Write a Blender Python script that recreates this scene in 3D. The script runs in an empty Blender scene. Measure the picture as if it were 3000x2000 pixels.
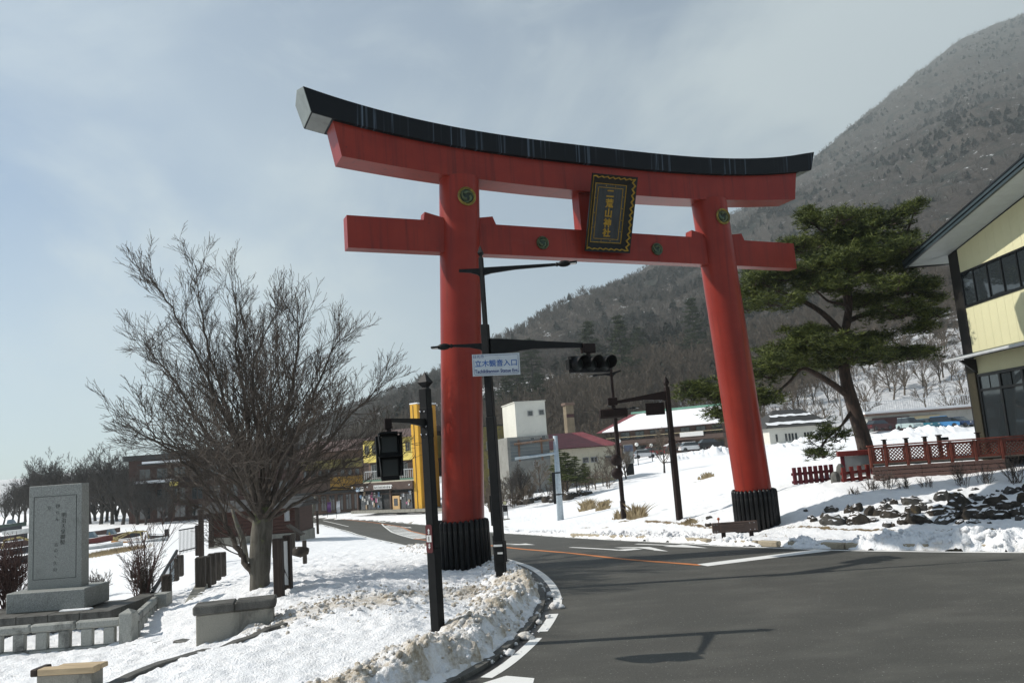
import bpy, bmesh, math, random
import numpy as np
from mathutils import Vector, Matrix

# ------------------------------------------------------------------ camera
scene = bpy.context.scene
COL = scene.collection
rad = math.radians
CAM_H = 2.6
FOC, PITCH, ROLL = 1830.44, 0.1462, 0.0715          # focal length in units of a 2352 wide picture
cp, sp = math.cos(PITCH), math.sin(PITCH)
cr, sr = math.cos(ROLL), math.sin(ROLL)
FWD = np.array([0, cp, sp]); _U = np.array([0, -sp, cp]); _R = np.array([1.0, 0, 0])
RGT = cr * _R - sr * _U
UPV = cr * _U + sr * _R
cam_data = bpy.data.cameras.new("camera")
cam = bpy.data.objects.new("camera", cam_data)
COL.objects.link(cam)
cam_data.sensor_width = 36.0
cam_data.lens = FOC / 2352 * 36
cam_data.clip_end = 12000
cam_data.clip_start = 0.1
m3 = Matrix((RGT, UPV, -FWD)).transposed()
cam.matrix_world = Matrix.Translation((0, 0, CAM_H)) @ m3.to_4x4()
scene.camera = cam

# ------------------------------------------------------------------ sky, sun, exposure
HAZE = 0.00031
SUN_EL, SUN_BEAR = rad(40), rad(-87)                 # bearing from +Y, clockwise positive
sun_dir = Vector((math.sin(SUN_BEAR) * math.cos(SUN_EL), math.cos(SUN_BEAR) * math.cos(SUN_EL), math.sin(SUN_EL)))
sl = bpy.data.lights.new("sun", 'SUN'); sl.energy = 5.0; sl.angle = rad(0.5); sl.color = (1.0, 0.95, 0.87)
sun = bpy.data.objects.new("sun", sl); COL.objects.link(sun)
sun.rotation_euler = sun_dir.to_track_quat('Z', 'Y').to_euler()

world = bpy.data.worlds.new("World"); scene.world = world
world.use_nodes = True
wt = world.node_tree; wt.nodes.clear()
def wn(t, **kw):
    n = wt.nodes.new(t)
    for k, v in kw.items(): setattr(n, k, v)
    return n
wo = wn('ShaderNodeOutputWorld'); bg = wn('ShaderNodeBackground'); bg.inputs['Strength'].default_value = 0.056
sky = wn('ShaderNodeTexSky', sky_type='NISHITA', sun_disc=False, sun_elevation=SUN_EL, sun_rotation=SUN_BEAR)
sky.altitude = 1270; sky.air_density = 1.0; sky.dust_density = 1.2; sky.ozone_density = 1.0
tc = wn('ShaderNodeTexCoord')
sep = wn('ShaderNodeSeparateXYZ'); wt.links.new(tc.outputs['Generated'], sep.inputs[0])
def wmath(op, a, b=None, clamp=False):
    n = wn('ShaderNodeMath', operation=op, use_clamp=clamp)
    for i, v in enumerate((a, b)):
        if v is None: continue
        if isinstance(v, (int, float)): n.inputs[i].default_value = v
        else: wt.links.new(v, n.inputs[i])
    return n.outputs[0]
zc = wmath('MAXIMUM', sep.outputs['Z'], 0.0)
den = wmath('ADD', zc, 0.22)
comb = wn('ShaderNodeCombineXYZ')
wt.links.new(sep.outputs['X'], comb.inputs[0])
wt.links.new(sep.outputs['Y'], comb.inputs[1])
wt.links.new(wmath('MULTIPLY', zc, 1.7), comb.inputs[2])
def wnoise(scale, detail, rough, dist=0.0, off=(0, 0, 0)):
    mp = wn('ShaderNodeMapping'); wt.links.new(comb.outputs[0], mp.inputs[0]); mp.inputs['Location'].default_value = off
    n = wn('ShaderNodeTexNoise'); wt.links.new(mp.outputs[0], n.inputs['Vector'])
    n.inputs['Scale'].default_value = scale; n.inputs['Detail'].default_value = detail
    n.inputs['Roughness'].default_value = rough; n.inputs['Distortion'].default_value = dist
    return n.outputs[0]
def wramp(v, a, b):
    n = wn('ShaderNodeMapRange', interpolation_type='SMOOTHSTEP'); wt.links.new(v, n.inputs[0])
    n.inputs[1].default_value = a; n.inputs[2].default_value = b
    return n.outputs[0]
CLOUD_OFF = (1.3, 0.1, 1)
c1 = wramp(wnoise(1.9, 7, 0.55, 0.35, CLOUD_OFF), 0.40, 0.64)
c2 = wramp(wnoise(5.0, 8, 0.62, 0.6, (CLOUD_OFF[0] + 3, 1.7, 0)), 0.45, 0.75)
clouds = wmath('MAXIMUM', wmath('MULTIPLY', c1, 0.75), wmath('MULTIPLY', c2, 0.40))
hz = wn('ShaderNodeMapRange', interpolation_type='SMOOTHERSTEP'); wt.links.new(zc, hz.inputs[0])
hz.inputs[1].default_value = 0.46; hz.inputs[2].default_value = 0.0; hz.inputs[3].default_value = 0.0; hz.inputs[4].default_value = 0.90
cover = wmath('MAXIMUM', wmath('ADD', wmath('MULTIPLY', clouds, 0.9), 0.08), wmath('MULTIPLY', hz.outputs[0], wmath('ADD', wmath('MULTIPLY', c1, 0.34), 0.74)))
cover = wmath('ADD', cover, wmath('MULTIPLY', wmath('MULTIPLY', clouds, hz.outputs[0]), 0.12), clamp=True)
ccol = wn('ShaderNodeRGB'); ccol.outputs[0].default_value = (9.6, 10.7, 10.8, 1)
skm = wn('ShaderNodeMix', data_type='RGBA', blend_type='MULTIPLY'); skm.inputs[0].default_value = 1.0
wt.links.new(sky.outputs[0], skm.inputs[6]); skm.inputs[7].default_value = (0.86, 1.22, 1.46, 1)
mix = wn('ShaderNodeMix', data_type='RGBA')
wt.links.new(cover, mix.inputs[0]); wt.links.new(skm.outputs[2], mix.inputs[6]); wt.links.new(ccol.outputs[0], mix.inputs[7])
wt.links.new(mix.outputs[2], bg.inputs[0]); wt.links.new(bg.outputs[0], wo.inputs[0])

vs = scene.view_settings
vs.view_transform = 'Standard'; vs.look = 'None'; vs.gamma = 1.0; vs.use_curve_mapping = False; vs.exposure = 0.42
scene.cycles.max_bounces = 6; scene.cycles.diffuse_bounces = 3; scene.cycles.glossy_bounces = 3
scene.cycles.transparent_max_bounces = 8; scene.cycles.volume_bounces = 0
scene.cycles.use_denoising = True

# ------------------------------------------------------------------ viewing geometry (turns picture measurements into places)
def ray(x, y):
    d = FWD + RGT * (x - 1176) / FOC + UPV * (784 - y) / FOC
    return d / d[1]
def at(x, y, Y):
    return np.array([0, 0, CAM_H]) + ray(x, y) * Y

# ------------------------------------------------------------------ noise
def _hash(ix, iy, s):
    h = (ix.astype(np.int64) * 374761393 + iy.astype(np.int64) * 668265263 + s * 974634777) & 0xffffffff
    h = ((h ^ (h >> 13)) * 1274126177) & 0xffffffff
    h = (h ^ (h >> 16)) & 0xffffffff
    return h.astype(np.float64) / 4294967295.0
def vnoise(x, y, s=0):
    x = np.asarray(x, float); y = np.asarray(y, float)
    ix = np.floor(x); iy = np.floor(y); fx = x - ix; fy = y - iy
    fx = fx * fx * fx * (fx * (fx * 6 - 15) + 10); fy = fy * fy * fy * (fy * (fy * 6 - 15) + 10)
    a = _hash(ix, iy, s); b = _hash(ix + 1, iy, s); c = _hash(ix, iy + 1, s); d = _hash(ix + 1, iy + 1, s)
    return (a * (1 - fx) + b * fx) * (1 - fy) + (c * (1 - fx) + d * fx) * fy
def fbm(x, y, s=0, oct=4, gain=0.5):
    t = 0; a = 1; n = 0
    for i in range(oct):
        t = t + a * (vnoise(x * 2 ** i * 1.03 + 17.3 * i, y * 2 ** i * 0.98 + 9.1 * i, s + i) - 0.5); n += a; a *= gain
    return t / n * 2
def sstep(a, b, x):
    t = np.clip((x - a) / (b - a), 0, 1); return t * t * (3 - 2 * t)

# ------------------------------------------------------------------ the lie of the land
def zroad(Y):
    k = np.array([-60, 16, 20, 23, 30, 37, 60, 72, 87, 110, 220.])
    v = np.array([0, 0, -.005, -.08, -.5, -.98, -2.35, -3.0, -3.45, -3.5, -3.6])
    Y = np.asarray(Y, float)
    return (np.interp(Y - 2, k, v) + np.interp(Y, k, v) * 2 + np.interp(Y + 2, k, v)) / 4
NEAR_KERB = [(-30, -30), (-20, -2), (-8, 4.2), (-4.2, 6.6), (-2.3, 8.3), (-1.3, 9.5), (-.72, 10.5), (-.34, 11.6), (-.05, 12.8), (.16, 14.1), (.26, 15.3),
             (.2, 17.1), (-.06, 19.2), (-.4, 20.7), (-.95, 22.6), (-2.0, 25.6), (-3.95, 31.4), (-8.5, 48), (-17, 78), (-24.5, 97), (-33, 112), (-48, 140), (-75, 175)]
FAR_KERB = [(60, -6), (30, 7.4), (16, 13.6), (12.5, 15.5), (10.2, 16.96), (8.54, 18.18), (7.2, 19.4), (6.1, 20.8), (5.1, 22.4), (2.98, 29.3), (.89, 39.7),
            (-1.6, 49.5), (-9.94, 82), (-18.7, 98.3), (-27.4, 110.3), (-40, 128), (-60, 152), (-85, 182)]
def resample(pl, step):
    pl = np.array(pl, float)
    # smooth (Catmull-Rom)
    out = []
    for i in range(len(pl) - 1):
        p0 = pl[max(i - 1, 0)]; p1 = pl[i]; p2 = pl[i + 1]; p3 = pl[min(i + 2, len(pl) - 1)]
        n = max(2, int(np.linalg.norm(p2 - p1) / step))
        l1, l0, l2 = np.linalg.norm(p2 - p1), np.linalg.norm(p1 - p0) + 1e-6, np.linalg.norm(p3 - p2) + 1e-6
        t1 = (p2 - p0) / (l0 + l1) * l1 if i > 0 else (p2 - p1)
        t2 = (p3 - p1) / (l2 + l1) * l1 if i < len(pl) - 2 else (p2 - p1)
        for k in range(n):
            t = k / n
            out.append((2 * t**3 - 3 * t**2 + 1) * p1 + (t**3 - 2 * t**2 + t) * t1 + (-2 * t**3 + 3 * t**2) * p2 + (t**3 - t**2) * t2)
    out.append(pl[-1])
    return np.array(out)
NK = resample(NEAR_KERB, 0.7); FK = resample(FAR_KERB, 0.7)
ROAD_POLY = np.vstack([NK, FK[::-1], [[60, -30]]])
def sdist(x, y, poly=None, signed=True):
    """distance to the road outline, negative on the road"""
    P = ROAD_POLY if poly is None else poly
    x = np.asarray(x, float).ravel(); y = np.asarray(y, float).ravel()
    best = np.full(x.shape, 1e9); inside = np.zeros(x.shape, bool)
    n = len(P); rng = range(n) if signed else range(n - 1)
    for i in rng:
        ax, ay = P[i]; bx, by = P[(i + 1) % n]
        dx, dy = bx - ax, by - ay; L = dx * dx + dy * dy
        if L < 1e-12: continue
        t = np.clip(((x - ax) * dx + (y - ay) * dy) / L, 0, 1)
        d = (x - ax - t * dx) ** 2 + (y - ay - t * dy) ** 2
        best = np.minimum(best, d)
        if signed and ay != by:
            c = (ay > y) != (by > y)
            inside ^= c & (x < (bx - ax) * (y - ay) / (by - ay) + ax)
    best = np.sqrt(best)
    return np.where(inside, -best, best)
CTRL = [(-4, 16, 0), (-6.4, 19.7, -.02), (-4, 19, 0), (-3, 23, -.1), (-5.4, 15.2, -.3), (-7, 12.6, -.45), (-8, 10, -.5), (-9, 14, -.72), (-10.6, 16.5, -.75), (-8.5, 17.5, -.68), (-11, 19.5, -.62), (-14, 19, -.75), (-17, 15, -1.0),
        (-9, 20.3, -.5), (-8.9, 23, -.42), (-6.8, 23, -.2), (-11, 30, -.75), (-14, 40, -1.0), (-16.5, 50, -1.25), (-9, 40, -1.1), (-12.5, 28, -1.2), (-25, 47, -2.2), (-18, 30, -1.7), (-36, 75, -2.65), (-60, 75, -3.2), (-60, 150, -3.3), (-40, 130, -3.25), (-28, 60, -2.4), (-90, 100, -3.8), (-120, 200, -3.9), (-40, 20, -3),
        (-40, -20, -1), (-12, 5, -.4), (-7, 8.6, -.1), (-4.6, 12, 0), (-3, 12, 0), (-2, 14, 0.0),
        (0, 91, -1.5), (-8, 96, -3.2), (12, 112, -.9), (20, 135, .7), (33, 150, 1.6), (48, 137, 1.95), (75, 150, 2.3), (60, 80, 2.0), (20, 60, 1.3), (12, 50, .45), (8, 50, -.5), (6, 54, -1.0), (6.3, 43, -.95), (3.5, 67, -2.5), (9.5, 85, -.95), (5, 80, -1.9),
        (14, 33, 1.3), (20, 30, 1.4), (9.5, 38, .2), (9.3, 25.8, .95), (12, 24.4, .98), (15, 22.6, 1.02), (18, 20.2, 1.08), (24, 18, 1.2), (9.0, 22.0, .13), (10.1, 21.1, .14), (11.7, 19.7, .15), (14.5, 17.5, .16), (17, 15.8, .16), (10.6, 23.6, .62), (8.0, 25.5, .35), (7.3, 26.8, .0), (6.9, 24.2, .02), (11, 28, 1.1), (16, 28, 1.3), (40, 30, 1.6), (60, 10, 1.5),
        (-30, 160, -3.4), (0, 160, -.5), (150, 150, 4), (-150, 50, -4), (100, 40, 3), (0, 250, 2), (120, 260, 8), (-120, 300, -3.8)]
for q_ in ((2020, 989, 116), (2090, 988, 117), (2170, 985, 116), (2220, 983, 116), (2130, 998, 108), (2030, 1005, 112), (1880, 1016, 118), (1812, 1026, 116), (1630, 1046, 118), (1590, 1037, 128), (1552, 1054, 116), (2100, 1006, 95), (2100, 1013, 75), (2000, 1022, 75), (2060, 1032, 50), (1900, 1032, 85)):
    CTRL.append(tuple(float(c) for c in at(*q_) - np.array([0, 0, .12])))
for p in NEAR_KERB[2:-1] + FAR_KERB[1:-1]: CTRL.append((p[0], p[1], float(zroad(p[1]))))
_C = np.array(CTRL, float)
def _rbf_setup():
    d = np.sqrt(((_C[:, None, :2] - _C[None, :, :2]) ** 2).sum(-1) + 0.3)
    A = np.zeros((len(_C) + 3,) * 2); A[:len(_C), :len(_C)] = d
    A[:len(_C), -3] = 1; A[:len(_C), -2:] = _C[:, :2]; A[-3, :len(_C)] = 1; A[-2:, :len(_C)] = _C[:, :2].T
    return np.linalg.solve(A, np.concatenate([_C[:, 2], [0, 0, 0]]))
_W = _rbf_setup()
def land(x, y, sd=None):
    """bare ground height"""
    x = np.asarray(x, float); y = np.asarray(y, float); sh = x.shape
    x = x.ravel(); y = y.ravel()
    z = _W[-3] + _W[-2] * x + _W[-1] * y
    for i in range(len(_C)): z = z + _W[i] * np.sqrt((x - _C[i, 0]) ** 2 + (y - _C[i, 1]) ** 2 + 0.3)
    if sd is None: sd = sdist(x, y)
    w = sstep(0.0, 1.6, sd)
    # beyond the village the ground levels out; the mountain takes over there
    return (zroad(y) * (1 - w) + z * w).reshape(sh)
def land1(x, y): return float(land(np.array([x]), np.array([y]))[0])
def hit(x, y, lo=6.0, hi=240.0):
    """where the sight line through picture point x, y meets the ground"""
    Y = np.geomspace(lo, hi, 1500); d = ray(x, y)
    below = (CAM_H + d[2] * Y) < land(d[0] * Y, Y)
    i = int(np.argmax(below)) if below.any() else len(Y) - 1
    return np.array([d[0] * Y[i], Y[i], CAM_H + d[2] * Y[i]])
# ------------------------------------------------------------------ materials
MATS = {}
def newmat(name):
    m = bpy.data.materials.new(name); m.use_nodes = True
    nt = m.node_tree; b = nt.nodes['Principled BSDF']
    return m, nt, b
def _n(nt, t, **kw):
    n = nt.nodes.new(t)
    for k, v in kw.items(): setattr(n, k, v)
    return n
def _noise(nt, scale, detail=4, rough=0.55, vec=None, dist=0.0):
    n = _n(nt, 'ShaderNodeTexNoise'); n.inputs['Scale'].default_value = scale; n.inputs['Detail'].default_value = detail
    n.inputs['Roughness'].default_value = rough; n.inputs['Distortion'].default_value = dist
    if vec is not None: nt.links.new(vec, n.inputs['Vector'])
    return n.outputs[0]
def _ramp(nt, v, a, b):
    n = _n(nt, 'ShaderNodeMapRange', interpolation_type='SMOOTHSTEP'); nt.links.new(v, n.inputs[0])
    n.inputs[1].default_value = a; n.inputs[2].default_value = b
    return n.outputs[0]
def _mixc(nt, f, a, b):
    n = _n(nt, 'ShaderNodeMix', data_type='RGBA')
    if isinstance(f, (int, float)): n.inputs[0].default_value = f
    else: nt.links.new(f, n.inputs[0])
    for i, v in ((6, a), (7, b)):
        if isinstance(v, tuple): n.inputs[i].default_value = (*v[:3], 1)
        else: nt.links.new(v, n.inputs[i])
    return n.outputs[2]
def _bump(nt, b, h, strength=0.3, dist=0.02):
    n = _n(nt, 'ShaderNodeBump'); n.inputs['Strength'].default_value = strength; n.inputs['Distance'].default_value = dist
    nt.links.new(h, n.inputs['Height']); nt.links.new(n.outputs[0], b.inputs['Normal'])
def _obj(nt, scale=(1, 1, 1)):
    t = _n(nt, 'ShaderNodeTexCoord'); mp = _n(nt, 'ShaderNodeMapping'); nt.links.new(t.outputs['Object'], mp.inputs[0]); mp.inputs['Scale'].default_value = scale
    return mp.outputs[0]
def _world(nt, scale=(1, 1, 1)):
    t = _n(nt, 'ShaderNodeNewGeometry'); mp = _n(nt, 'ShaderNodeMapping'); nt.links.new(t.outputs['Position'], mp.inputs[0]); mp.inputs['Scale'].default_value = scale
    return mp.outputs[0]
def mat(name, col, rough=0.6, var=0.15, scale=6.0, metal=0.0, bump=0.0, bscale=None, stretch=(1, 1, 1), dirt=None, dirt_amt=0.4, dscale=2.0, spec=0.3):
    """painted / stone / wood surface: base colour with mottling, optional second dirt colour in patches, fine relief"""
    if name in MATS: return MATS[name]
    m, nt, b = newmat(name)
    v = _obj(nt, stretch)
    n1 = _noise(nt, scale, 6, 0.6, v)
    lo = tuple(c * (1 - var) for c in col); hi = tuple(min(c * (1 + var), 1) for c in col)
    c = _mixc(nt, _ramp(nt, n1, 0.3, 0.7), lo, hi)
    if dirt is not None:
        c = _mixc(nt, _ramp(nt, _noise(nt, dscale, 8, 0.68, v, 0.4), 0.62 - dirt_amt * 0.35, 0.85 - dirt_amt * 0.25), c, dirt)
    nt.links.new(c, b.inputs['Base Color'])
    b.inputs['Roughness'].default_value = rough; b.inputs['Metallic'].default_value = metal
    if spec is not None: b.inputs['Specular IOR Level'].default_value = spec
    if bump: _bump(nt, b, _noise(nt, bscale or scale * 3, 6, 0.6, v), bump, 0.01)
    MATS[name] = m
    return m

def m_snow():
    m, nt, b = newmat('snow')
    v = _world(nt)
    a = _n(nt, 'ShaderNodeAttribute', attribute_name='dirt').outputs['Fac']
    g = _n(nt, 'ShaderNodeAttribute', attribute_name='bare').outputs['Fac']
    big = _noise(nt, 1.3, 8, 0.65, v); fine = _noise(nt, 9, 8, 0.7, v)
    c = _mixc(nt, _ramp(nt, fine, 0.3, 0.75), (0.78, 0.79, 0.81), (0.86, 0.86, 0.86))
    add = _n(nt, 'ShaderNodeMath', operation='MULTIPLY_ADD'); nt.links.new(big, add.inputs[0]); add.inputs[1].default_value = 0.9; nt.links.new(a, add.inputs[2])
    add2 = _n(nt, 'ShaderNodeMath', operation='MULTIPLY_ADD'); nt.links.new(fine, add2.inputs[0]); add2.inputs[1].default_value = 0.8; nt.links.new(add.outputs[0], add2.inputs[2])
    dm = _ramp(nt, add2.outputs[0], 1.10, 1.75)
    dc = _mixc(nt, _ramp(nt, _noise(nt, 22, 5, 0.6, v), 0.35, 0.7), (0.34, 0.28, 0.20), (0.60, 0.55, 0.47))
    c = _mixc(nt, dm, c, dc)
    add3 = _n(nt, 'ShaderNodeMath', operation='MULTIPLY_ADD'); nt.links.new(fine, add3.inputs[0]); add3.inputs[1].default_value = 0.9; nt.links.new(g, add3.inputs[2])
    gm = _ramp(nt, add3.outputs[0], 0.95, 1.05)
    gc = _mixc(nt, _ramp(nt, _noise(nt, 15, 6, 0.65, v), 0.3, 0.7), (0.11, 0.075, 0.04), (0.26, 0.19, 0.10))
    c = _mixc(nt, gm, c, gc)
    nt.links.new(c, b.inputs['Base Color']); b.inputs['Roughness'].default_value = 0.75
    b.inputs['Specular IOR Level'].default_value = 0.25
    h = _n(nt, 'ShaderNodeMath', operation='ADD'); nt.links.new(_noise(nt, 7, 6, 0.65, v), h.inputs[0]); nt.links.new(_noise(nt, 30, 4, 0.6, v), h.inputs[1])
    _bump(nt, b, h.outputs[0], 0.8, 0.05)
    MATS['snow'] = m
    return m
def m_asphalt():
    m, nt, b = newmat('asphalt')
    v = _world(nt); vl = _world(nt, (0.55, 1.0, 1.0))
    fine = _noise(nt, 40, 5, 0.85, v); big = _noise(nt, 0.35, 6, 0.6, v); strk = _noise(nt, 1.1, 6, 0.62, vl)
    c = _mixc(nt, _ramp(nt, fine, 0.25, 0.75), (0.024, 0.0235, 0.0205), (0.088, 0.086, 0.076))
    c = _mixc(nt, _ramp(nt, big, 0.4, 0.75), c, (0.052, 0.052, 0.046))
    dust = _n(nt, 'ShaderNodeMath', operation='MULTIPLY'); nt.links.new(_ramp(nt, strk, 0.42, 0.72), dust.inputs[0]); dust.inputs[1].default_value = 0.6
    c = _mixc(nt, dust.outputs[0], c, (0.098, 0.096, 0.084))
    vor = _n(nt, 'ShaderNodeTexVoronoi', feature='DISTANCE_TO_EDGE'); vor.inputs['Scale'].default_value = 0.16; nt.links.new(_world(nt, (1, .6, 1)), vor.inputs['Vector'])
    w = _a = _n(nt, 'ShaderNodeMapRange'); nt.links.new(vor.outputs['Distance'], w.inputs[0]); w.inputs[1].default_value = 0.0; w.inputs[2].default_value = 0.004; w.inputs[3].default_value = 0.0; w.inputs[4].default_value = 0
    c = _mixc(nt, w.outputs[0], c, (0.02, 0.02, 0.02))
    wet = _n(nt, 'ShaderNodeAttribute', attribute_name='wet').outputs['Fac']
    wadd = _n(nt, 'ShaderNodeMath', operation='MULTIPLY_ADD'); nt.links.new(_noise(nt, 2.5, 6, 0.6, v), wadd.inputs[0]); wadd.inputs[1].default_value = 0.8; nt.links.new(wet, wadd.inputs[2])
    wm = _ramp(nt, wadd.outputs[0], 0.95, 1.15)
    c = _mixc(nt, _ramp(nt, _noise(nt, 32, 2, 0.5, v), 0.66, 0.74), c, (0.26, 0.26, 0.24))
    c = _mixc(nt, wm, c, (0.016, 0.015, 0.014))
    nt.links.new(c, b.inputs['Base Color'])
    r = _n(nt, 'ShaderNodeMapRange'); nt.links.new(wm, r.inputs[0]); r.inputs[3].default_value = 0.78; r.inputs[4].default_value = 0.42
    nt.links.new(r.outputs[0], b.inputs['Roughness'])
    b.inputs['Specular IOR Level'].default_value = 0.35
    _bump(nt, b, fine, 0.5, 0.006)
    MATS['asphalt'] = m
    return m
def m_paint(name, col, under=(0.06, 0.06, 0.058), wear=0.45):
    m, nt, b = newmat(name)
    v = _world(nt)
    n = _noise(nt, 5, 8, 0.72, v)
    c = _mixc(nt, _ramp(nt, n, 0.74 - wear * 0.3, 0.9 - wear * 0.2), col, under)
    nt.links.new(c, b.inputs['Base Color']); b.inputs['Roughness'].default_value = 0.7
    MATS[name] = m
    return m
def m_glass(name, col=(0.02, 0.025, 0.028), rough=0.04):
    m, nt, b = newmat(name)
    b.inputs['Base Color'].default_value = (*col, 1); b.inputs['Roughness'].default_value = rough
    b.inputs['Specular IOR Level'].default_value = 0.9
    _bump(nt, b, _noise(nt, 1.2, 2, 0.5, _obj(nt)), 0.04, 0.02)
    MATS[name] = m
    return m
def m_red():
    """vermilion gloss paint, chalked and scuffed"""
    m, nt, b = newmat('vermilion_paint')
    v = _obj(nt)
    c = _mixc(nt, _ramp(nt, _noise(nt, 0.9, 7, 0.6, v), 0.3, 0.75), (0.20, 0.020, 0.0125), (0.25, 0.029, 0.017))
    sc = _noise(nt, 2.0, 8, 0.75, _obj(nt, (0.35, 0.35, 2.0)))
    f = _n(nt, 'ShaderNodeMath', operation='MULTIPLY'); nt.links.new(_ramp(nt, sc, 0.56, 0.8), f.inputs[0]); f.inputs[1].default_value = 0.35
    c = _mixc(nt, f.outputs[0], c, (0.24, 0.06, 0.05))
    drip = _noise(nt, 1.0, 7, 0.7, _obj(nt, (7, 7, 0.22)))
    f2 = _n(nt, 'ShaderNodeMath', operation='MULTIPLY'); nt.links.new(_ramp(nt, drip, 0.48, 0.74), f2.inputs[0]); f2.inputs[1].default_value = 0.8
    c = _mixc(nt, f2.outputs[0], c, (0.105, 0.018, 0.014))
    spots = _noise(nt, 9, 3, 0.6, v)
    c = _mixc(nt, _ramp(nt, spots, 0.725, 0.74), c, (0.07, 0.02, 0.02))
    nt.links.new(c, b.inputs['Base Color']); b.inputs['Roughness'].default_value = 0.33
    b.inputs['Specular IOR Level'].default_value = 0.2
    _bump(nt, b, _noise(nt, 6, 5, 0.6, v), 0.06, 0.01)
    MATS['vermilion_paint'] = m
    return m
def m_kasagi():
    m, nt, b = newmat('black_beam_paint')
    v = _obj(nt, (15.0, 1, 0.10)); vz = _obj(nt)
    st = _noise(nt, 1.0, 4, 0.6, v); gate = _noise(nt, 0.9, 3, 0.6, _obj(nt, (1, 1, 0.2)))
    mul = _n(nt, 'ShaderNodeMath', operation='MULTIPLY'); nt.links.new(_ramp(nt, st, 0.53, 0.64), mul.inputs[0]); nt.links.new(_ramp(nt, gate, 0.47, 0.60), mul.inputs[1])
    c = _mixc(nt, mul.outputs[0], (0.0055, 0.0075, 0.010), (0.075, 0.10, 0.13))
    rst = _noise(nt, 2.4, 4, 0.6, vz)
    mul2 = _n(nt, 'ShaderNodeMath', operation='MULTIPLY'); nt.links.new(_ramp(nt, rst, 0.62, 0.75), mul2.inputs[0]); nt.links.new(mul.outputs[0], mul2.inputs[1])
    c = _mixc(nt, mul2.outputs[0], c, (0.10, 0.035, 0.025))
    nt.links.new(c, b.inputs['Base Color']); b.inputs['Roughness'].default_value = 0.6
    b.inputs['Specular IOR Level'].default_value = 0.15
    MATS['black_beam_paint'] = m
    return m
def m_bark(name, a, bcol, lichen=None, scale=4.0, lamt=0.5):
    m, nt, b = newmat(name)
    v = _obj(nt, (1, 1, 0.25)); v2 = _obj(nt)
    n1 = _noise(nt, scale * 2, 8, 0.7, v, 0.5)
    c = _mixc(nt, _ramp(nt, n1, 0.3, 0.7), a, bcol)
    if lichen:
        c = _mixc(nt, _ramp(nt, _noise(nt, scale, 8, 0.7, v2), 0.66 - lamt * 0.2, 0.72 - lamt * 0.15), c, lichen)
    nt.links.new(c, b.inputs['Base Color']); b.inputs['Roughness'].default_value = 0.9
    _bump(nt, b, n1, 0.8, 0.03)
    MATS[name] = m
    return m
def m_foliage(name, dark, light, scale=1.5):
    m, nt, b = newmat(name)
    v = _world(nt)
    gi = _n(nt, 'ShaderNodeNewGeometry').outputs['Random Per Island']
    mx = _n(nt, 'ShaderNodeMath', operation='MULTIPLY_ADD'); nt.links.new(gi, mx.inputs[0]); mx.inputs[1].default_value = 0.45
    nt.links.new(_noise(nt, scale, 4, 0.6, v), mx.inputs[2])
    c = _mixc(nt, _ramp(nt, mx.outputs[0], 0.45, 1.0), dark, light)
    nt.links.new(c, b.inputs['Base Color']); b.inputs['Roughness'].default_value = 0.65
    b.inputs['Specular IOR Level'].default_value = 0.3
    MATS[name] = m
    return m
SNOW = m_snow(); ASPHALT = m_asphalt()
WHITE_LINE = m_paint('white_road_paint', (0.66, 0.66, 0.64)); ORANGE_LINE = m_paint('orange_road_paint', (0.50, 0.17, 0.045), wear=0.5)
RED = m_red(); KASAGI = m_kasagi()
GLASS = m_glass('window_glass'); LENS = m_glass('dark_lens', (0.028, 0.033, 0.033), 0.3)
LENS.node_tree.nodes['Principled BSDF'].inputs['Specular IOR Level'].default_value = 0.25
STREET_BLACK = mat('dark_brown_street_paint', (0.0055, 0.0060, 0.0065), 0.55, 0.2, 8, bump=0.05, dirt=(0.014, 0.014, 0.014), dirt_amt=0.3, spec=0.18)
STREET_BROWN = mat('brown_street_paint', (0.013, 0.0065, 0.0055), 0.6, 0.2, 8, dirt=(0.022, 0.013, 0.011), dirt_amt=0.3, spec=0.18)
RIB_BLACK = mat('black_ribbed_pipe', (0.005, 0.0053, 0.006), 0.38, 0.3, 5, spec=0.22, bump=0.08, dirt=(0.05, 0.045, 0.04), dirt_amt=0.25, dscale=9)
GREY_METAL = mat('grey_sheet_metal', (0.17, 0.19, 0.18), 0.45, 0.1, 3, dirt=(0.11, 0.12, 0.115), dirt_amt=0.3)
GALV = mat('galvanised_steel', (0.36, 0.42, 0.46), 0.45, 0.12, 10, metal=0.3, dirt=(0.25, 0.26, 0.26), dirt_amt=0.3)
RUST = mat('rusty_steel', (0.15, 0.09, 0.06), 0.8, 0.35, 10, dirt=(0.22, 0.20, 0.19), dirt_amt=0.5)
CHROME = mat('bolt_steel', (0.55, 0.55, 0.55), 0.25, 0.05, 8, metal=0.9)
WHITE_PLATE = mat('white_sign_face', (0.50, 0.54, 0.57), 0.4, 0.05, 3, dirt=(0.40, 0.43, 0.44), dirt_amt=0.3)
BLUE_PRINT = mat('blue_sign_print', (0.035, 0.11, 0.33), 0.45, 0.08, 5)
NAVY_PRINT = mat('navy_sign_print', (0.025, 0.045, 0.16), 0.45, 0.08, 5)
GOLD = mat('gold_paint', (0.33, 0.20, 0.02), 0.4, 0.2, 14, metal=0.25, dirt=(0.20, 0.12, 0.02), dirt_amt=0.3, dscale=10)
BRONZE = mat('green_bronze', (0.022, 0.030, 0.020), 0.5, 0.4, 9, metal=0.2, dirt=(0.035, 0.065, 0.048), dirt_amt=0.5, dscale=6)
BRONZE_LIGHT = mat('worn_green_bronze', (0.10, 0.115, 0.055), 0.45, 0.35, 9, metal=0.3, dirt=(0.07, 0.13, 0.095), dirt_amt=0.5, dscale=6)
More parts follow.
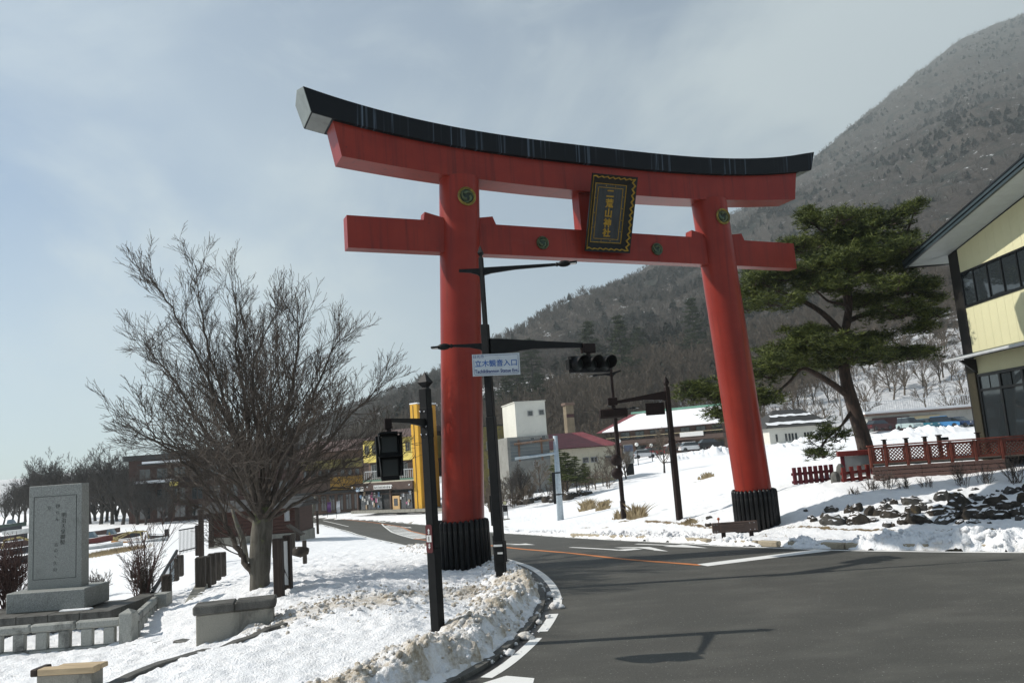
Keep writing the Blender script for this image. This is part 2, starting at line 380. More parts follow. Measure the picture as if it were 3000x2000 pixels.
BRONZE_EDGE = mat('old_gilt_bronze', (0.24, 0.18, 0.04), 0.45, 0.35, 9, metal=0.4, dirt=(0.05, 0.06, 0.03), dirt_amt=0.5)
BOARD_BLACK = mat('black_plaque_board', (0.007, 0.008, 0.007), 0.5, 0.3, 6)
BOARD_GREY = mat('grey_plaque_panel', (0.030, 0.035, 0.038), 0.55, 0.25, 4, stretch=(6, 1, 0.6))
GRANITE = None
def m_granite(name, col, speck=0.5, stain=None, stain_amt=0.4):
    m, nt, b = newmat(name)
    v = _obj(nt)
    n = _noise(nt, 60, 3, 0.75, v); n2 = _noise(nt, 25, 4, 0.7, v)
    lo = tuple(c * (1 - speck) for c in col); hi = tuple(min(1, c * (1 + speck)) for c in col)
    c = _mixc(nt, _ramp(nt, n, 0.35, 0.65), lo, hi)
    c = _mixc(nt, _ramp(nt, n2, 0.55, 0.8), c, tuple(x * 0.72 for x in col))
    if stain: c = _mixc(nt, _ramp(nt, _noise(nt, 2.2, 9, 0.7, _obj(nt, (1, 1, 0.5)), 0.6), 0.66 - stain_amt * 0.35, 0.8 - stain_amt * 0.2), c, stain)
    nt.links.new(c, b.inputs['Base Color']); b.inputs['Roughness'].default_value = 0.7
    _bump(nt, b, n, 0.25, 0.006)
    MATS[name] = m
    return m
GRANITE = m_granite('grey_granite', (0.205, 0.214, 0.200), 0.5, (0.10, 0.105, 0.09), 0.25)
GRANITE_DARK = mat('engraved_shadow', (0.055, 0.060, 0.056), 0.8, 0.2, 20)
STONE_RAIL = m_granite('weathered_stone', (0.27, 0.275, 0.25), 0.22, (0.05, 0.05, 0.045), 0.5)
STONE_DARK = m_granite('dark_weathered_stone', (0.085, 0.083, 0.074), 0.35, (0.028, 0.026, 0.022), 0.6)
CONCRETE = m_granite('old_concrete', (0.235, 0.225, 0.19), 0.15, (0.10, 0.095, 0.08), 0.5)
def m_rock(name, a, bcol, moss, snow_at=0.83):
    m, nt, b = newmat(name)
    v = _world(nt)
    n1 = _noise(nt, 5, 8, 0.7, v, 0.4)
    c = _mixc(nt, _ramp(nt, n1, 0.3, 0.7), a, bcol)
    c = _mixc(nt, _ramp(nt, _noise(nt, 2.6, 7, 0.7, v), 0.56, 0.66), c, moss)
    g = _n(nt, 'ShaderNodeNewGeometry'); s = _n(nt, 'ShaderNodeSeparateXYZ'); nt.links.new(g.outputs['True Normal'], s.inputs[0])
    ad = _n(nt, 'ShaderNodeMath', operation='MULTIPLY_ADD'); nt.links.new(_noise(nt, 4, 6, 0.65, v), ad.inputs[0]); ad.inputs[1].default_value = 0.5; nt.links.new(s.outputs['Z'], ad.inputs[2])
    c = _mixc(nt, _ramp(nt, ad.outputs[0], snow_at + 0.22, snow_at + 0.30), c, (0.80, 0.80, 0.82))
    nt.links.new(c, b.inputs['Base Color']); b.inputs['Roughness'].default_value = 0.85; b.inputs['Specular IOR Level'].default_value = 0.25
    _bump(nt, b, n1, 0.9, 0.05)
    MATS[name] = m
    return m
ROCK = m_rock('brown_field_rock', (0.022, 0.019, 0.016), (0.060, 0.050, 0.040), (0.075, 0.055, 0.025))
ROCK_GREY = m_rock('grey_field_rock', (0.035, 0.033, 0.031), (0.085, 0.080, 0.072), (0.06, 0.05, 0.03))
KERB = m_granite('tan_kerb_stone', (0.33, 0.28, 0.20), 0.15, (0.16, 0.13, 0.09), 0.45)
WOOD_DARK = mat('dark_brown_timber', (0.030, 0.020, 0.015), 0.75, 0.35, 5, bump=0.3, stretch=(6, 6, 0.5), dirt=(0.06, 0.045, 0.035), dirt_amt=0.3)
WOOD_GREY = mat('grey_weathered_timber', (0.060, 0.052, 0.043), 0.85, 0.35, 5, bump=0.35, stretch=(6, 6, 0.5), dirt=(0.026, 0.022, 0.018), dirt_amt=0.5)
WOOD_PALE = mat('pale_tan_timber', (0.42, 0.32, 0.20), 0.75, 0.15, 4, stretch=(0.5, 4, 4), dirt=(0.10, 0.07, 0.05), dirt_amt=0.25)
DECK_BROWN = mat('mauve_brown_board', (0.135, 0.078, 0.063), 0.65, 0.12, 3, stretch=(0.4, 3, 3), dirt=(0.09, 0.052, 0.042), dirt_amt=0.3)
FENCE_RED = mat('red_brown_stained_wood', (0.145, 0.036, 0.022), 0.6, 0.2, 5, dirt=(0.085, 0.024, 0.017), dirt_amt=0.35)
PICKET_RED = mat('dark_red_picket_paint', (0.085, 0.010, 0.016), 0.5, 0.2, 5)
PICKET_BRIGHT = mat('bright_red_picket_paint', (0.13, 0.017, 0.013), 0.5, 0.2, 5)
CREAM = mat('cream_siding', (0.61, 0.585, 0.38), 0.6, 0.03, 0.6, dirt=(0.57, 0.55, 0.35), dirt_amt=0.2)
SOFFIT = mat('white_soffit_board', (0.48, 0.52, 0.52), 0.6, 0.05, 3)
FASCIA = mat('blue_grey_fascia', (0.030, 0.044, 0.050), 0.4, 0.12, 3)
PILLAR_DARK = mat('dark_timber_pillar', (0.012, 0.011, 0.010), 0.55, 0.25, 4, stretch=(4, 4, 0.5))
FRAME_BLACK = mat('black_window_frame', (0.008, 0.009, 0.010), 0.35, 0.15, 6)
# ------------------------------------------------------------------ mesh helpers
class MB:
    """collects shapes; build() links them as ONE mesh object"""
    def __init__(s): s.v = []; s.f = []
    def add(s, vs, fs):
        o = len(s.v); s.v.extend([tuple(map(float, p)) for p in vs]); s.f.extend([tuple(i + o for i in f) for f in fs]); return s
    def box(s, x0, x1, y0, y1, z0, z1, M=None):
        vs = [(x, y, z) for z in (z0, z1) for y in (y0, y1) for x in (x0, x1)]
        if M is not None: vs = [M @ Vector(p) for p in vs]
        return s.add(vs, [(0, 2, 3, 1), (4, 5, 7, 6), (0, 1, 5, 4), (1, 3, 7, 5), (3, 2, 6, 7), (2, 0, 4, 6)])
    def bbox(s, x0, x1, y0, y1, z0, z1, b=0.01, M=None):
        """box with chamfered edges"""
        b = min(b, (x1 - x0) * .45, (y1 - y0) * .45, (z1 - z0) * .45)
        bm = bmesh.new(); bmesh.ops.create_cube(bm, size=1)
        for v in bm.verts: v.co = Vector(((x0 + x1) / 2 + v.co.x * (x1 - x0), (y0 + y1) / 2 + v.co.y * (y1 - y0), (z0 + z1) / 2 + v.co.z * (z1 - z0)))
        bmesh.ops.bevel(bm, geom=bm.edges[:], offset=b, segments=1, affect='EDGES')
        return s.bm(bm, M)
    def bm(s, bm, M=None):
        bm.verts.index_update()
        vs = [(M @ v.co) if M is not None else v.co.copy() for v in bm.verts]; fs = [[v.index for v in f.verts] for f in bm.faces]
        bm.free(); return s.add(vs, fs)
    def tube(s, pts, rads, n=6, cap=True, twist=0.0):
        pts = [Vector(p) for p in pts]
        if isinstance(rads, (int, float)): rads = [rads] * len(pts)
        o = len(s.v); prev = None
        for i, p in enumerate(pts):
            t = (pts[min(i + 1, len(pts) - 1)] - pts[max(i - 1, 0)])
            if t.length < 1e-9: t = Vector((0, 0, 1))
            t.normalize()
            if prev is None:
                a = t.orthogonal().normalized() if abs(t.z) < 0.95 else Vector((1, 0, 0))
                a = (a - t * a.dot(t)).normalized()
            else: a = (prev - t * prev.dot(t)).normalized()
            prev = a; b = t.cross(a)
            for k in range(n):
                q = p + (a * math.cos(2 * math.pi * k / n + twist) + b * math.sin(2 * math.pi * k / n + twist)) * rads[i]
                s.v.append(tuple(q))
        for i in range(len(pts) - 1):
            for k in range(n):
                k2 = (k + 1) % n
                s.f.append((o + i * n + k, o + i * n + k2, o + (i + 1) * n + k2, o + (i + 1) * n + k))
        if cap:
            s.f.append(tuple(o + k for k in reversed(range(n)))); e = o + (len(pts) - 1) * n; s.f.append(tuple(e + k for k in range(n)))
        return s
    def lathe(s, prof, n=24, M=None, cap=True):
        o = len(s.v)
        for r, z in prof:
            for k in range(n):
                p = Vector((r * math.cos(2 * math.pi * k / n), r * math.sin(2 * math.pi * k / n), z))
                s.v.append(tuple(M @ p) if M is not None else tuple(p))
        for i in range(len(prof) - 1):
            for k in range(n):
                k2 = (k + 1) % n
                s.f.append((o + i * n + k, o + i * n + k2, o + (i + 1) * n + k2, o + (i + 1) * n + k))
        if cap:
            s.f.append(tuple(o + k for k in reversed(range(n)))); e = o + (len(prof) - 1) * n; s.f.append(tuple(e + k for k in range(n)))
        return s
    def prism(s, poly, d0, d1, M=None):
        """polygon in the XZ plane pushed along Y from d0 to d1"""
        n = len(poly)
        vs = [Vector((x, d0, z)) for x, z in poly] + [Vector((x, d1, z)) for x, z in poly]
        if M is not None: vs = [M @ p for p in vs]
        return s.add(vs, [tuple(range(n)), tuple(reversed(range(n, 2 * n)))] + [(i, i + n, (i + 1) % n + n, (i + 1) % n) for i in range(n)])
    def sphere(s, c, r, sub=2, sc=(1, 1, 1), jit=0.0, seed=0):
        bm = bmesh.new(); bmesh.ops.create_icosphere(bm, subdivisions=sub, radius=1)
        rr = random.Random(seed)
        for v in bm.verts:
            k = 1 + jit * (rr.random() - .5) * 2
            v.co = Vector((c[0] + v.co.x * r * sc[0] * k, c[1] + v.co.y * r * sc[1] * k, c[2] + v.co.z * r * sc[2] * k))
        return s.bm(bm)
    def ribbon(s, pts, w, up=(0, 0, 1), wid=None):
        pts = [Vector(p) for p in pts]; o = len(s.v); U = Vector(up)
        for i, p in enumerate(pts):
            t = (pts[min(i + 1, len(pts) - 1)] - pts[max(i - 1, 0)]).normalized(); a = t.cross(U).normalized()
            ww = w if wid is None else wid[i]
            s.v.append(tuple(p - a * ww / 2)); s.v.append(tuple(p + a * ww / 2))
        for i in range(len(pts) - 1): s.f.append((o + 2 * i, o + 2 * i + 1, o + 2 * i + 3, o + 2 * i + 2))
        return s
    def mesh(s, name, m=None, smooth=False):
        me = bpy.data.meshes.new(name); me.from_pydata(s.v, [], s.f)
        if m is not None: me.materials.append(m)
        bm = bmesh.new(); bm.from_mesh(me); bmesh.ops.recalc_face_normals(bm, faces=bm.faces[:]); bm.to_mesh(me); bm.free()
        if smooth:
            for p in me.polygons: p.use_smooth = True
        return me
    def build(s, name, m=None, parent=None, smooth=False, loc=None, rz=0.0, auto=None):
        me = s.mesh(name, m, smooth or auto is not None)
        o = bpy.data.objects.new(name, me); COL.objects.link(o)
        if auto is not None: me.set_sharp_from_angle(angle=rad(auto))
        if parent is not None: o.parent = parent
        if loc is not None: o.location = loc
        o.rotation_euler.z = rz
        return o
def np_mesh(name, V, F4, m=None, smooth=True, F3=None):
    """fast mesh from arrays of vertices and quads (and triangles)"""
    V = np.asarray(V, np.float32); me = bpy.data.meshes.new(name)
    F4 = np.asarray(F4, np.int32).reshape(-1, 4); F3 = np.zeros((0, 3), np.int32) if F3 is None else np.asarray(F3, np.int32).reshape(-1, 3)
    me.vertices.add(len(V)); me.vertices.foreach_set('co', V.ravel())
    me.loops.add(F4.size + F3.size); me.loops.foreach_set('vertex_index', np.concatenate([F4.ravel(), F3.ravel()]))
    n = len(F4) + len(F3); me.polygons.add(n)
    st = np.concatenate([np.arange(len(F4)) * 4, len(F4) * 4 + np.arange(len(F3)) * 3]).astype(np.int32)
    me.polygons.foreach_set('loop_start', st)
    me.update(calc_edges=True); me.validate()
    me.polygons.foreach_set('use_smooth', np.full(len(me.polygons), smooth))
    if m is not None: me.materials.append(m)
    return me
def link(name, me, parent=None):
    o = bpy.data.objects.new(name, me); COL.objects.link(o)
    if parent is not None: o.parent = parent
    return o
def empty(name, loc, rz=0.0):
    o = bpy.data.objects.new(name, None); COL.objects.link(o); o.location = tuple(map(float, loc)); o.rotation_euler.z = rz; o.empty_display_size = 0.3
    return o
def tag(o, label=None, cat=None, group=None, kind=None):
    if label: o['label'] = label
    if cat: o['category'] = cat
    if group: o['group'] = group
    if kind: o['kind'] = kind
    return o
def thing(name, label, cat, loc, rz=0.0, group=None): return tag(empty(name, loc, rz), label, cat, group)
def copy_tree(o, parent=None):
    c = o.copy(); COL.objects.link(c)
    if parent is not None: c.parent = parent
    for ch in list(o.children): copy_tree(ch, c)
    return c
def attr(me, name, vals):
    a = me.attributes.new(name, 'FLOAT', 'POINT'); a.data.foreach_set('value', np.asarray(vals, np.float32).ravel())
def text_mesh(body, size, depth=0.004, bold=0.0, sx=1.0, align='CENTER'):
    c = bpy.data.curves.new('lettering', 'FONT'); c.body = body; c.size = size; c.extrude = depth; c.offset = bold
    c.align_x = align; c.align_y = 'CENTER'; c.resolution_u = 3
    o = bpy.data.objects.new('lettering', c); COL.objects.link(o)
    dg = bpy.context.evaluated_depsgraph_get(); me = bpy.data.meshes.new_from_object(o.evaluated_get(dg))
    bpy.data.objects.remove(o); bpy.data.curves.remove(c)
    vs = [(v.co.x * sx, v.co.y, v.co.z) for v in me.vertices]; fs = [tuple(p.vertices) for p in me.polygons]
    bpy.data.meshes.remove(me)
    return vs, fs
def put_text(mb, body, size, M, depth=0.004, bold=0.0, sx=1.0, align='CENTER'):
    """lettering laid in the local XY plane of M"""
    vs, fs = text_mesh(body, size, depth, bold, sx, align)
    mb.add([M @ Vector(p) for p in vs], fs); return mb
UPRIGHT = Matrix.Rotation(rad(90), 4, 'X')            # XY plane -> XZ plane, facing -Y

# ------------------------------------------------------------------ ground
def grid_axis(parts):
    out = []
    for a, b, st in parts: out.extend(np.arange(a, b - 1e-6, st))
    return np.array(out + [parts[-1][1]])
def gridmesh(xs, ys):
    nx, ny = len(xs), len(ys); X, Y = np.meshgrid(xs, ys)
    i = np.arange(nx * ny).reshape(ny, nx)
    F = np.stack([i[:-1, :-1], i[:-1, 1:], i[1:, 1:], i[1:, :-1]], -1).reshape(-1, 4)
    return X.ravel(), Y.ravel(), F
_fr = random.Random(19); FOOT = []
for (a_, b_, n_) in (((-5.2, 15.6), (-2.2, 23.5), 22), ((-4.6, 12.2), (-3.0, 17.0), 14), ((-7.6, 14.2), (-5.6, 17.8), 11), ((-2.6, 12.4), (-3.6, 18.6), 16)):
    for k in range(n_):
        t = k / (n_ - 1); FOOT.append((a_[0] + (b_[0] - a_[0]) * t + (.12 if k % 2 else -.12) + _fr.gauss(0, .05), a_[1] + (b_[1] - a_[1]) * t + _fr.gauss(0, .06)))
def snow_profile(x, y, sd):
    """snow lying on the ground: thickness, dirt and bare patches"""
    lump = fbm(x * 2.6, y * 2.6, 3, 4, 0.6); fine = fbm(x * 8, y * 8, 11, 3, 0.6); wide = fbm(x * .35, y * .35, 7, 3)
    jag = fbm(x * 3.5, y * 3.5, 21, 4, 0.65)
    dist = np.sqrt(x * x + y * y)
    edge = sd + jag * 0.16
    chop = np.abs(fbm(x * 4.3 + 5, y * 4.3, 17, 4, 0.62)) - .2
    t = 0.10 + 0.05 * wide + (0.05 * lump + 0.03 * fine + 0.09 * chop) * np.clip(1.6 - dist / 40, 0.35, 1)
    th = -0.16 + (t + 0.16) * sstep(-0.05, 0.16, edge)
    near = (y < 23) & (x < 3)
    # pavement along the far road edge: cleared strip with remains of snow
    far = (x > -2) & (~near) & (y < 60)
    strip = far & (sd > 0.25)
    bare = np.where(strip, 0.55 * np.exp(-((sd - 1.3) / 0.3) ** 2) + 0.85 * np.exp(-((sd - 2.45) / 0.24) ** 2) * (x > 4), 0.0) * (fbm(x * .9, y * .9, 31, 4) * 0.6 + 0.75)
    bare = bare + 0.6 * sstep(0.42, 0.75, fbm(x * .22 + 3, y * .22, 41, 4)) * (dist > 22)
    th = np.where(strip, th - 0.05 * np.exp(-((sd - 1.5) / 0.6) ** 2), th)
    for fx, fy in FOOT:
        k = np.exp(-(((x - fx) / .085) ** 2 + ((y - fy) / .15) ** 2)); th = th - .075 * k + .02 * np.exp(-(((x - fx) / .17) ** 2 + ((y - fy) / .24) ** 2))
    dirt = np.zeros_like(x)
    isl = near & (sd > 0)
    dirt = np.where(isl, 0.50 * np.exp(-((sd - 0.6) / 0.8) ** 2) * (y < 16.5), dirt)
    band = np.exp(-(((y - 15.6) - 0.12 * (x + 2)) / 0.9) ** 2) * (x < -0.8) * (x > -5.2)          # old wheel-thrown slush across the island
    dirt = dirt + 0.62 * band * near
    th = th + band * near * (0.04 + 0.16 * np.abs(lump))
    dirt = dirt + 0.25 * np.exp(-(sd / 0.5) ** 2) * far
    return th, dirt, bare
xs = grid_axis([(-900, -200, 70), (-200, -60, 10), (-60, -24, 2), (-24, -12, .4), (-12, 2.4, .075), (2.4, 13, .12), (13, 26, .3), (26, 60, 2), (60, 200, 7), (200, 900, 70)])
ys = grid_axis([(-40, 2, 6), (2, 8, .3), (8, 22, .075), (22, 40, .2), (40, 90, .6), (90, 160, 1.6), (160, 320, 10), (320, 1400, 90)])
GX, GY, GF = gridmesh(xs, ys)
gsd = sdist(GX, GY)
gth, gdirt, gbare = snow_profile(GX, GY, gsd)
gz = land(GX, GY, gsd) + gth
# the shore falls away to nothing; far off the sheet runs level under the mountain
me = np_mesh('ground', np.stack([GX, GY, gz], 1), GF, SNOW)
attr(me, 'dirt', gdirt); attr(me, 'bare', gbare)
ground = tag(link('ground', me), kind='structure')
def top(x, y):
    """height of the snow surface"""
    a = np.array([float(x)]), np.array([float(y)])
    s = sdist(*a); return float(land(*a, s)[0] + snow_profile(*a, s)[0][0])
def snow_hit(x, y, lo=6.0, hi=240.0):
    Y = np.geomspace(lo, hi, 1200); d = ray(x, y); X = d[0] * Y
    s = sdist(X, Y); z = land(X, Y, s) + snow_profile(X, Y, s)[0]
    b = (CAM_H + d[2] * Y) < z; i = int(np.argmax(b)) if b.any() else len(Y) - 1
    return np.array([X[i], Y[i], z[i]])

# ------------------------------------------------------------------ road
rx = grid_axis([(-90, -40, 2), (-40, -8, .8), (-8, 12, .25), (12, 60, 1.5)])
ry = grid_axis([(-30, 4, 2), (4, 40, .25), (40, 100, .8), (100, 182, 2)])
RX, RY, RF = gridmesh(rx, ry); rsd = sdist(RX, RY)
keep = (rsd[RF] < 0.55).any(1)
RF = RF[keep]; used = np.unique(RF); remap = np.full(len(RX), -1); remap[used] = np.arange(len(used))
me = np_mesh('road', np.stack([RX[used], RY[used], zroad(RY[used])], 1), remap[RF], ASPHALT)
nearc = (RX[used] < 1.5) & (RY[used] < 21)
attr(me, 'wet', np.where(nearc, 0.75 * np.exp(-((rsd[used] + 0.1) / 0.35) ** 2), 0.35 * np.exp(-((rsd[used]) / 0.25) ** 2)))
tag(link('road', me), kind='structure')
def rz(x, y, h=0.005): return (x, y, float(zroad(y)) + h)
def on_road(pts, h=0.005): return [rz(p[0], p[1], h) for p in pts]
def offset_poly(pl, d):
    pl = np.array(pl); t = np.gradient(pl, axis=0); t /= np.linalg.norm(t, axis=1)[:, None]; return pl + np.stack([t[:, 1], -t[:, 0]], 1) * d
def sub(pl, y0, y1): return pl[(pl[:, 1] > y0) & (pl[:, 1] < y1)]
def markings(name, mb, m): return tag(mb.build(name, m), kind='structure')
NKf = resample(NEAR_KERB, 0.2); FKf = resample(FAR_KERB, 0.2)
mb = MB()
for y0, y1 in ((10.15, 12.3), (12.45, 13.9), (14.15, 24), (24, 110)):
    seg = sub(offset_poly(NKf, 0.24), y0, y1)
    mb.ribbon(on_road(seg), 0.16)
seg = sub(offset_poly(FKf, -0.28), 13.0, 110)
mb.ribbon(on_road(seg), 0.12)
seg = offset_poly(FKf, -0.28); seg = seg[(seg[:, 1] < 16.9) & (seg[:, 1] > 4)]
markings('road_edge_line', mb, WHITE_LINE)
mb = MB()
orange = resample([(3.81, 18.18), (2.07, 20.78), (-.59, 27.96), (-4.6, 46), (-8.9, 66.0), (-12.6, 82), (-15.9, 90.6), (-20.2, 99), (-27, 111), (-40, 130)], 0.5)
mb.ribbon(on_road(orange, 0.006), 0.15)
o2 = resample([(-6.7, 49), (-11.5, 70.7), (-15.9, 90.6)], 0.6)
o2b = resample([(-2.2, 33.5), (-6.7, 49)], 0.6)
mb.ribbon(on_road(o2b, 0.006), 0.15)
markings('orange_centre_line', mb, ORANGE_LINE)
mb = MB()
mb.ribbon(on_road(resample([(3.83, 18.14), (5.6, 18.76), (6.95, 19.2)], 0.3), 0.007), 0.42)
# hatched island between the two orange lines further along
for k in range(26):
    t = k / 25.0; a = o2[int(t * (len(o2) - 1))]
    y = a[1]; j = int(np.argmin(np.abs(orange[:, 1] - (y + 1.5)))); b = orange[j]
    if b[0] - a[0] > 0.25: mb.ribbon(on_road([a + np.array([.1, 0]), b + np.array([-.1, 0])], 0.006), 0.45)
mb.ribbon(on_road(o2, 0.007), 0.16)
# lane arrows
def arrow(x, y, ang, L, turn=False):
    c, s_ = math.cos(ang), math.sin(ang)
    def W(u, v): return rz(x + u * c - v * s_, y + u * s_ + v * c, 0.006)
    o = len(mb.v)
    n = 8
    for i in range(n): mb.add([W(L * i / n * .62, -.08), W(L * (i + 1) / n * .62, -.08), W(L * (i + 1) / n * .62, .08), W(L * i / n * .62, .08)], [(0, 1, 2, 3)])
    if turn:
        mb.add([W(L * .62, -.08), W(L * .70, .0), W(L * .72, .5), W(L * .62, .5), W(L * .6, .1)], [(0, 1, 2, 3, 4)])
        mb.add([W(L * .40, .45), W(L * .98, .5), W(L * .64, .95)], [(0, 1, 2)])
    else: mb.add([W(L * .55, -.32), W(L, 0), W(L * .55, .32)], [(0, 1, 2)])
dirr = math.atan2(-7.2, 2.6)
arrow(1.35, 25.4, math.atan2(-4.1, 1.75), 4.8, True); arrow(3.3, 24.7, math.atan2(-4.0, 1.7), 3.6)
arrow(-1.1, 32.5, math.atan2(-4.0, 1.5), 4.0); arrow(-18.0, 97, math.atan2(-8, 4), 5.0); arrow(-12.5, 82, math.atan2(-8, 3), 5.0)
mb.add(on_road([(-.86, 9.75), (-.36, 10.2), (-.02, 10.0), (-.1, 9.1), (-.7, 8.9)], 0.006), [(0, 1, 2, 3, 4)])
mb.ribbon(on_road(resample([(-14.5, 96), (-9, 82), (-3.6, 58)], 1), .006), .12)
mb.ribbon(on_road(resample([(-26, 105), (-19.5, 90)], 1), .006), .14)
markings('white_road_marking', mb, WHITE_LINE)

# kerb stones along the far pavement and the dark gutter edge of the near corner
kerb = tag(empty('pavement_kerb', (6, 21, 0)), kind='structure')
kp = resample([p for p in FAR_KERB if 6 < p[1] < 41][::1], 0.6)
bk = MB().bbox(-.295, .295, -.09, .09, -.15, .13, .02).mesh('kerb_stone', KERB)
acc = 0
for i in range(len(kp) - 1):
    p, d = kp[i], kp[i + 1] - kp[i]; L = np.linalg.norm(d); ang = math.atan2(d[1], d[0])
    nrm = np.array([d[1], -d[0]]) / L
    acc += L
    if acc < 0.6: continue
    acc = 0
    q = p + np.array([0.07 * nrm[0], 0.07 * nrm[1]]) * (1 if (nrm @ np.array([.6, .8])) > 0 else -1)
    if not (2.0 < q[0] < 12): continue
    o = link('kerb_stone', bk, kerb); o.location = (q[0] - 6, q[1] - 21, float(zroad(q[1]))); o.rotation_euler.z = ang
mb = MB()
ring = sub(NKf, 9, 22)
kk = offset_poly(ring, -0.04)
for i in range(0, len(kk) - 1):
    a, b = kk[i], kk[i + 1]
    t = (b - a) / np.linalg.norm(b - a); n_ = np.array([t[1], -t[0]])
    P_ = [a - n_ * .06, a + n_ * .06, b + n_ * .06, b - n_ * .06]
    mb.add([(p[0], p[1], -.05) for p in P_] + [(p[0], p[1], .055) for p in P_], [(4, 5, 6, 7), (1, 2, 6, 5), (0, 3, 7, 4)])
markings('gutter_kerb', mb, STONE_DARK)

# ploughed snow: heaped rims along the road
def bank(name, line, prof, width, nv, dirt_f, amp, seed, inward, gap=None):
    """strip of heaped snow beside a road edge; prof(v) = height at distance v behind the edge"""
    line = np.array(line); n = len(line)
    t = np.gradient(line, axis=0); t /= np.linalg.norm(t, axis=1)[:, None]; nrm = np.stack([t[:, 1], -t[:, 0]], 1) * inward
    v = np.linspace(0, 1, nv) ** 1.25 * width
    X = line[:, None, 0] + nrm[:, None, 0] * v; Y = line[:, None, 1] + nrm[:, None, 1] * v
    u = np.concatenate([[0], np.cumsum(np.linalg.norm(np.diff(line, axis=0), axis=1))])[:, None] + 0 * X
    big = fbm(X * 1.1, Y * 1.1, seed, 3); mid = fbm(X * 3.4, Y * 3.4, seed + 3, 4, .65); sm = fbm(X * 11, Y * 11, seed + 9, 3, .65)
    k = np.ones_like(X)
    if gap is not None: k = gap(u, X, Y)
    jagv = fbm(u * 2.2, 0 * u + seed, seed + 20, 4, .6)
    vv = v[None, :] + jagv * 0.16 + 0.06 * fbm(X * 6, Y * 6, seed + 5, 3)
    h = prof(vv) * (1 + 0.45 * big) * k
    w = np.clip(h / 0.12, 0, 1)
    z = h + w * (np.abs(mid) * amp + mid * amp * .5 + sm * amp * 0.62 + np.abs(fbm(X * 7, Y * 7, seed + 13, 3, .6)) * amp * .7)
    edgefade = sstep(width, width * .7, v)[None, :]
    s = sdist(X, Y).reshape(X.shape)
    base = np.where(s > 0.0, land(X, Y, s.ravel()).reshape(X.shape) - 0.02, zroad(Y))
    Z = base + z * edgefade - 0.06 * (1 - edgefade) - 0.05 * (h < 0.015)
    # overhanging, clotted face: push sideways as well
    off = mid * amp * 0.9 * w
    X = X - nrm[:, None, 0] * off; Y = Y - nrm[:, None, 1] * off
    i = np.arange(n * nv).reshape(n, nv)
    F = np.stack([i[:-1, :-1], i[1:, :-1], i[1:, 1:], i[:-1, 1:]], -1).reshape(-1, 4)
    me = np_mesh(name, np.stack([X, Y, Z], -1).reshape(-1, 3), F, SNOW)
    attr(me, 'dirt', dirt_f(vv, X, Y, mid)); attr(me, 'bare', np.zeros(X.size))
    global BANK_V
    BANK_V = np.stack([X, Y, Z], -1).reshape(-1, 3)[(w.ravel() > .7)]
    return tag(link(name, me), kind='structure')
def clods(name, P_, n, r0, r1, dirt, seed, label):
    '''small lumps of snow scattered over a heap'''
    rs_ = np.random.RandomState(seed); bm = bmesh.new(); bmesh.ops.create_icosphere(bm, subdivisions=1, radius=1)
    uv = np.array([v.co[:] for v in bm.verts]); uf = np.array([[v.index for v in f.verts] for f in bm.faces]); bm.free()
    i = rs_.randint(0, len(P_), n); c = P_[i] + rs_.randn(n, 3) * .015; r = r0 + (r1 - r0) * rs_.rand(n) ** 3
    V = c[:, None] + uv[None] * (1 + .35 * (rs_.rand(n, len(uv), 1) - .5)) * r[:, None, None] * (np.array([1, 1, .8]) * (.8 + .5 * rs_.rand(n, 1, 3)))
    F_ = uf[None] + (np.arange(n) * len(uv))[:, None, None]
    me = np_mesh(name, V.reshape(-1, 3), np.zeros((0, 4)), SNOW, True, F_.reshape(-1, 3)); attr(me, 'dirt', np.repeat(dirt * (.5 + rs_.rand(n)), len(uv))); attr(me, 'bare', np.zeros(n * len(uv)))
    return tag(link(name, me), label, kind='stuff')
near_line = resample([p for p in NEAR_KERB if 6 < p[1] < 34], 0.035)
def prof_near(v): return 0.38 * sstep(0.02, 0.42, v) * (1 - 0.86 * sstep(0.5, 1.5, v))
bank('snow_bank', near_line, prof_near, 1.9, 70, lambda v, X, Y, m: 0.50 + 0.36 * np.exp(-((v - .6) / .4) ** 2) * (.6 + .8 * fbm(X * .8, Y * .8, 91, 2)) - 0.5 * sstep(15.6, 17.5, Y) + 0.5 * m, 0.085, 5, -1,
     gap=lambda u, X, Y: 0.25 + 0.75 * sstep(7, 10, Y) * (1 - .62 * sstep(15.5, 18.5, Y)))
clods('bank_clods', BANK_V, 3200, .010, .055, .62, 3, 'crumbly dirty snow lumps over the roadside bank')
far_line = resample([p for p in FAR_KERB if 7 < p[1] < 60], 0.05)
def prof_far(v): return 0.23 * sstep(-0.02, 0.3, v) * (1 - sstep(.50, 1.15, v))
far_line = far_line - .20 * (lambda t_: np.stack([t_[:, 1], -t_[:, 0]], 1) / np.linalg.norm(t_, axis=1)[:, None])(np.gradient(far_line, axis=0))
bank('roadside_snow_heap', far_line, prof_far, 1.3, 34, lambda v, X, Y, m: 0.12 + 0.30 * sstep(.25, .0, v), 0.13, 77, 1,
     gap=lambda u, X, Y: np.clip(1.0 + 1.2 * fbm(u * .45, 0 * u + 2, 5, 3) - 1.5 * np.exp(-((X - 6.15) / .35) ** 2) - 1.5 * np.exp(-((X - 7.3) / .35) ** 2), 0, 1.3) * (.62 + .5 * sstep(7.6, 8.8, X)) * (.5 + .5 * sstep(2, 5, X)))
clods('heap_clods', BANK_V, 2600, .02, .09, .15, 5, 'white broken snow lumps along the far kerb')
_r = np.random.RandomState(6); bx_ = -5 + 4.3 * _r.rand(1500); by_ = 15.6 + .12 * (bx_ + 2) + _r.randn(1500) * .75; _s = sdist(bx_, by_)
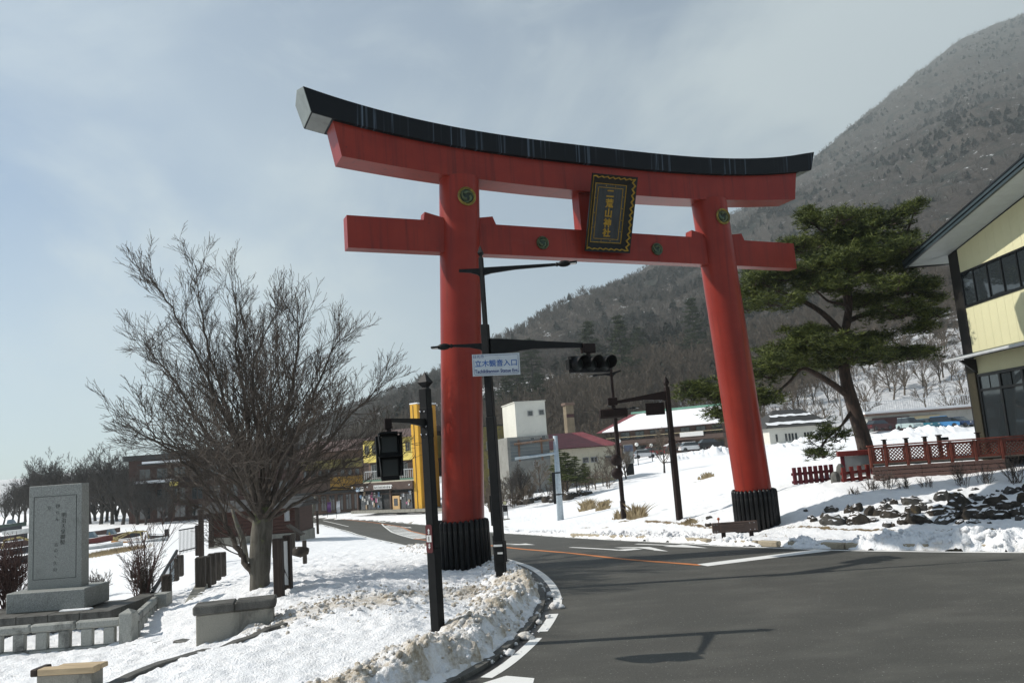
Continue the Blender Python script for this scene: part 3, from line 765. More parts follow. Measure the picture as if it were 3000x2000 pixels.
clods('slush_clods', np.stack([bx_, by_, land(bx_, by_, _s) + snow_profile(bx_, by_, _s)[0]], 1)[_s > .6], 1500, .012, .05, .6, 7, 'brown-white slush lumps across the snowy verge')
# loose clods that rolled onto the asphalt
rng = random.Random(4)
mb = MB()
for k in range(150):
    j = rng.randrange(len(near_line)); p = near_line[j]
    if not 9.5 < p[1] < 18: continue
    d = rng.random() ** 2 * 0.35 - .02; r = 0.012 + rng.random() ** 3 * 0.06
    x, y = p[0] + d, p[1] - d * .2
    mb.sphere((x, y, float(zroad(y)) + r * .5), r, 1, (1.2, 1, .8), .3, k)
for x, y, r in ((.42, 14.35, .085), (.5, 14.3, .06), (-.13, 12.15, .08), (-.05, 12.1, .05), (.36, 15.6, .05)):
    mb.sphere((x, y, r * .5), r, 2, (1.3, 1, .75), .25, int(x * 100))
o = mb.build('snow_clods', SNOW, smooth=True); attr(o.data, 'dirt', [0.45] * len(o.data.vertices)); tag(o, kind='stuff', label='loose dirty snow clods scattered on the asphalt along the bank')

# ------------------------------------------------------------------ mountain
sil = [(-300, 1085), (-100, 1090), (120, 1080), (300, 1065), (480, 1040), (620, 1000), (740, 955), (820, 918), (925, 880), (1005, 850), (1080, 825), (1170, 779), (1300, 705), (1460, 616), (1580, 545), (1690, 478), (1780, 418), (1860, 362),
       (1950, 288), (2100, 165), (2200, 90), (2280, 52), (2352, 26), (2450, 20), (2650, 110), (3000, 300), (3800, 600)]
sa = np.array([[math.atan2(ray(*p)[0], 1.0), ray(*p)[2] / math.hypot(ray(*p)[0], 1.0)] for p in sil])
def elev(a): return np.interp(a, sa[:, 0], sa[:, 1])
def ridge_r(a): return np.interp(a, [-0.6, -.3, -0.1, 0.1, 0.3, 0.6, 0.9], [850, 750, 650, 760, 1150, 2150, 2200])
def foot_r(a): return np.interp(a, [-0.6, -.3, -.15, 0.0, 0.2, 0.35, 0.6, .9], [420, 300, 190, 150, 175, 185, 190, 200])
def mountain_z(a, r):
    r0, r1 = foot_r(a), ridge_r(a)
    z1 = CAM_H + elev(a) * r1 - 6
    s = (r - r0) / (r1 - r0)
    z0 = land(np.sin(a) * r0, np.cos(a) * r0)
    up = z0 + (z1 - z0) * np.clip(s, 0, 1) ** 1.12 + np.minimum(r - r0, 0) * .25
    dn = z1 - (r - r1) * 0.55
    z = np.where(s > 1, dn, up)
    x, y = np.sin(a) * r, np.cos(a) * r
    rough = fbm(x / 160, y / 160, 3, 4, .55) * 26 * sstep(0.02, .25, s) * (1 - sstep(.8, 1.0, s))
    rough = rough + fbm(x / 35, y / 35, 13, 3, .55) * 4.0 * sstep(0.0, .1, s)
    return z + rough
aa = np.linspace(-0.75, 0.85, 250); ss = np.concatenate([np.linspace(-.06, .3, 70), np.linspace(.31, 1.0, 60), np.linspace(1.02, 1.35, 8)])
A, S = np.meshgrid(aa, ss); Rr = foot_r(A) + np.where(S < 0, S * 150, S * (ridge_r(A) - foot_r(A)))
MX, MY = np.sin(A) * Rr, np.cos(A) * Rr; MZ = mountain_z(A.ravel(), Rr.ravel()).reshape(A.shape)
i = np.arange(A.size).reshape(A.shape)
F = np.stack([i[:-1, :-1], i[:-1, 1:], i[1:, 1:], i[1:, :-1]], -1).reshape(-1, 4)
m, nt, b = newmat('wooded_mountain')
v = _world(nt)
g1 = _noise(nt, 0.012, 8, 0.6, v); g2 = _noise(nt, 0.05, 8, 0.65, v); g3 = _noise(nt, 0.35, 6, 0.7, v)
c = _mixc(nt, _ramp(nt, g3, 0.35, 0.7), (0.040, 0.034, 0.029), (0.090, 0.076, 0.066))
c = _mixc(nt, _ramp(nt, g2, 0.50, 0.64), c, (0.020, 0.026, 0.022))
sepz = _n(nt, 'ShaderNodeSeparateXYZ'); nt.links.new(v, sepz.inputs[0])
low = _n(nt, 'ShaderNodeMapRange'); nt.links.new(sepz.outputs['Z'], low.inputs[0]); low.inputs[1].default_value = 48; low.inputs[2].default_value = 14; low.inputs[3].default_value = 0.0; low.inputs[4].default_value = 0.30
sn = _n(nt, 'ShaderNodeMath', operation='ADD'); nt.links.new(_noise(nt, 0.16, 8, 0.75, v), sn.inputs[0]); nt.links.new(low.outputs[0], sn.inputs[1])
c = _mixc(nt, _ramp(nt, sn.outputs[0], 0.605, 0.67), c, (0.70, 0.71, 0.73))
nt.links.new(c, b.inputs['Base Color']); b.inputs['Roughness'].default_value = 0.95
b.inputs['Specular IOR Level'].default_value = 0.1
_bump(nt, b, g3, 1.0, 3.0)
MOUNT = m
me = np_mesh('mountain', np.stack([MX, MY, MZ], -1).reshape(-1, 3), F, MOUNT)
tag(link('mountain', me), kind='structure')
def mz(x, y): return float(mountain_z(np.array([math.atan2(x, y)]), np.array([math.hypot(x, y)]))[0])

# ------------------------------------------------------------------ trees: branching and foliage generators
def grow(mb, p, d, L, r, lev, rr, spread=0.55, up=0.25, nseg=5, kids=(5, 5, 4), wob=0.12, tip=0.25, minr=0.006, sides=(7, 5, 4, 3, 3), lr=0.55, start=0.25, level0=0):
    """one branch with its side branches, recursively"""
    p = Vector(p); d = Vector(d).normalized(); pts = [p.copy()]; rads = [r]; dirs = [d.copy()]
    for k in range(nseg):
        d = (d + Vector((rr.gauss(0, wob), rr.gauss(0, wob), rr.gauss(0, wob) + up / nseg))).normalized()
        p = p + d * (L / nseg); pts.append(p.copy()); dirs.append(d.copy())
        rads.append(max(r * (1 - (1 - tip) * (k + 1) / nseg), minr))
    mb.tube(pts, rads, sides[min(level0, len(sides) - 1)], cap=False)
    if lev <= 0: return
    n = kids[min(level0, len(kids) - 1)]; n = max(1, int(round(n * (0.8 + rr.random() * .4))))
    for j in range(n):
        t = start + (1 - start) * (j + rr.random()) / n; t = min(t, .98)
        f = t * nseg; i = min(int(f), nseg - 1); q = pts[i].lerp(pts[i + 1], f - i); dd = dirs[i + 1]
        o = dd.orthogonal().normalized(); o.rotate(Matrix.Rotation(rr.random() * 6.283, 3, dd))
        nd = (dd + o * (spread * (0.7 + rr.random() * .7))).normalized()
        grow(mb, q, nd, L * lr * (1.15 - 0.55 * t) * (0.75 + rr.random() * .5), max(rads[i] * 0.55, minr), lev - 1, rr, spread, up, max(3, nseg - 1), kids, wob * 1.15, tip, minr, sides, lr, 0.2, level0 + 1)
def bare_tree_meshes(seed, H, kids=(7, 6, 5), lev=3, minr=0.02, limbs=7, spread=.5, fork=.28, m=None):
    rr = random.Random(seed); tk = MB(); cr_ = MB()
    r0 = H * 0.024
    top_ = Vector((rr.gauss(0, .03) * H, rr.gauss(0, .03) * H, H * fork))
    tk.tube([(0, 0, -.4), (0, 0, 0), top_ * .5, top_, top_ + Vector((0, 0, H * .3))], [r0 * 1.3, r0 * 1.1, r0 * .95, r0 * .85, r0 * .35], 7)
    for k in range(limbs):
        a = k * 2.4 + rr.random(); t = .55 + .45 * rr.random()
        q = top_ * t if k < limbs - 2 else top_ + Vector((0, 0, H * .2 * rr.random()))
        dirv = Vector((math.cos(a) * (.75 - .04 * k), math.sin(a) * (.75 - .04 * k), .55 + .12 * k))
        grow(cr_, q, dirv, H * (.48 + .12 * rr.random()), r0 * .5, lev, rr, spread, .35, 5, kids, .12, .25, minr, (5, 4, 3, 3, 3), .5)
    return tk, cr_
def needle_tuft(mb, c, n, L, w, rr, flat=.55):
    """a spray of short blades"""
    for k in range(n):
        a = rr.random() * 6.283; e = rr.gauss(.35, .45)
        d = Vector((math.cos(a) * math.cos(e), math.sin(a) * math.cos(e), math.sin(e) * flat + .12)).normalized()
        s_ = d.cross(Vector((rr.gauss(0, 1), rr.gauss(0, 1), rr.gauss(0, 1)))).normalized() * w
        o = len(mb.v); l = L * (.7 + .6 * rr.random()); b_ = Vector(c)
        mb.v.extend([tuple(b_ - s_), tuple(b_ + s_), tuple(b_ + d * l)]); mb.f.append((o, o + 1, o + 2))
def fast(mb, name, m, parent=None, smooth=False):
    """link without normal fixing (fast, for twigs and leaves)"""
    me = bpy.data.meshes.new(name); me.from_pydata(mb.v, [], mb.f); me.materials.append(m)
    if smooth: me.polygons.foreach_set('use_smooth', [True] * len(me.polygons))
    return link(name, me, parent)
BARK_GREY = m_bark('grey_mossy_bark', (0.045, 0.040, 0.030), (0.115, 0.105, 0.085), (0.10, 0.11, 0.045), 3.0)
TWIG = m_bark('dark_twig_bark', (0.030, 0.023, 0.018), (0.088, 0.070, 0.055), None, 5)
TWIG_FAR = m_bark('brown_far_twigs', (0.060, 0.046, 0.033), (0.140, 0.108, 0.078), None, .15)
TWIG_DARK = m_bark('dark_far_twigs', (0.022, 0.019, 0.017), (0.055, 0.047, 0.042), None, 1)
PINE_BARK = m_bark('reddish_pine_bark', (0.018, 0.014, 0.012), (0.075, 0.046, 0.034), None, 5)
PINE_LEAF = m_foliage('pine_needles', (0.018, 0.030, 0.008), (0.125, 0.150, 0.030), 1.2)
FIR_LEAF = m_foliage('fir_needles', (0.013, 0.022, 0.010), (0.050, 0.064, 0.026), .4)
FIR_FAR = m_foliage('far_conifer_needles', (0.019, 0.024, 0.018), (0.044, 0.050, 0.038), .05)

# far wood on the slopes: two stuff objects scattering template trees with geometry nodes
def conifer_mesh(seed, H, layers, per, w, m, name, blade=1.0):
    rr = random.Random(seed); mb = MB()
    mb.tube([(0, 0, -.5), (0, 0, H * .97)], [H * .018, H * .004], 5)
    for i in range(layers):
        t = (i + .5) / layers; z = H * (.16 + .84 * t); R_ = w * H * (1 - t) ** .8 + .25
        for k in range(per):
            a = rr.random() * 6.283; l = R_ * (.65 + .45 * rr.random()); zz = z + rr.gauss(0, H * .02)
            tipp = Vector((math.cos(a) * l, math.sin(a) * l, zz + l * rr.gauss(-.12, .15))); base = Vector((0, 0, zz + l * .18))
            sd_ = Vector((-math.sin(a), math.cos(a), rr.gauss(0, .3))) * (l * .30 * blade)
            o = len(mb.v); md = base.lerp(tipp, .6)
            mb.v.extend([tuple(base), tuple(md - sd_), tuple(tipp), tuple(md + sd_ + Vector((0, 0, l * .06)))]); mb.f.append((o, o + 1, o + 2, o + 3))
    me = bpy.data.meshes.new(name); me.from_pydata(mb.v, [], mb.f); me.materials.append(m); return me
def scatter(name, pts, scales, templates, label):
    P_ = np.asarray(pts, np.float32); me = bpy.data.meshes.new(name); me.vertices.add(len(P_)); me.vertices.foreach_set('co', P_.ravel())
    attr(me, 'size', scales); rs = np.random.RandomState(len(P_)); attr(me, 'turn', rs.rand(len(P_)) * 6.283); 
    a = me.attributes.new('pick', 'INT', 'POINT'); a.data.foreach_set('value', rs.randint(0, len(templates), len(P_)).astype(np.int32))
    o = link(name, me); tag(o, label, kind='stuff')
    ng = bpy.data.node_groups.new(name + '_scatter', 'GeometryNodeTree')
    ng.interface.new_socket('Geometry', in_out='INPUT', socket_type='NodeSocketGeometry'); ng.interface.new_socket('Geometry', in_out='OUTPUT', socket_type='NodeSocketGeometry')
    gi = ng.nodes.new('NodeGroupInput'); go = ng.nodes.new('NodeGroupOutput'); jn = ng.nodes.new('GeometryNodeJoinGeometry')
    def na(n_, t_):
        x = ng.nodes.new('GeometryNodeInputNamedAttribute'); x.data_type = t_; x.inputs[0].default_value = n_; return x.outputs[0]
    for k, tm in enumerate(templates):
        to = bpy.data.objects.new(tm.name, tm)                         # template lives outside the scene
        oi = ng.nodes.new('GeometryNodeObjectInfo'); oi.inputs[0].default_value = to
        ip = ng.nodes.new('GeometryNodeInstanceOnPoints'); cmpn = ng.nodes.new('FunctionNodeCompare'); cmpn.data_type = 'INT'; cmpn.operation = 'EQUAL'
        ng.links.new(na('pick', 'INT'), cmpn.inputs[2]); cmpn.inputs[3].default_value = k
        ng.links.new(gi.outputs[0], ip.inputs['Points']); ng.links.new(cmpn.outputs[0], ip.inputs['Selection'])
        ng.links.new(oi.outputs['Geometry'], ip.inputs['Instance'])
        cx = ng.nodes.new('ShaderNodeCombineXYZ'); ng.links.new(na('turn', 'FLOAT'), cx.inputs[2])
        e2r = ng.nodes.new('FunctionNodeEulerToRotation'); ng.links.new(cx.outputs[0], e2r.inputs[0]); ng.links.new(e2r.outputs[0], ip.inputs['Rotation'])
        ng.links.new(na('size', 'FLOAT'), ip.inputs['Scale'])
        ng.links.new(ip.outputs[0], jn.inputs[0])
    ng.links.new(jn.outputs[0], go.inputs[0])
    md = o.modifiers.new('scatter', 'NODES'); md.node_group = ng
    return o
def tuft_tree(seed, H, name, m, n=5, lev=2, minr=.035):
    tk, c_ = bare_tree_meshes(seed, H, (6, 5, 4), lev, minr, n, .55)
    c_.add(tk.v, tk.f); me = bpy.data.meshes.new(name); me.from_pydata(c_.v, [], c_.f); me.materials.append(m); return me
rs = np.random.RandomState(8)
def slope_points(n, s0, s1, a0, a1, dens=None, gamma=1.0):
    out = []
    while len(out) < n:
        a = a0 + (a1 - a0) * rs.rand(4 * n); s = s0 + (s1 - s0) * rs.rand(4 * n) ** gamma
        r = foot_r(a) + s * (ridge_r(a) - foot_r(a)); x, y = np.sin(a) * r, np.cos(a) * r
        k = np.ones_like(a, bool) if dens is None else rs.rand(4 * n) < dens(x, y, s, a)
        out.extend(np.stack([x, y, mountain_z(a, r)], 1)[k].tolist())
    return np.array(out[:n])
bt = [tuft_tree(k, 9.0, 'bare_slope_tree', TWIG_FAR, 6, 2) for k in range(3)]
TWIG_HILL = m_bark('grey_hill_twigs', (0.045, 0.037, 0.031), (0.098, 0.082, 0.070), None, .15)
bfar = [tuft_tree(20 + k, 9.0, 'far_bare_slope_tree', TWIG_HILL, 5, 1, .10) for k in range(3)]
ct = [conifer_mesh(k, 9.0, 16, 10, .42, FIR_FAR, 'slope_conifer') for k in range(3)]
p1 = slope_points(2300, 0.0, .16, -.36, .62, lambda x, y, s, a: np.clip(.10 + 1.6 * sstep(.03, .13, s), 0, 1)); scatter('bare_hillside_wood', p1, .55 + .6 * rs.rand(len(p1)), bt, 'leafless brown wood covering the lower mountain slope')
p2 = slope_points(7500, .10, 1.0, -.36, .66, None, .8); scatter('far_bare_wood', p2, .45 + .5 * rs.rand(len(p2)), bfar, 'hazy leafless wood high on the mountain')
dn = lambda x, y, s, a: sstep(.02, .32, fbm(x / 60, y / 60, 71, 3)) * .9 + .03
p3 = slope_points(5200, .05, .95, -.34, .66, dn, .9); scatter('far_conifers', p3, (.40 + .55 * rs.rand(len(p3)) ** 2), ct, 'dark conifers in clumps over the mountain slope')
# ridge fringe
aR = -.34 + .98 * rs.rand(1500); rR = ridge_r(aR) * (.985 + .02 * rs.rand(1500)); pR = np.stack([np.sin(aR) * rR, np.cos(aR) * rR, mountain_z(aR, rR)], 1)
scatter('ridge_trees', pR, .28 + .30 * rs.rand(1500), bfar, 'thin fringe of trees along the mountain ridge')
# ------------------------------------------------------------------ torii gate
TX, TY, TYAW = 2.654, 22.193, 0.4378
torii = thing('torii_gate', 'giant vermilion torii gate with black curved top beam spanning the road', 'torii gate', (TX, TY, 0), TYAW)
def beam(zb, zt, S_b, S_t, wb, wt_, n, ridge=None):
    """curved beam with slanted ends; zb, zt give heights along the span"""
    b = MB(); prof = []
    for k in range(n + 1):
        u = -1 + 2 * k / n; sb, st_ = u * S_b, u * S_t
        ring = [(sb, -wb / 2, zb(sb)), (st_, -wt_ / 2, zt(st_))]
        if ridge: ring.append((u * (S_t + .05), 0, zt(st_) + ridge))
        ring += [(st_, wt_ / 2, zt(st_)), (sb, wb / 2, zb(sb))]
        prof.append(ring)
    m_ = len(prof[0]); b.v = [p for r in prof for p in r]
    for k in range(n):
        for j in range(m_):
            j2 = (j + 1) % m_; b.f.append((k * m_ + j, k * m_ + j2, (k + 1) * m_ + j2, (k + 1) * m_ + j))
    b.f.append(tuple(range(m_))); b.f.append(tuple(n * m_ + j for j in reversed(range(m_))))
    return b
kz_t = lambda s: 11.19 + .695 * abs(s / 8.271) ** 3
kz_b = lambda s: 10.685 + .58 * abs(s / 8.093) ** 2.7
sz_b = lambda s: 9.91 + .355 * abs(s / 7.365) ** 2.3
kas = beam(kz_b, kz_t, 8.093, 8.271, 1.02, 1.10, 48, .16).build('top_beam', KASAGI, torii, auto=25)
beam(sz_b, lambda s: kz_b(s) - .003, 7.365, 7.55, .745, .745, 48).build('lower_beam', RED, torii, auto=25)
for sg in (-1, 1):
    cap_ = MB(); a = []
    for x, y, z in ((8.097, -.50, kz_b(8.09) + .01), (8.275, -.54, kz_t(8.27) - .01), (8.325, 0, kz_t(8.27) + .15), (8.275, .54, kz_t(8.27) - .01), (8.097, .50, kz_b(8.09) + .01)): a.append((sg * x, y, z))
    cap_.add(a + [(p[0] + sg * .012, p[1], p[2]) for p in a], [tuple(range(5)), tuple(range(9, 4, -1))] + [(i, (i + 1) % 5, (i + 1) % 5 + 5, i + 5) for i in range(5)])
    cap_.build('end_cap', GREY_METAL, kas)
    so = MB(); q = []
    for k in range(7):
        s_ = 7.60 + (8.07 - 7.60) * k / 6; q.append((s_, kz_b(s_) - .006))
    for k in range(6):
        (s0_, z0_), (s1_, z1_) = q[k], q[k + 1]
        so.add([(sg * s0_, -.48, z0_), (sg * s1_, -.48, z1_), (sg * s1_, .48, z1_), (sg * s0_, .48, z0_)], [(0, 1, 2, 3)])
    so.build('soffit_plate', GREY_METAL, kas)
MB().box(-7.259, 7.259, -.1775, .1775, 8.0, 8.829).build('tie_beam', RED, torii)
MB().box(-.62, .55, -.19, .19, 8.829, 9.905).build('strut', RED, torii)
for sg in (-1, 1):
    for side in (-1, 1):
        c0 = 4.24 * sg + side * .42; c1 = 4.24 * sg + side * 1.02
        p0, p1 = (c0, c1) if side > 0 else (c1, c0)
        hi, lo = (.15, .20) if side > 0 else (.20, .15)
        MB().prism([(p0, 8.831), (p1, 8.831), (p1 - .09, 8.831 + .225), (p0, 8.831 + .15)] if side > 0 else
                   [(p0, 8.831), (p1, 8.831), (p1, 8.921), (p0 + .04, 9.055)], -.15, .15).build('wedge', RED, torii)
rib = None
for sg in (-1, 1):
    cb = MB(); n = 64; ringz = [0.0, 1.19, 4, 8, 10.05]
    for z in ringz:
        t = z / 9.976; cxx = sg * (4.678 + (4.151 - 4.678) * t); r_ = .527 + .008 * t
        for k in range(n): cb.v.append((cxx + r_ * math.cos(2 * math.pi * k / n), r_ * math.sin(2 * math.pi * k / n), z))
    for i in range(len(ringz) - 1):
        for k in range(n): cb.f.append((i * n + k, i * n + (k + 1) % n, (i + 1) * n + (k + 1) % n, (i + 1) * n + k))
    colm = cb.build('column', RED, torii, smooth=True)
    slv = MB(); rr0 = .575
    slv.lathe([(rr0, -.45), (rr0 + .01, 1.15), (rr0 - .03, 1.17)], 52, Matrix.Translation((sg * 4.64, 0, 0)))
    sl_ = slv.build('base_sleeve', RIB_BLACK, torii)
    if rib is None:
        rb = MB(); rb.tube([(0, 0, -.45), (0, 0, 1.13), (-.01, 0, 1.18), (-.035, 0, 1.205)], [.062, .062, .056, .03], 8); rib = rb.mesh('rib', RIB_BLACK, True)
    for k in range(28):
        a = 2 * math.pi * k / 28; o = link('rib', rib, sl_); o.location = (sg * 4.64 + .60 * math.cos(a), .60 * math.sin(a), .012 * math.sin(3 * a + sg)); o.rotation_euler.z = a
def medallion(name, M, R_, parent, edge):
    d = MB(); d.lathe([(R_ * .98, 0), (R_, .03), (R_ * .93, .06), (R_ * .84, .045), (R_ * .8, .03)], 32, M)
    o = d.build(name, edge, parent, auto=40)
    f_ = MB(); f_.lathe([(R_ * .82, .028), (R_ * .5, .036), (.01, .038)], 32, M); f_.build('medallion_face', BRONZE, o, smooth=True)
    sw = MB()
    for k in range(3):
        pts, rd = [], []
        for j in range(12):
            t = j / 11; a = 2 * math.pi * k / 3 + 0.3 - t * 2.5; r = R_ * (.34 + .36 * t)
            pts.append(M @ Vector((r * math.cos(a), r * math.sin(a), .034))); rd.append(R_ * (.20 * (1 - t) ** .7 + .02))
        sw.tube(pts, [x * .8 for x in rd], 8)
    sw.build('comma_swirl', BRONZE_LIGHT, o, smooth=True)
    return o
for sg in (-1, 1):
    medallion('medallion', Matrix.Translation((sg * 4.18, -.525, 9.42)) @ Matrix.Rotation(rad(90), 4, 'X'), .255, torii, BRONZE_EDGE)
    medallion('medallion', Matrix.Translation((sg * 1.885, -.178, 8.385)) @ Matrix.Rotation(rad(90), 4, 'X'), .185, torii, BRONZE_LIGHT)
# plaque: splayed black frame with gold lines round a recessed grey panel with gold characters
PM = Matrix.Translation((.06, -.30, 8.19)) @ Matrix.Rotation(math.atan2(.75, 1.99), 4, 'X')
PW, PH, IW, IH, DEP = .73, 2.13, .50, 1.62, .20
plq = MB(); iz0 = (PH - IH) / 2; iz1 = iz0 + IH
outer = [(-PW, 0), (PW, 0), (PW, PH), (-PW, PH)]; inner = [(-IW, iz0), (IW, iz0), (IW, iz1), (-IW, iz1)]
vs = [PM @ Vector((x, -.10, z)) for x, z in outer] + [PM @ Vector((x, DEP - .10, z)) for x, z in inner] + [PM @ Vector((x, -.04, z)) for x, z in outer] + [PM @ Vector((x, DEP - .02, z)) for x, z in inner]
fs = []
for i in range(4):
    j = (i + 1) % 4; fs += [(i, j, 4 + j, 4 + i), (8 + i, 12 + i, 12 + j, 8 + j), (i, 8 + i, 8 + j, j), (4 + i, 4 + j, 12 + j, 12 + i)]
plq.add(vs, fs); plaque = plq.build('plaque', BOARD_BLACK, torii)
MB().box(-IW, IW, DEP - .105, DEP - .03, iz0, iz1, PM).build('plaque_panel', BOARD_GREY, plaque)
def yslope(x, z):
    u = max((abs(x) - IW) / (PW - IW), (iz0 - z) / iz0, (z - iz1) / iz0); u = min(max(u, 0), 1); return DEP - .10 - DEP * u
def gold_line(mb, pts, w):
    for i in range(len(pts) - 1):
        (x0, z0), (x1, z1) = pts[i], pts[i + 1]; dx, dz = x1 - x0, z1 - z0; L = math.hypot(dx, dz); nx, nz = -dz / L * w / 2, dx / L * w / 2
        ex, ez = dx / L * w * .3, dz / L * w * .3
        cs = [(x0 - ex + nx, z0 - ez + nz), (x0 - ex - nx, z0 - ez - nz), (x1 + ex - nx, z1 + ez - nz), (x1 + ex + nx, z1 + ez + nz)]
        lo = [PM @ Vector((x, yslope(x, z) + .004, z)) for x, z in cs]; hi = [PM @ Vector((x, yslope(x, z) - .016, z)) for x, z in cs]
        mb.add(lo + hi, [(4, 5, 6, 7), (0, 1, 5, 4), (1, 2, 6, 5), (2, 3, 7, 6), (3, 0, 4, 7)])
rr = random.Random(2); wav = []
a_, c_ = PW - .055, .07
def wavy(p, q_, n, amp):
    out = []
    for k in range(n):
        t = k / n; x = p[0] + (q_[0] - p[0]) * t; z = p[1] + (q_[1] - p[1]) * t
        dx, dz = q_[0] - p[0], q_[1] - p[1]; L = math.hypot(dx, dz); o = (amp * (.5 + .5 * rr.random()) * (1 if k % 2 else -.3)) if 0 < k < n else 0
        out.append((x - dz / L * o, z + dx / L * o))
    return out
wav = wavy((-a_, c_), (a_, c_), 15, .035) + wavy((a_, c_), (a_, PH - c_), 22, .055) + wavy((a_, PH - c_), (-a_, PH - c_), 15, .035) + wavy((-a_, PH - c_), (-a_, c_), 16, .016)
g = MB(); gold_line(g, wav + [wav[0]], .030); g.build('gold_wave_border', GOLD, plaque)
g = MB()
for ins, w in ((.0, .018), (.10, .015)):
    x, z0_, z1_ = IW - ins, iz0 + ins, iz1 - ins; gold_line(g, [(-x, z0_), (x, z0_), (x, z1_), (-x, z1_), (-x, z0_)], w)
g.build('gold_frame_line', GOLD, plaque)
g = MB()
for x, z in [(-IW + .05, iz0 + IH * t) for t in (.25, .5, .75)] + [(IW - .05, iz0 + IH * t) for t in (.2, .4, .6, .8)] + [(t, iz1 - .05) for t in (-.15, .15)] + [(t, iz0 + .05) for t in (-.15, .15)]:
    MB().lathe([(.014, 0), (.01, .012)], 8, PM @ Matrix.Translation((x, DEP - .105, z)) @ UPRIGHT).build('brass_stud', GOLD, plaque)
g = MB()
for k, ch in enumerate('二荒山神社'):
    put_text(g, ch, .255, PM @ Matrix.Translation((0.0, DEP - .107, iz1 - .27 - k * .272)) @ UPRIGHT, .012, .008)
g.build('gold_characters', GOLD, plaque)

# ------------------------------------------------------------------ street poles
def sq_pole(mb, x, y, z0, z1, w, rz_, M=None):
    T = Matrix.Translation((x, y, 0)) @ Matrix.Rotation(rz_, 4, 'Z'); h = w / 2
    return mb.bbox(-h, h, -h, h, z0, z1, w * .07, T)
def finial(mb, x, y, z, w, h, rz_):
    T = Matrix.Translation((x, y, z)) @ Matrix.Rotation(rz_ + rad(45), 4, 'Z')
    return mb.lathe([(w * .42, 0), (w * .34, h * .10), (w * .80, h * .38), (.004, h)], 4, T)
def lamp_arm(root, p, q_, w0, w1, m, gusset=True, sw=.42):
    """tapered bracket from p to q with a deep root"""
    p, q_ = Vector(p), Vector(q_); d = (q_ - p); L = d.length; d.normalize(); s_ = d.cross(Vector((0, 0, 1))).normalized(); u = s_.cross(d)
    mb = MB(); secs = [(0, w0 * .5, w0 * 1.5 if gusset else w0 * .5), (.12, w0 * .5, w0 * 1.0 if gusset else w0 * .5), (.45, (w0 * .6 + w1 * .4) * .5, (w0 + w1) * .30), (1, w1 * .5, w1 * .5)]
    for t, up_, dn_ in secs:
        c = p + d * L * t
        hw = (w0 + (w1 - w0) * t) * sw
        mb.v += [tuple(c + s_ * hw + u * up_), tuple(c - s_ * hw + u * up_), tuple(c - s_ * hw - u * dn_), tuple(c + s_ * hw - u * dn_)]
    for i in range(3):
        for k in range(4): mb.f.append((i * 4 + k, i * 4 + (k + 1) % 4, i * 4 + 4 + (k + 1) % 4, i * 4 + 4 + k))
    mb.f += [(3, 2, 1, 0), (12, 13, 14, 15)]
    return mb.build('bracket_arm', m, root)
def led_head(root, p, d, L=.62):
    """slim LED street lamp: rounded neck, flat frame with a pale lens underneath"""
    p, d = Vector(p), Vector(d).normalized(); q_ = d.to_track_quat('X', 'Z').to_matrix().to_4x4(); M = Matrix.Translation(p) @ q_
    mb = MB(); mb.lathe([(.03, 0), (.045, .02), (.045, .05), (.03, .06)], 10, M @ Matrix.Rotation(rad(90), 4, 'Y'))
    bm = bmesh.new(); bmesh.ops.create_icosphere(bm, subdivisions=2, radius=1)
    for v in bm.verts: v.co = Vector((.19 + v.co.x * .15, v.co.y * .085, v.co.z * .07))
    mb.bm(bm, M); mb.bbox(.28, L, -.09, .09, -.02, .02, .015, M)
    o = mb.build('lamp_head', STREET_BLACK, root, auto=35)
    MB().box(.31, L - .03, -.07, .07, -.027, -.021, M).build('lamp_lens', mat('pale_lamp_lens', (.55, .57, .56), .25, .05, 5), o)
    return o
def hood(mb, c, r, l, M, th=.006):
    """round visor, cut away at the bottom"""
    n = 18; o = len(mb.v)
    for i in range(n + 1):
        a = rad(-30) + rad(240) * i / n; k = 1 - .45 * (abs(i / n - .5) * 2) ** 2
        for rr_ in (r, r - th):
            mb.v.append(tuple(M @ Vector((c[0] + rr_ * math.cos(a), 0, c[1] + rr_ * math.sin(a))))); mb.v.append(tuple(M @ Vector((c[0] + rr_ * math.cos(a), -l * k, c[1] + rr_ * math.sin(a)))))
    for i in range(n):
        b_ = o + i * 4; mb.f += [(b_, b_ + 1, b_ + 5, b_ + 4), (b_ + 2, b_ + 6, b_ + 7, b_ + 3), (b_ + 1, b_ + 3, b_ + 7, b_ + 5)]
    return mb

# near pole with the pedestrian signal
NPX, NPY = -1.351, 11.88
npz = 0.15
root = thing('pedestrian_signal_pole', 'nearest dark square signal pole with pyramid finial and hanging two-lens walk signal', 'signal pole', (NPX, NPY, npz))
R30 = rad(-30)
mb = MB(); sq_pole(mb, 0, 0, -.3, 1.25, .152, R30); sq_pole(mb, 0, 0, 1.25, 3.58, .138, R30); sq_pole(mb, 0, 0, 2.85, 3.30, .148, R30)
mb.build('pole', STREET_BLACK, root)
mb = MB(); finial(mb, 0.01, 0, 3.58, .15, .25, R30); mb.build('finial', STREET_BLACK, root)
arm_dir = Vector((-.40, -1.05, -.01))
lamp_arm(root, Vector((-.03, -.05, 3.10)), Vector((-.03, -.05, 3.10)) + arm_dir, .07, .05, STREET_BLACK, sw=.36)
mb = MB()
for x, z in ((-.045, 3.24), (.03, 3.24), (.045, 3.02), (-.045, 2.90), (.045, 2.90)):
    MB().lathe([(.011, 0), (.011, .008), (.006, .013)], 8, Matrix.Rotation(R30, 4, 'Z') @ Matrix.Translation((x, -.078, z)) @ UPRIGHT).build('bolt', CHROME, root, smooth=True)
hx, hy = -.405, -1.06; HM = Matrix.Translation((hx, hy, 2.61)) @ Matrix.Rotation(rad(14), 4, 'Z')
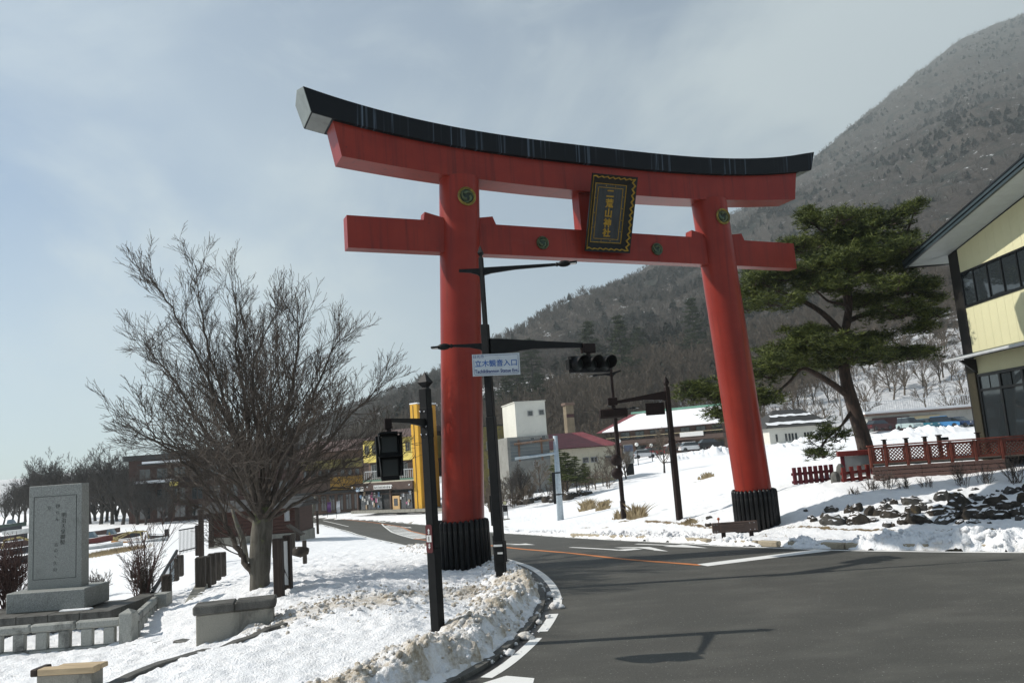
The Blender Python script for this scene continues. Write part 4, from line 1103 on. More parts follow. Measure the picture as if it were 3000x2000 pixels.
mb = MB(); mb.bbox(-.05, .05, -.05, .05, .36, .50, .01, HM); mb.tube([HM @ Vector((0, 0, .30)), HM @ Vector((0, 0, .38))], [.05, .035], 10); mb.build('hanging_bracket', STREET_BROWN, root)
bm = bmesh.new(); bmesh.ops.create_cube(bm, size=1)
for v in bm.verts: v.co = Vector((v.co.x * .35, v.co.y * .12, v.co.z * .65))
bmesh.ops.bevel(bm, geom=[e for e in bm.edges if abs(e.verts[0].co.y - e.verts[1].co.y) > .05], offset=.055, segments=4, affect='EDGES')
mb = MB(); mb.bm(bm, HM); head = mb.build('signal_head', STREET_BLACK, root, auto=40)
for zc_ in (.152, -.152):
    MB().bbox(-.11, .11, -.072, -.055, zc_ - .11, zc_ + .11, .02, HM).build('walk_lens', LENS, head)
    h = MB()
    for x0, x1 in ((-.150, -.142), (.142, .150)):
        vs = []
        for x in (x0, x1): vs += [(x, -.06, zc_ + .14), (x * 1.04, -.31, zc_ + .14), (x * .90, -.25, zc_ - .04), (x * .9, -.06, zc_ - .14)]
        h.add([HM @ Vector(p) for p in vs], [(0, 1, 2, 3), (7, 6, 5, 4), (0, 4, 5, 1), (1, 5, 6, 2), (2, 6, 7, 3)])
    h.box(-.155, .155, -.31, -.06, zc_ + .14, zc_ + .148, HM); h.build('visor', STREET_BLACK, head)
# red guide plate with arrows and the number 1
GM = Matrix.Rotation(R30, 4, 'Z') @ Matrix.Translation((-.01, -.079, 1.40))
bm = bmesh.new(); bmesh.ops.create_cube(bm, size=1)
for v in bm.verts: v.co = Vector((v.co.x * .115, v.co.y * .008, v.co.z * .40))
bmesh.ops.bevel(bm, geom=[e for e in bm.edges if abs(e.verts[0].co.y - e.verts[1].co.y) > .005], offset=.015, segments=3, affect='EDGES')
mb = MB(); mb.bm(bm, GM); gp = mb.build('guide_plate', mat('maroon_plate', (.085, .018, .02), .35, .1, 6), root)
WHITE_PRINT = mat('white_print', (.62, .62, .60), .5, .05, 8)
MB().box(-.042, .042, -.0075, -.004, -.045, .05, GM).build('number_field', WHITE_PRINT, gp)
mb = MB(); put_text(mb, '1', .085, GM @ Matrix.Translation((0, -.009, 0)) @ UPRIGHT, .0008, .002); mb.build('number', mat('black_print', (.01, .01, .01), .5, .05, 8), gp)
for s_ in (1, -1):
    mb = MB(); mb.prism([(-.006, s_ * .065), (.006, s_ * .065), (.006, s_ * .11), (.022, s_ * .11), (0, s_ * .145), (-.022, s_ * .11), (-.006, s_ * .11)], -.0075, -.004, GM)
    mb.prism([(-.022, s_ * .085 - .003), (.022, s_ * .085 - .003), (.022, s_ * .085 + .003), (-.022, s_ * .085 + .003)], -.0076, -.004, GM)
    mb.build('guide_arrow', WHITE_PRINT, gp)

# second pole: street lamp, signal and place-name sign
P2X, P2Y = -.545, 16.5
root = thing('sign_and_signal_pole', 'tall black pole beside the gate column with place-name sign, lamp arms and traffic signal', 'signal pole', (P2X, P2Y, .15))
R20 = rad(-18)
mb = MB(); sq_pole(mb, 0, 0, -.4, 3.35, .180, R20); sq_pole(mb, 0, 0, 3.35, 4.25, .150, R20); sq_pole(mb, 0, 0, 4.25, 5.28, .155, R20); sq_pole(mb, .01, 0, 5.28, 6.72, .088, R20)
sq_pole(mb, .012, -.012, .42, .84, .205, R20)
mb.build('pole', STREET_BLACK, root)
mb = MB(); finial(mb, .01, 0, 6.72, .095, .27, R20); mb.build('finial', STREET_BLACK, root)
mb = MB(); BM_ = Matrix.Rotation(R20, 4, 'Z'); mb.box(-.085, .10, -.121, -.1165, .745, .785, BM_); mb.build('reflective_band', WHITE_PRINT, root); MB().box(-.01, .10, -.121, -.1165, .60, .635, BM_).build('reflective_band', WHITE_PRINT, root)
mb = MB(); mb.box(-.135, -.105, -.04, .06, 1.15, 1.75, BM_); mb.box(-.13, -.105, -.03, .05, .25, .95, BM_); mb.build('cable_duct', STREET_BLACK, root)
lamp_arm(root, (.03, 0, 6.455), (1.575, -.06, 6.44), .085, .055, STREET_BLACK); led_head(root, (1.575, -.06, 6.44), (1.5, -.06, .055), .46)
lamp_arm(root, (-.03, 0, 6.44), (-.47, .02, 6.475), .085, .06, STREET_BLACK)
lamp_arm(root, (-.06, 0, 4.84), (-.70, .03, 4.88), .085, .05, STREET_BLACK); led_head(root, (-.70, .03, 4.88), (-1, .03, -.02), .46)
lamp_arm(root, (.06, 0, 4.86), (2.10, 1.05, 4.83), .21, .10, STREET_BLACK)
SG = Vector((2.22, 1.10, 4.40)); SM = Matrix.Translation(SG) @ Matrix.Rotation(rad(30), 4, 'Z')
mb = MB(); mb.bbox(-.16, .16, -.08, .08, .26, .47, .012, SM); mb.tube([SM @ Vector((0, 0, .16)), SM @ Vector((0, 0, .28))], .05, 8); mb.build('signal_bracket', STREET_BROWN, root)
bm = bmesh.new(); bmesh.ops.create_cube(bm, size=1)
for v in bm.verts: v.co = Vector((v.co.x * 1.16, v.co.y * .13, v.co.z * .36))
bmesh.ops.bevel(bm, geom=[e for e in bm.edges if abs(e.verts[0].co.y - e.verts[1].co.y) > .05], offset=.07, segments=4, affect='EDGES')
mb = MB(); mb.bm(bm, SM); shead = mb.build('signal_head', STREET_BLACK, root, auto=40)
VISOR_GREY = mat('grey_visor_paint', (.12, .115, .105), .4, .2, 8)
for k in (-1, 0, 1):
    mb = MB(); mb.lathe([(.15, 0), (.15, .012), (.10, .025), (.01, .03)], 24, SM @ Matrix.Translation((k * .36, -.062, 0)) @ UPRIGHT); mb.build('signal_lens', LENS, shead, smooth=True)
    h = MB(); hood(h, (k * .36, 0), .165, .34, SM @ Matrix.Translation((0, -.06, 0)), .012); h.build('visor', STREET_BLACK, shead)
SN = Matrix.Translation((.185, -.16, 4.40)) @ Matrix.Rotation(rad(4), 4, 'Z') @ Matrix.Rotation(rad(1.2), 4, 'Y')
bm = bmesh.new(); bmesh.ops.create_cube(bm, size=1)
for v in bm.verts: v.co = Vector((v.co.x * .98, v.co.y * .02, v.co.z * .45))
mb = MB(); mb.bm(bm, SN); sgn = mb.build('place_name_sign', WHITE_PLATE, root)
mb = MB(); put_text(mb, '立木観音入口', .148, SN @ Matrix.Translation((.0, -.0115, .02)) @ UPRIGHT, .0012, .0025, 1.0); mb.build('blue_characters', BLUE_PRINT, sgn)
mb = MB(); put_text(mb, 'Tachikikannon Statue Ent.', .100, SN @ Matrix.Translation((.005, -.0115, -.135)) @ UPRIGHT, .0012, .0026, .86); mb.build('navy_lettering', NAVY_PRINT, sgn)
mb = MB(); put_text(mb, '日光市', .078, SN @ Matrix.Translation((-.36, -.0115, .172)) @ UPRIGHT, .0012, .0005, 1.0)
def bar(x0, x1, z0, z1): mb.box(x0, x1, -.0135, -.0105, z0, z1, SN)
bar(-.23, .45, .192, .199); bar(.455, .462, -.185, .185); bar(-.45, .45, -.199, -.192); bar(-.462, -.455, -.185, .11)
mb.build('blue_border_line', NAVY_PRINT, sgn)
mb = MB(); mb.box(-.10, .10, -.155, -.10, 4.28, 4.33); mb.box(-.10, .10, -.155, -.10, 4.47, 4.52); mb.build('sign_clamp', STREET_BLACK, root)

# far side: signal pole, lamp pole
b0 = np.array([5.72, 30.2, land1(5.72, 30.2)])
root = thing('far_signal_pole', 'dark pole across the road carrying the back of a horizontal traffic signal', 'signal pole', b0)
zz = lambda y: at(1540, y, 30.2)[2] - b0[2]
mb = MB(); sq_pole(mb, 0, 0, -.4, zz(1010), .20, rad(20)); sq_pole(mb, 0, 0, zz(1010), zz(888), .17, rad(20)); mb.build('pole', STREET_BROWN, root)
mb = MB(); finial(mb, 0, 0, zz(888), .16, .42, rad(20)); mb.build('finial', STREET_BROWN, root)
lamp_arm(root, (-.05, 0, zz(903)), (-2.05, .1, zz(915)), .20, .10, STREET_BROWN)
mb = MB(); mb.bbox(-2.27, -1.9, 0, .2, zz(921), zz(903), .02); mb.tube([(-2.08, .1, zz(930)), (-2.08, .1, zz(915))], .06, 8); mb.build('signal_bracket', STREET_BROWN, root)
mb = MB(); mb.bbox(-2.62, -1.54, .02, .20, zz(950), zz(928), .05); mb.bbox(-2.5, -1.66, -.01, .04, zz(947), zz(931), .01)
sh_ = mb.build('signal_head', STREET_BROWN, root)
for k in range(3):
    h = MB(); hood(h, (-2.44 + k * .36, (zz(950) + zz(928)) / 2), .165, .26, Matrix.Translation((-2.08 * 2, .2, 0)) @ Matrix.Rotation(rad(180), 4, 'Z') if False else Matrix.Translation((0, .2, 0)) @ Matrix.Scale(-1, 4, (0, 1, 0))); h.build('visor', STREET_BROWN, sh_)
mb = MB(); mb.bbox(-.86, -.14, .02, .10, zz(950), zz(922), .015); so_ = mb.build('sign_back', STREET_BROWN, root)
mb = MB(); z0_, z1_ = zz(950) + .035, zz(922) - .035
for x0, x1, a, b_ in ((-.83, -.17, z0_, z0_ + .025), (-.83, -.17, z1_ - .025, z1_), (-.83, -.805, z0_ + .025, z1_ - .025), (-.195, -.17, z0_ + .025, z1_ - .025)): mb.box(x0, x1, -.005, .018, a, b_)
mb.build('sign_frame', STREET_BROWN, so_)
a0 = np.array([4.62, 38.0, land1(4.62, 38.0)])
root = thing('far_lamp_pole', 'slim dark lamp pole across the road with two round signal backs on its left side', 'lamp post', a0)
zz = lambda y: at(1418, y, 38.0)[2] - a0[2]
mb = MB(); sq_pole(mb, 0, 0, -.4, zz(1150), .21, rad(10)); sq_pole(mb, .0, 0, zz(1150), zz(950), .17, rad(10)); sq_pole(mb, .0, 0, zz(950), zz(858), .12, rad(10)); mb.build('pole', STREET_BROWN, root)
mb = MB(); finial(mb, 0, 0, zz(858), .13, .38, rad(10)); mb.build('finial', STREET_BROWN, root)
lamp_arm(root, (-.04, 0, zz(857)), (-.58, 0, zz(858)), .10, .05, STREET_BLACK); led_head(root, (-.58, 0, zz(858)), (-1, 0, -.03), .5)
lamp_arm(root, (.04, 0, zz(857)), (.48, .1, zz(851)), .10, .06, STREET_BLACK)
lamp_arm(root, (.04, 0, zz(943)), (.75, .2, zz(939)), .10, .05, STREET_BLACK); led_head(root, (.75, .2, zz(939)), (1, .2, .05), .5)
lamp_arm(root, (-.04, 0, zz(943)), (-.3, .1, zz(941)), .10, .08, STREET_BLACK)
for y in (1056, 1087):
    mb = MB(); M_ = Matrix.Translation((-.13, -.06, zz(y))) @ UPRIGHT; mb.lathe([(.10, .16), (.22, .11), (.265, .03), (.27, -.12), (.25, -.14)], 24, M_); mb.build('round_signal_back', STREET_BROWN, root, auto=40)
mb = MB(); mb.bbox(-.10, .05, -.09, .09, zz(1080), zz(1062), .02); mb.build('signal_bracket', STREET_BROWN, root)

# galvanised direction-sign post, seen from behind
s0 = np.array([2.97, 60.0, land1(2.97, 60.0)]); s0 = hit(1288, 1198, 40, 90)
Ys = s0[1]; zz = lambda y: at(1280, y, Ys)[2] - s0[2]; xx = lambda x, y: at(x, y, Ys)[0] - s0[0]
root = thing('direction_sign_post', 'pale blue galvanised post holding the bare grey back of a large road sign', 'road sign', s0)
mb = MB(); mb.tube([(0, 0, -.3), (xx(1281, 1090), 0, zz(1090)), (xx(1275, 1000), 0, zz(1000))], [.21, .17, .14], 12); pl_ = mb.build('post', GALV, root, smooth=True)
mb = MB()
for y in (1085, 1135): mb.tube([(xx(1281 + (y - 1090) * .06, y), 0, zz(y) - .04), (xx(1281 + (y - 1090) * .06, y), 0, zz(y) + .04)], .195, 12)
mb.build('post_strap', STREET_BLACK, pl_)
x0, x1 = xx(1172, 1025), xx(1262, 1025); z0_, z1_ = zz(1052), zz(1004)
for k in range(6):
    a = z0_ + (z1_ - z0_) * k / 6; MB().box(x0, x1, .06, .09, a + .012, a + (z1_ - z0_) / 6 - .012).build('sign_panel', mat('dull_grey_sign_back', (.13, .15, .155), .5, .1, 2), root)
for x in (x0 + (x1 - x0) * .22, x0 + (x1 - x0) * .80): MB().box(x - .06, x + .06, 0, .058, z0_ - .05, z1_ + .05).build('stiffener', RUST, root)
mb = MB(); mb.tube([(0, -.05, zz(1008)), (xx(1180, 1013), -.05, zz(1013))], .07, 8); mb.build('cross_arm', RUST, root)
mb = MB(); mb.tube([(.02, -.05, zz(1040)), (xx(1182, 1046), -.05, zz(1046))], .085, 8); mb.build('cross_arm', GALV, root)

# brown guard rail at the foot of the right gate column
g0 = snow_hit(1690, 1232); g0 = np.array([g0[0], g0[1], land1(g0[0], g0[1])])
Yg = g0[1]; L2 = (at(1745, 1210, Yg)[0] - at(1641, 1210, Yg)[0]) / 2
root = thing('guard_rail', 'short dark brown steel guard rail in front of the right gate column', 'guard rail', g0, rad(-3))
zt, zb = at(1690, 1197, Yg)[2] - g0[2], at(1690, 1221, Yg)[2] - g0[2]; GR = mat('brown_guard_rail_paint', (.075, .050, .040), .5, .12, 5, dirt=(.09, .07, .06), dirt_amt=.3)
mb = MB(); mb.bbox(-L2, L2, -.035, .03, zb, zt, .02); panel = mb.build('rail_panel', GR, root)
mb = MB(); hm = (zt + zb) / 2; mb.bbox(-L2 * .62, L2 * .40, -.06, -.036, hm - .02, hm + .075, .012); mb.bbox(-L2 * .66, -L2 * .60, -.055, -.036, hm - .10, hm + .075, .008); mb.build('pressed_beam', GR, panel)
mb = MB()
for x in (-L2 * .9, -L2 * .78, L2 * .66, L2 * .85):
    for z in (zb + .05, zt - .05): MB().lathe([(.016, 0), (.012, .012)], 8, Matrix.Translation((x, -.036, z)) @ UPRIGHT).build('rail_bolt', CHROME, panel)
for x in (-L2 * .5, L2 * .72): MB().bbox(x - .055, x + .055, .03, .12, -.35, zb + .12, .01).build('rail_post', STREET_BROWN, root)
mb = MB(); mb.tube([(-L2 * .68, 0, zt), (-L2 * .68, 0, zt + .08)], .012, 6); mb.sphere((-L2 * .68, -.01, zt + .10), .04, 2); mb.build('reflector', mat('orange_reflector', (.30, .07, .02), .3, .1, 6), root, smooth=True)
# ------------------------------------------------------------------ the big bare tree by the near pavement
tb = snow_hit(597, 1346); TYd = float(tb[1])
root = thing('bare_tree', 'large leafless tree with lichen-spotted trunk and wide fan of fine branches on the snowy verge', 'tree', (tb[0], tb[1], tb[2] - .12))
O_ = Vector((tb[0], tb[1], tb[2] - .12))
def tp(x, y, dy=0.0): return Vector(at(x, y, TYd + dy)) - O_
rr = random.Random(31)
tk = MB(); cw = MB()
def spline(pts, n):
    p_ = resample([(p.x, p.y) for p in pts], 1e9)
    out = []
    P3 = [Vector(p) for p in pts]
    for i in range(len(P3) - 1):
        p0, p1, p2, p3 = P3[max(i - 1, 0)], P3[i], P3[i + 1], P3[min(i + 2, len(P3) - 1)]
        for k in range(n):
            t = k / n; out.append(0.5 * ((2 * p1) + (p2 - p0) * t + (2 * p0 - 5 * p1 + 4 * p2 - p3) * t * t + (3 * p1 - p0 - 3 * p2 + p3) * t ** 3))
    out.append(P3[-1]); return out
trunk = spline([tp(598, 1362), tp(597, 1345), tp(597, 1290), tp(600, 1235), tp(604, 1190), tp(606, 1150)], 4)
tk.tube(trunk, [.31, .275, .25, .24, .235, .23, .225, .25, .25, .25, .25, .25, .25, .25, .245, .24, .23, .21, .19, .17, .15][:len(trunk)], 14)
LIMBS = [([(590, 1330), (562, 1292), (535, 1245), (512, 1195), (470, 1120), (380, 1030), (300, 985), (234, 948)], 0, -1.2, .135),
         ([(512, 1195), (455, 1165), (400, 1150), (350, 1128)], -.3, -1.5, .06),
         ([(598, 1195), (565, 1060), (520, 930), (470, 790), (440, 660), (418, 535)], 0, .4, .12),
         ([(600, 1200), (560, 1060), (505, 930), (430, 780), (360, 650), (300, 570)], -.1, -1.0, .11),
         ([(604, 1180), (575, 1030), (560, 900), (535, 790), (535, 690), (525, 600)], .1, 1.2, .11),
         ([(606, 1170), (596, 1020), (580, 900), (585, 790), (620, 700), (650, 640)], .1, 1.5, .10),
         ([(608, 1170), (640, 1020), (672, 890), (690, 790), (700, 720), (695, 670)], 0, -.8, .11),
         ([(610, 1175), (665, 1040), (720, 920), (755, 830), (785, 770), (815, 722)], .1, .5, .11),
         ([(612, 1180), (690, 1080), (780, 985), (840, 920), (895, 870), (935, 835)], 0, .9, .105),
         ([(614, 1195), (680, 1130), (760, 1085), (830, 1050), (880, 1025), (915, 985)], -.1, -1.2, .085),
         ([(596, 1195), (535, 1080), (450, 960), (380, 850), (320, 780), (284, 735)], 0, 1.2, .10),
         ([(594, 1200), (510, 1110), (420, 1040), (350, 1000), (300, 960), (290, 930)], -.1, -2.2, .085),
         ([(600, 1190), (590, 1060), (600, 950), (630, 860), (650, 790)], -.2, -2.4, .085),
         ([(606, 1190), (630, 1060), (655, 960), (720, 870), (760, 800)], .2, 2.6, .085),
         ([(602, 1190), (555, 1080), (500, 980), (470, 880), (450, 800)], .2, 2.6, .085),
         ([(616, 1195), (690, 1150), (765, 1120), (830, 1110), (870, 1090)], .1, 1.3, .075),
         ([(594, 1205), (520, 1160), (450, 1110), (390, 1090), (340, 1062)], .1, 1.8, .075),
         ([(600, 1180), (620, 1040), (610, 930), (560, 820), (545, 740)], -.1, -1.0, .08),
         ([(608, 1185), (660, 1100), (710, 1040), (770, 960), (800, 890)], -.2, -2.3, .08),
         ([(598, 1190), (540, 1110), (480, 1060), (430, 1000), (400, 930)], -.2, -2.8, .08)]
for k in range(12):                                       # lesser stems filling the fan
    ang = -1.22 + 2.44 * (k + rr.random() * .8) / 12; R0 = 330 * (1 - .25 * abs(ang)) * (.75 + .35 * rr.random()); bx_, by_ = 602 + rr.gauss(0, 8), 1190 - abs(rr.gauss(0, 40))
    ex_, ey_ = bx_ + math.sin(ang) * R0 * 1.12, by_ - math.cos(ang) * R0 * 1.28; mx_, my_ = (bx_ * .5 + ex_ * .5) - math.sin(ang) * 26, (by_ * .52 + ey_ * .48) - 14
    LIMBS.append(([(bx_, by_), (mx_, my_), (ex_, ey_)], 0, rr.gauss(0, 2.2), .055))
for pts, d0, d1, r in LIMBS:
    n = len(pts); P3 = spline([tp(602 + (x - 602) * (1 - .17 * k / (n - 1)), 1200 + (y - 1200) * (1 - .125 * k / (n - 1)), d0 + (d1 - d0) * k / (n - 1)) for k, (x, y) in enumerate(pts)], 5)
    P3 = [p + Vector((rr.gauss(0, .02), rr.gauss(0, .03), rr.gauss(0, .02))) if 0 < i else p for i, p in enumerate(P3)]
    N = len(P3); rads = [max(r * .68 * (1 - .90 * (i / (N - 1)) ** .7), .010) for i in range(N)]
    cw.tube(P3, rads, 8, cap=False)
    total = sum((P3[i + 1] - P3[i]).length for i in range(N - 1))
    nk = int(total / .195)
    for j in range(nk):
        t = .16 + .84 * (j + rr.random()) / nk; f_ = min(t * (N - 1), N - 1.01); i = int(f_); q = P3[i].lerp(P3[i + 1], f_ - i); dd = (P3[i + 1] - P3[i]).normalized()
        o = dd.orthogonal().normalized(); o.rotate(Matrix.Rotation(rr.random() * 6.283, 3, dd))
        nd = (dd + o * (.36 + .26 * rr.random()) + Vector((0, 0, .10))).normalized()
        L = (.45 + .75 * rr.random()) * (1.25 - .5 * t) * min(1.0, total / 4.2)
        grow(cw, q, nd, L * 1.3, min(max(rads[i] * .42, .009), .022), 2, rr, .46, .20, 5, (6, 4, 3), .10, .35, .0042, (4, 3, 3, 3), .58, .2)
tobj = tk.build('trunk', BARK_GREY, root, smooth=True); fast(cw, 'crown', TWIG, root)
def shrub(name, label, base, H, W, n, m, seed, cat='shrub', lev=2, minr=.006, lean=0):
    rr = random.Random(seed); mb = MB()
    for k in range(n):
        a = rr.random() * 6.283; s_ = rr.random() * W
        grow(mb, (rr.gauss(0, .08), rr.gauss(0, .08), -.08), (math.cos(a) * s_ + lean, math.sin(a) * s_, 1), H * (.5 + .5 * rr.random()), H * .007 + .003, lev, rr, .5, .12, 5, (8, 5), .10, .35, minr, (4, 3, 3), .45, .2)
    o = fast(mb, name, m); o.location = tuple(base); return tag(o, label, cat)
REDTWIG = m_bark('reddish_twigs', (0.045, 0.022, 0.018), (0.095, 0.05, 0.042), None, 5)
def sh(x, y, lo=6, hi=200): return snow_hit(x, y, lo, hi)
shrub('bare_shrub', 'young reddish leafless sapling with twiggy base right of the granite monument', sh(322, 1392), 2.5, .30, 9, REDTWIG, 3, minr=.004)
shrub('bare_shrub', 'low bushy tangle of brown twigs around the reddish sapling', sh(338, 1385), 1.3, .5, 26, TWIG, 5, minr=.004)
shrub('bare_shrub', 'thin twiggy shrub close behind the right edge of the granite monument', sh(228, 1372), 1.0, .45, 14, TWIG, 6)
shrub('bare_shrub', 'dense dark twiggy bush left of the granite monument at the frame edge', np.array(at(22, 1400, 20.5)), 1.9, .55, 34, REDTWIG, 7)

# ------------------------------------------------------------------ monument, stone fence, planters
ML = at(62, 1355, 19.5); MR = at(187, 1347, 19.5)
mz0 = land1(-11.2, 19.5); base = thing('stone_monument', 'tall grey granite slab engraved with a poem on stepped plinth beside the lake shore', 'monument', (float(ML[0] + MR[0]) / 2, 19.5, mz0))
bx = float(ML[0] + MR[0]) / 2; hw = float(MR[0] - ML[0]) / 2
z_sl = float(ML[2]) - mz0; z_tp = float(at(70, 1117, 19.5)[2]) - mz0
mb = MB(); mb.bbox(-hw, hw, 0, .34, z_sl - .02, z_tp, .012)
for i, v in enumerate(mb.v):
    if v[2] > 1.5: mb.v[i] = (v[0] * .985, v[1] * .98 + .004, v[2])
slab = mb.build('slab', GRANITE, base)
mb = MB(); fw, f0, f1 = hw * .80, z_sl + .22, z_tp - .26
for a, b_ in (((-fw, -fw + .012), (f0, f1)), ((fw - .012, fw), (f0, f1)), ((-fw + .012, fw - .012), (f0, f0 + .012)), ((-fw + .012, fw - .012), (f1 - .012, f1))): mb.box(a[0], a[1], -.004, .01, b_[0], b_[1])
mb.build('engraved_border', GRANITE_DARK, slab)
mb = MB()
def column_text(chars, x, z, size, step, dx=-.006):
    for k, ch in enumerate(chars): put_text(mb, ch, size, Matrix.Translation((x + dx * k, -.002, z - step * k)) @ UPRIGHT, .003, -.001)
column_text('明治天皇御製', hw * .33, z_tp - .74, .125, .128)
mb.build('engraved_characters', mat('engraving_dark', (.055, .06, .055), .8, .2, 20), slab)
mb = MB()
column_text('伊らん', hw * .10, z_tp - .52, .11, .15); column_text('志のゝ久山', hw * .05, z_tp - 1.42, .10, .145)
column_text('立', -hw * .22, z_tp - .55, .11, .15)
mb.build('faint_engraving', mat('engraving_faint', (.085, .092, .084), .8, .2, 20), slab)
px0 = float(at(20, 1400, 19.2)[0]) - bx; px1 = float(at(233, 1385, 19.6)[0]) - bx
MB().bbox(px0, px1 - .12, -.42, .72, z_sl - .46, z_sl, .02).build('plinth', GRANITE, base)
zc = z_sl - .462
nb = 6; w_ = (px1 + .75 - (px0 - 1.6)) / nb
capm = MB().bbox(-w_ / 2 + .004, w_ / 2 - .004, -.24, .24, -.17, 0, .012).mesh('cap_stone', STONE_DARK)
for k in range(nb):
    o = link('cap_stone', capm, base); o.location = (px0 - 1.6 + w_ * (k + .5), -.68, zc)
sidem = MB().bbox(-.24, .24, -.5, .5, -.17, 0, .012).mesh('cap_stone', STONE_DARK)
for k in range(2): o = link('cap_stone', sidem, base); o.location = (px1 + .51, -.435 + .505 + k * 1.005, zc - .002)
for row in range(2):
    bw = .42; bm_ = MB().bbox(-bw / 2 + .006, bw / 2 - .006, -.18, .18, -.20, 0, .015).mesh('wall_stone', STONE_DARK)
    n = int((px1 + .7 - px0 + 1.5) / bw)
    for k in range(n): o = link('wall_stone', bm_, base); o.location = (px0 - 1.5 + bw * (k + .5 + .5 * (row % 2)), -.69 + .004 * ((k * 7) % 3), zc - .175 - row * .205)
    for k in range(4): o = link('wall_stone', bm_, base); o.location = (px1 + .52, -.28 + bw * k, zc - .176 - row * .205); o.rotation_euler.z = rad(90)
mb = MB(); mb.box(px0 - 1.4, px1 + .3, -.43, .9, zc - .05, zc - .03); mb.build('terrace_top', STONE_DARK, base)
o = MB().bbox(.45, 1.18, -.60, -.43, zc - .012, zc + .03, .03).build('snow_patch', SNOW, base)

fence_root = thing('stone_fence', 'low weathered stone railing with square posts and pointed corner post below the monument', 'fence', at(295, 1480, 17.3))
F0 = Vector(at(295, 1480, 17.3)); A_ = Vector(at(-140, 1517, 16.98)); B_ = Vector(at(356, 1424, 20.2))
def frun(p, q_, n, rails, skip_end=True, hh=.57):
    p = Vector(p) - F0; q_ = Vector(q_) - F0; d = q_ - p; L = d.length; ang = math.atan2(d.y, d.x); dz = d.z / L
    T = Matrix.Translation(p) @ Matrix.Rotation(ang, 4, 'Z') @ Matrix.Rotation(-math.asin(dz), 4, 'Y')
    k_ = L / rails
    for r_ in range(rails):
        MB().bbox(r_ * k_ + .004, (r_ + 1) * k_ - .004, -.085, .085, hh - .17, hh, .035, T).build('rail', STONE_RAIL, fence_root)
        MB().bbox(r_ * k_ + .004, (r_ + 1) * k_ - .004, -.11, .11, -.2, .055, .012, T).build('base_stone', STONE_RAIL, fence_root)
    for k in range(n):
        x = L * (k + .5) / n; MB().bbox(x - .11, x + .11, -.075, .075, .056, hh - .171, .012, T).build('baluster', STONE_RAIL, fence_root)
frun(A_, F0 - Vector((.15, .0, 0)), 8, 4); frun(F0 + Vector((.04, .16, 0)), B_, 6, 2)
mb = MB(); mb.bbox(-.14, .14, -.14, .14, -.3, .66, .015); mb.add([(-.13, -.13, .66), (.13, -.13, .66), (.13, .13, .66), (-.13, .13, .66), (0, 0, .74)], [(0, 1, 4), (1, 2, 4), (2, 3, 4), (3, 0, 4)]); mb.build('corner_post', STONE_RAIL, fence_root)
mb = MB(); mb.bbox(-.16, .16, -.16, .16, -.3, .62, .015); o = mb.build('end_post', STONE_RAIL, fence_root); o.location = B_ - F0 + Vector((.12, .2, 0))

c0 = at(445, 1462, 14.75); c1 = at(632, 1418, 15.1)
root = thing('concrete_planter', 'long concrete block with thick dark stone cap before the big bare tree', 'planter', (float(c0[0]), float(c0[1]), float(c0[2])), math.atan2(float(c1[1] - c0[1]), float(c1[0] - c0[0])))
L = math.hypot(float(c1[0] - c0[0]), float(c1[1] - c0[1])); zt = float(at(445, 1393, 14.75)[2] - c0[2])
MB().bbox(0.03, L - .03, .05, .50, -.3, zt - .165, .015).build('body', CONCRETE, root)
for k in range(2): MB().bbox(-.02 + k * (L + .04) / 2 + .003, -.02 + (k + 1) * (L + .04) / 2 - .003, 0, .56, zt - .164, zt, .025).build('cap_stone', STONE_DARK, root)
c0 = at(72, 1552, 11.1)
root = thing('timber_topped_box', 'low stone box with pale tan timber top at the bottom left corner', 'bench', c0, rad(-4))
MB().bbox(.05, .82, .03, .30, -.5, -.004, .01).build('stone_body', CONCRETE, root)
mb = MB(); mb.bbox(.09, .88, -.02, .14, 0, .085, .01); mb.build('top_board', WOOD_PALE, root)
mb = MB(); mb.bbox(.24, .88, .15, .32, .012, .075, .01); mb.build('top_board', WOOD_PALE, root)
MB().bbox(-.01, .086, -.021, .30, -.01, .084, .012).build('end_block', WOOD_DARK, root)
# step stones and pavement edge of the plaza
p0, p1 = at(300, 1492, 16.6), at(448, 1478, 15.4)
root = thing('stone_step', 'dark low kerb stone between the fence corner post and the concrete planter', 'step', p0, math.atan2(float(p1[1] - p0[1]), float(p1[0] - p0[0])))
L = math.hypot(*(p1 - p0)[:2]); zdrop = float(p1[2] - p0[2])
for k in range(3): MB().bbox(L * k / 3 + .004, L * (k + 1) / 3 - .004, 0, .22, -.25 + zdrop * k / 3, .10 + zdrop * k / 3, .015).build('kerb_stone', STONE_DARK, root)
mb = MB()
ed = resample([(-6.6, 9.0), (-5.85, 10.6), (-5.25, 12.75), (-4.75, 14.0), (-4.35, 14.6)], .3)
for i in range(len(ed) - 1):
    a, b_ = ed[i], ed[i + 1]; t = (b_ - a) / np.linalg.norm(b_ - a); n_ = np.array([t[1], -t[0]]) * .08
    za, zb_ = top(a[0] + .4, a[1]) - .01, top(b_[0] + .4, b_[1]) - .01
    vs = [(*(a - n_), za - .5), (*(a + n_), za - .5), (*(b_ + n_), zb_ - .5), (*(b_ - n_), zb_ - .5), (*(a - n_), za), (*(a + n_), za), (*(b_ + n_), zb_), (*(b_ - n_), zb_)]
    mb.add(vs, [(4, 5, 6, 7), (1, 2, 6, 5), (0, 4, 7, 3)])
tag(mb.build('pavement_edge', STONE_DARK), kind='structure')

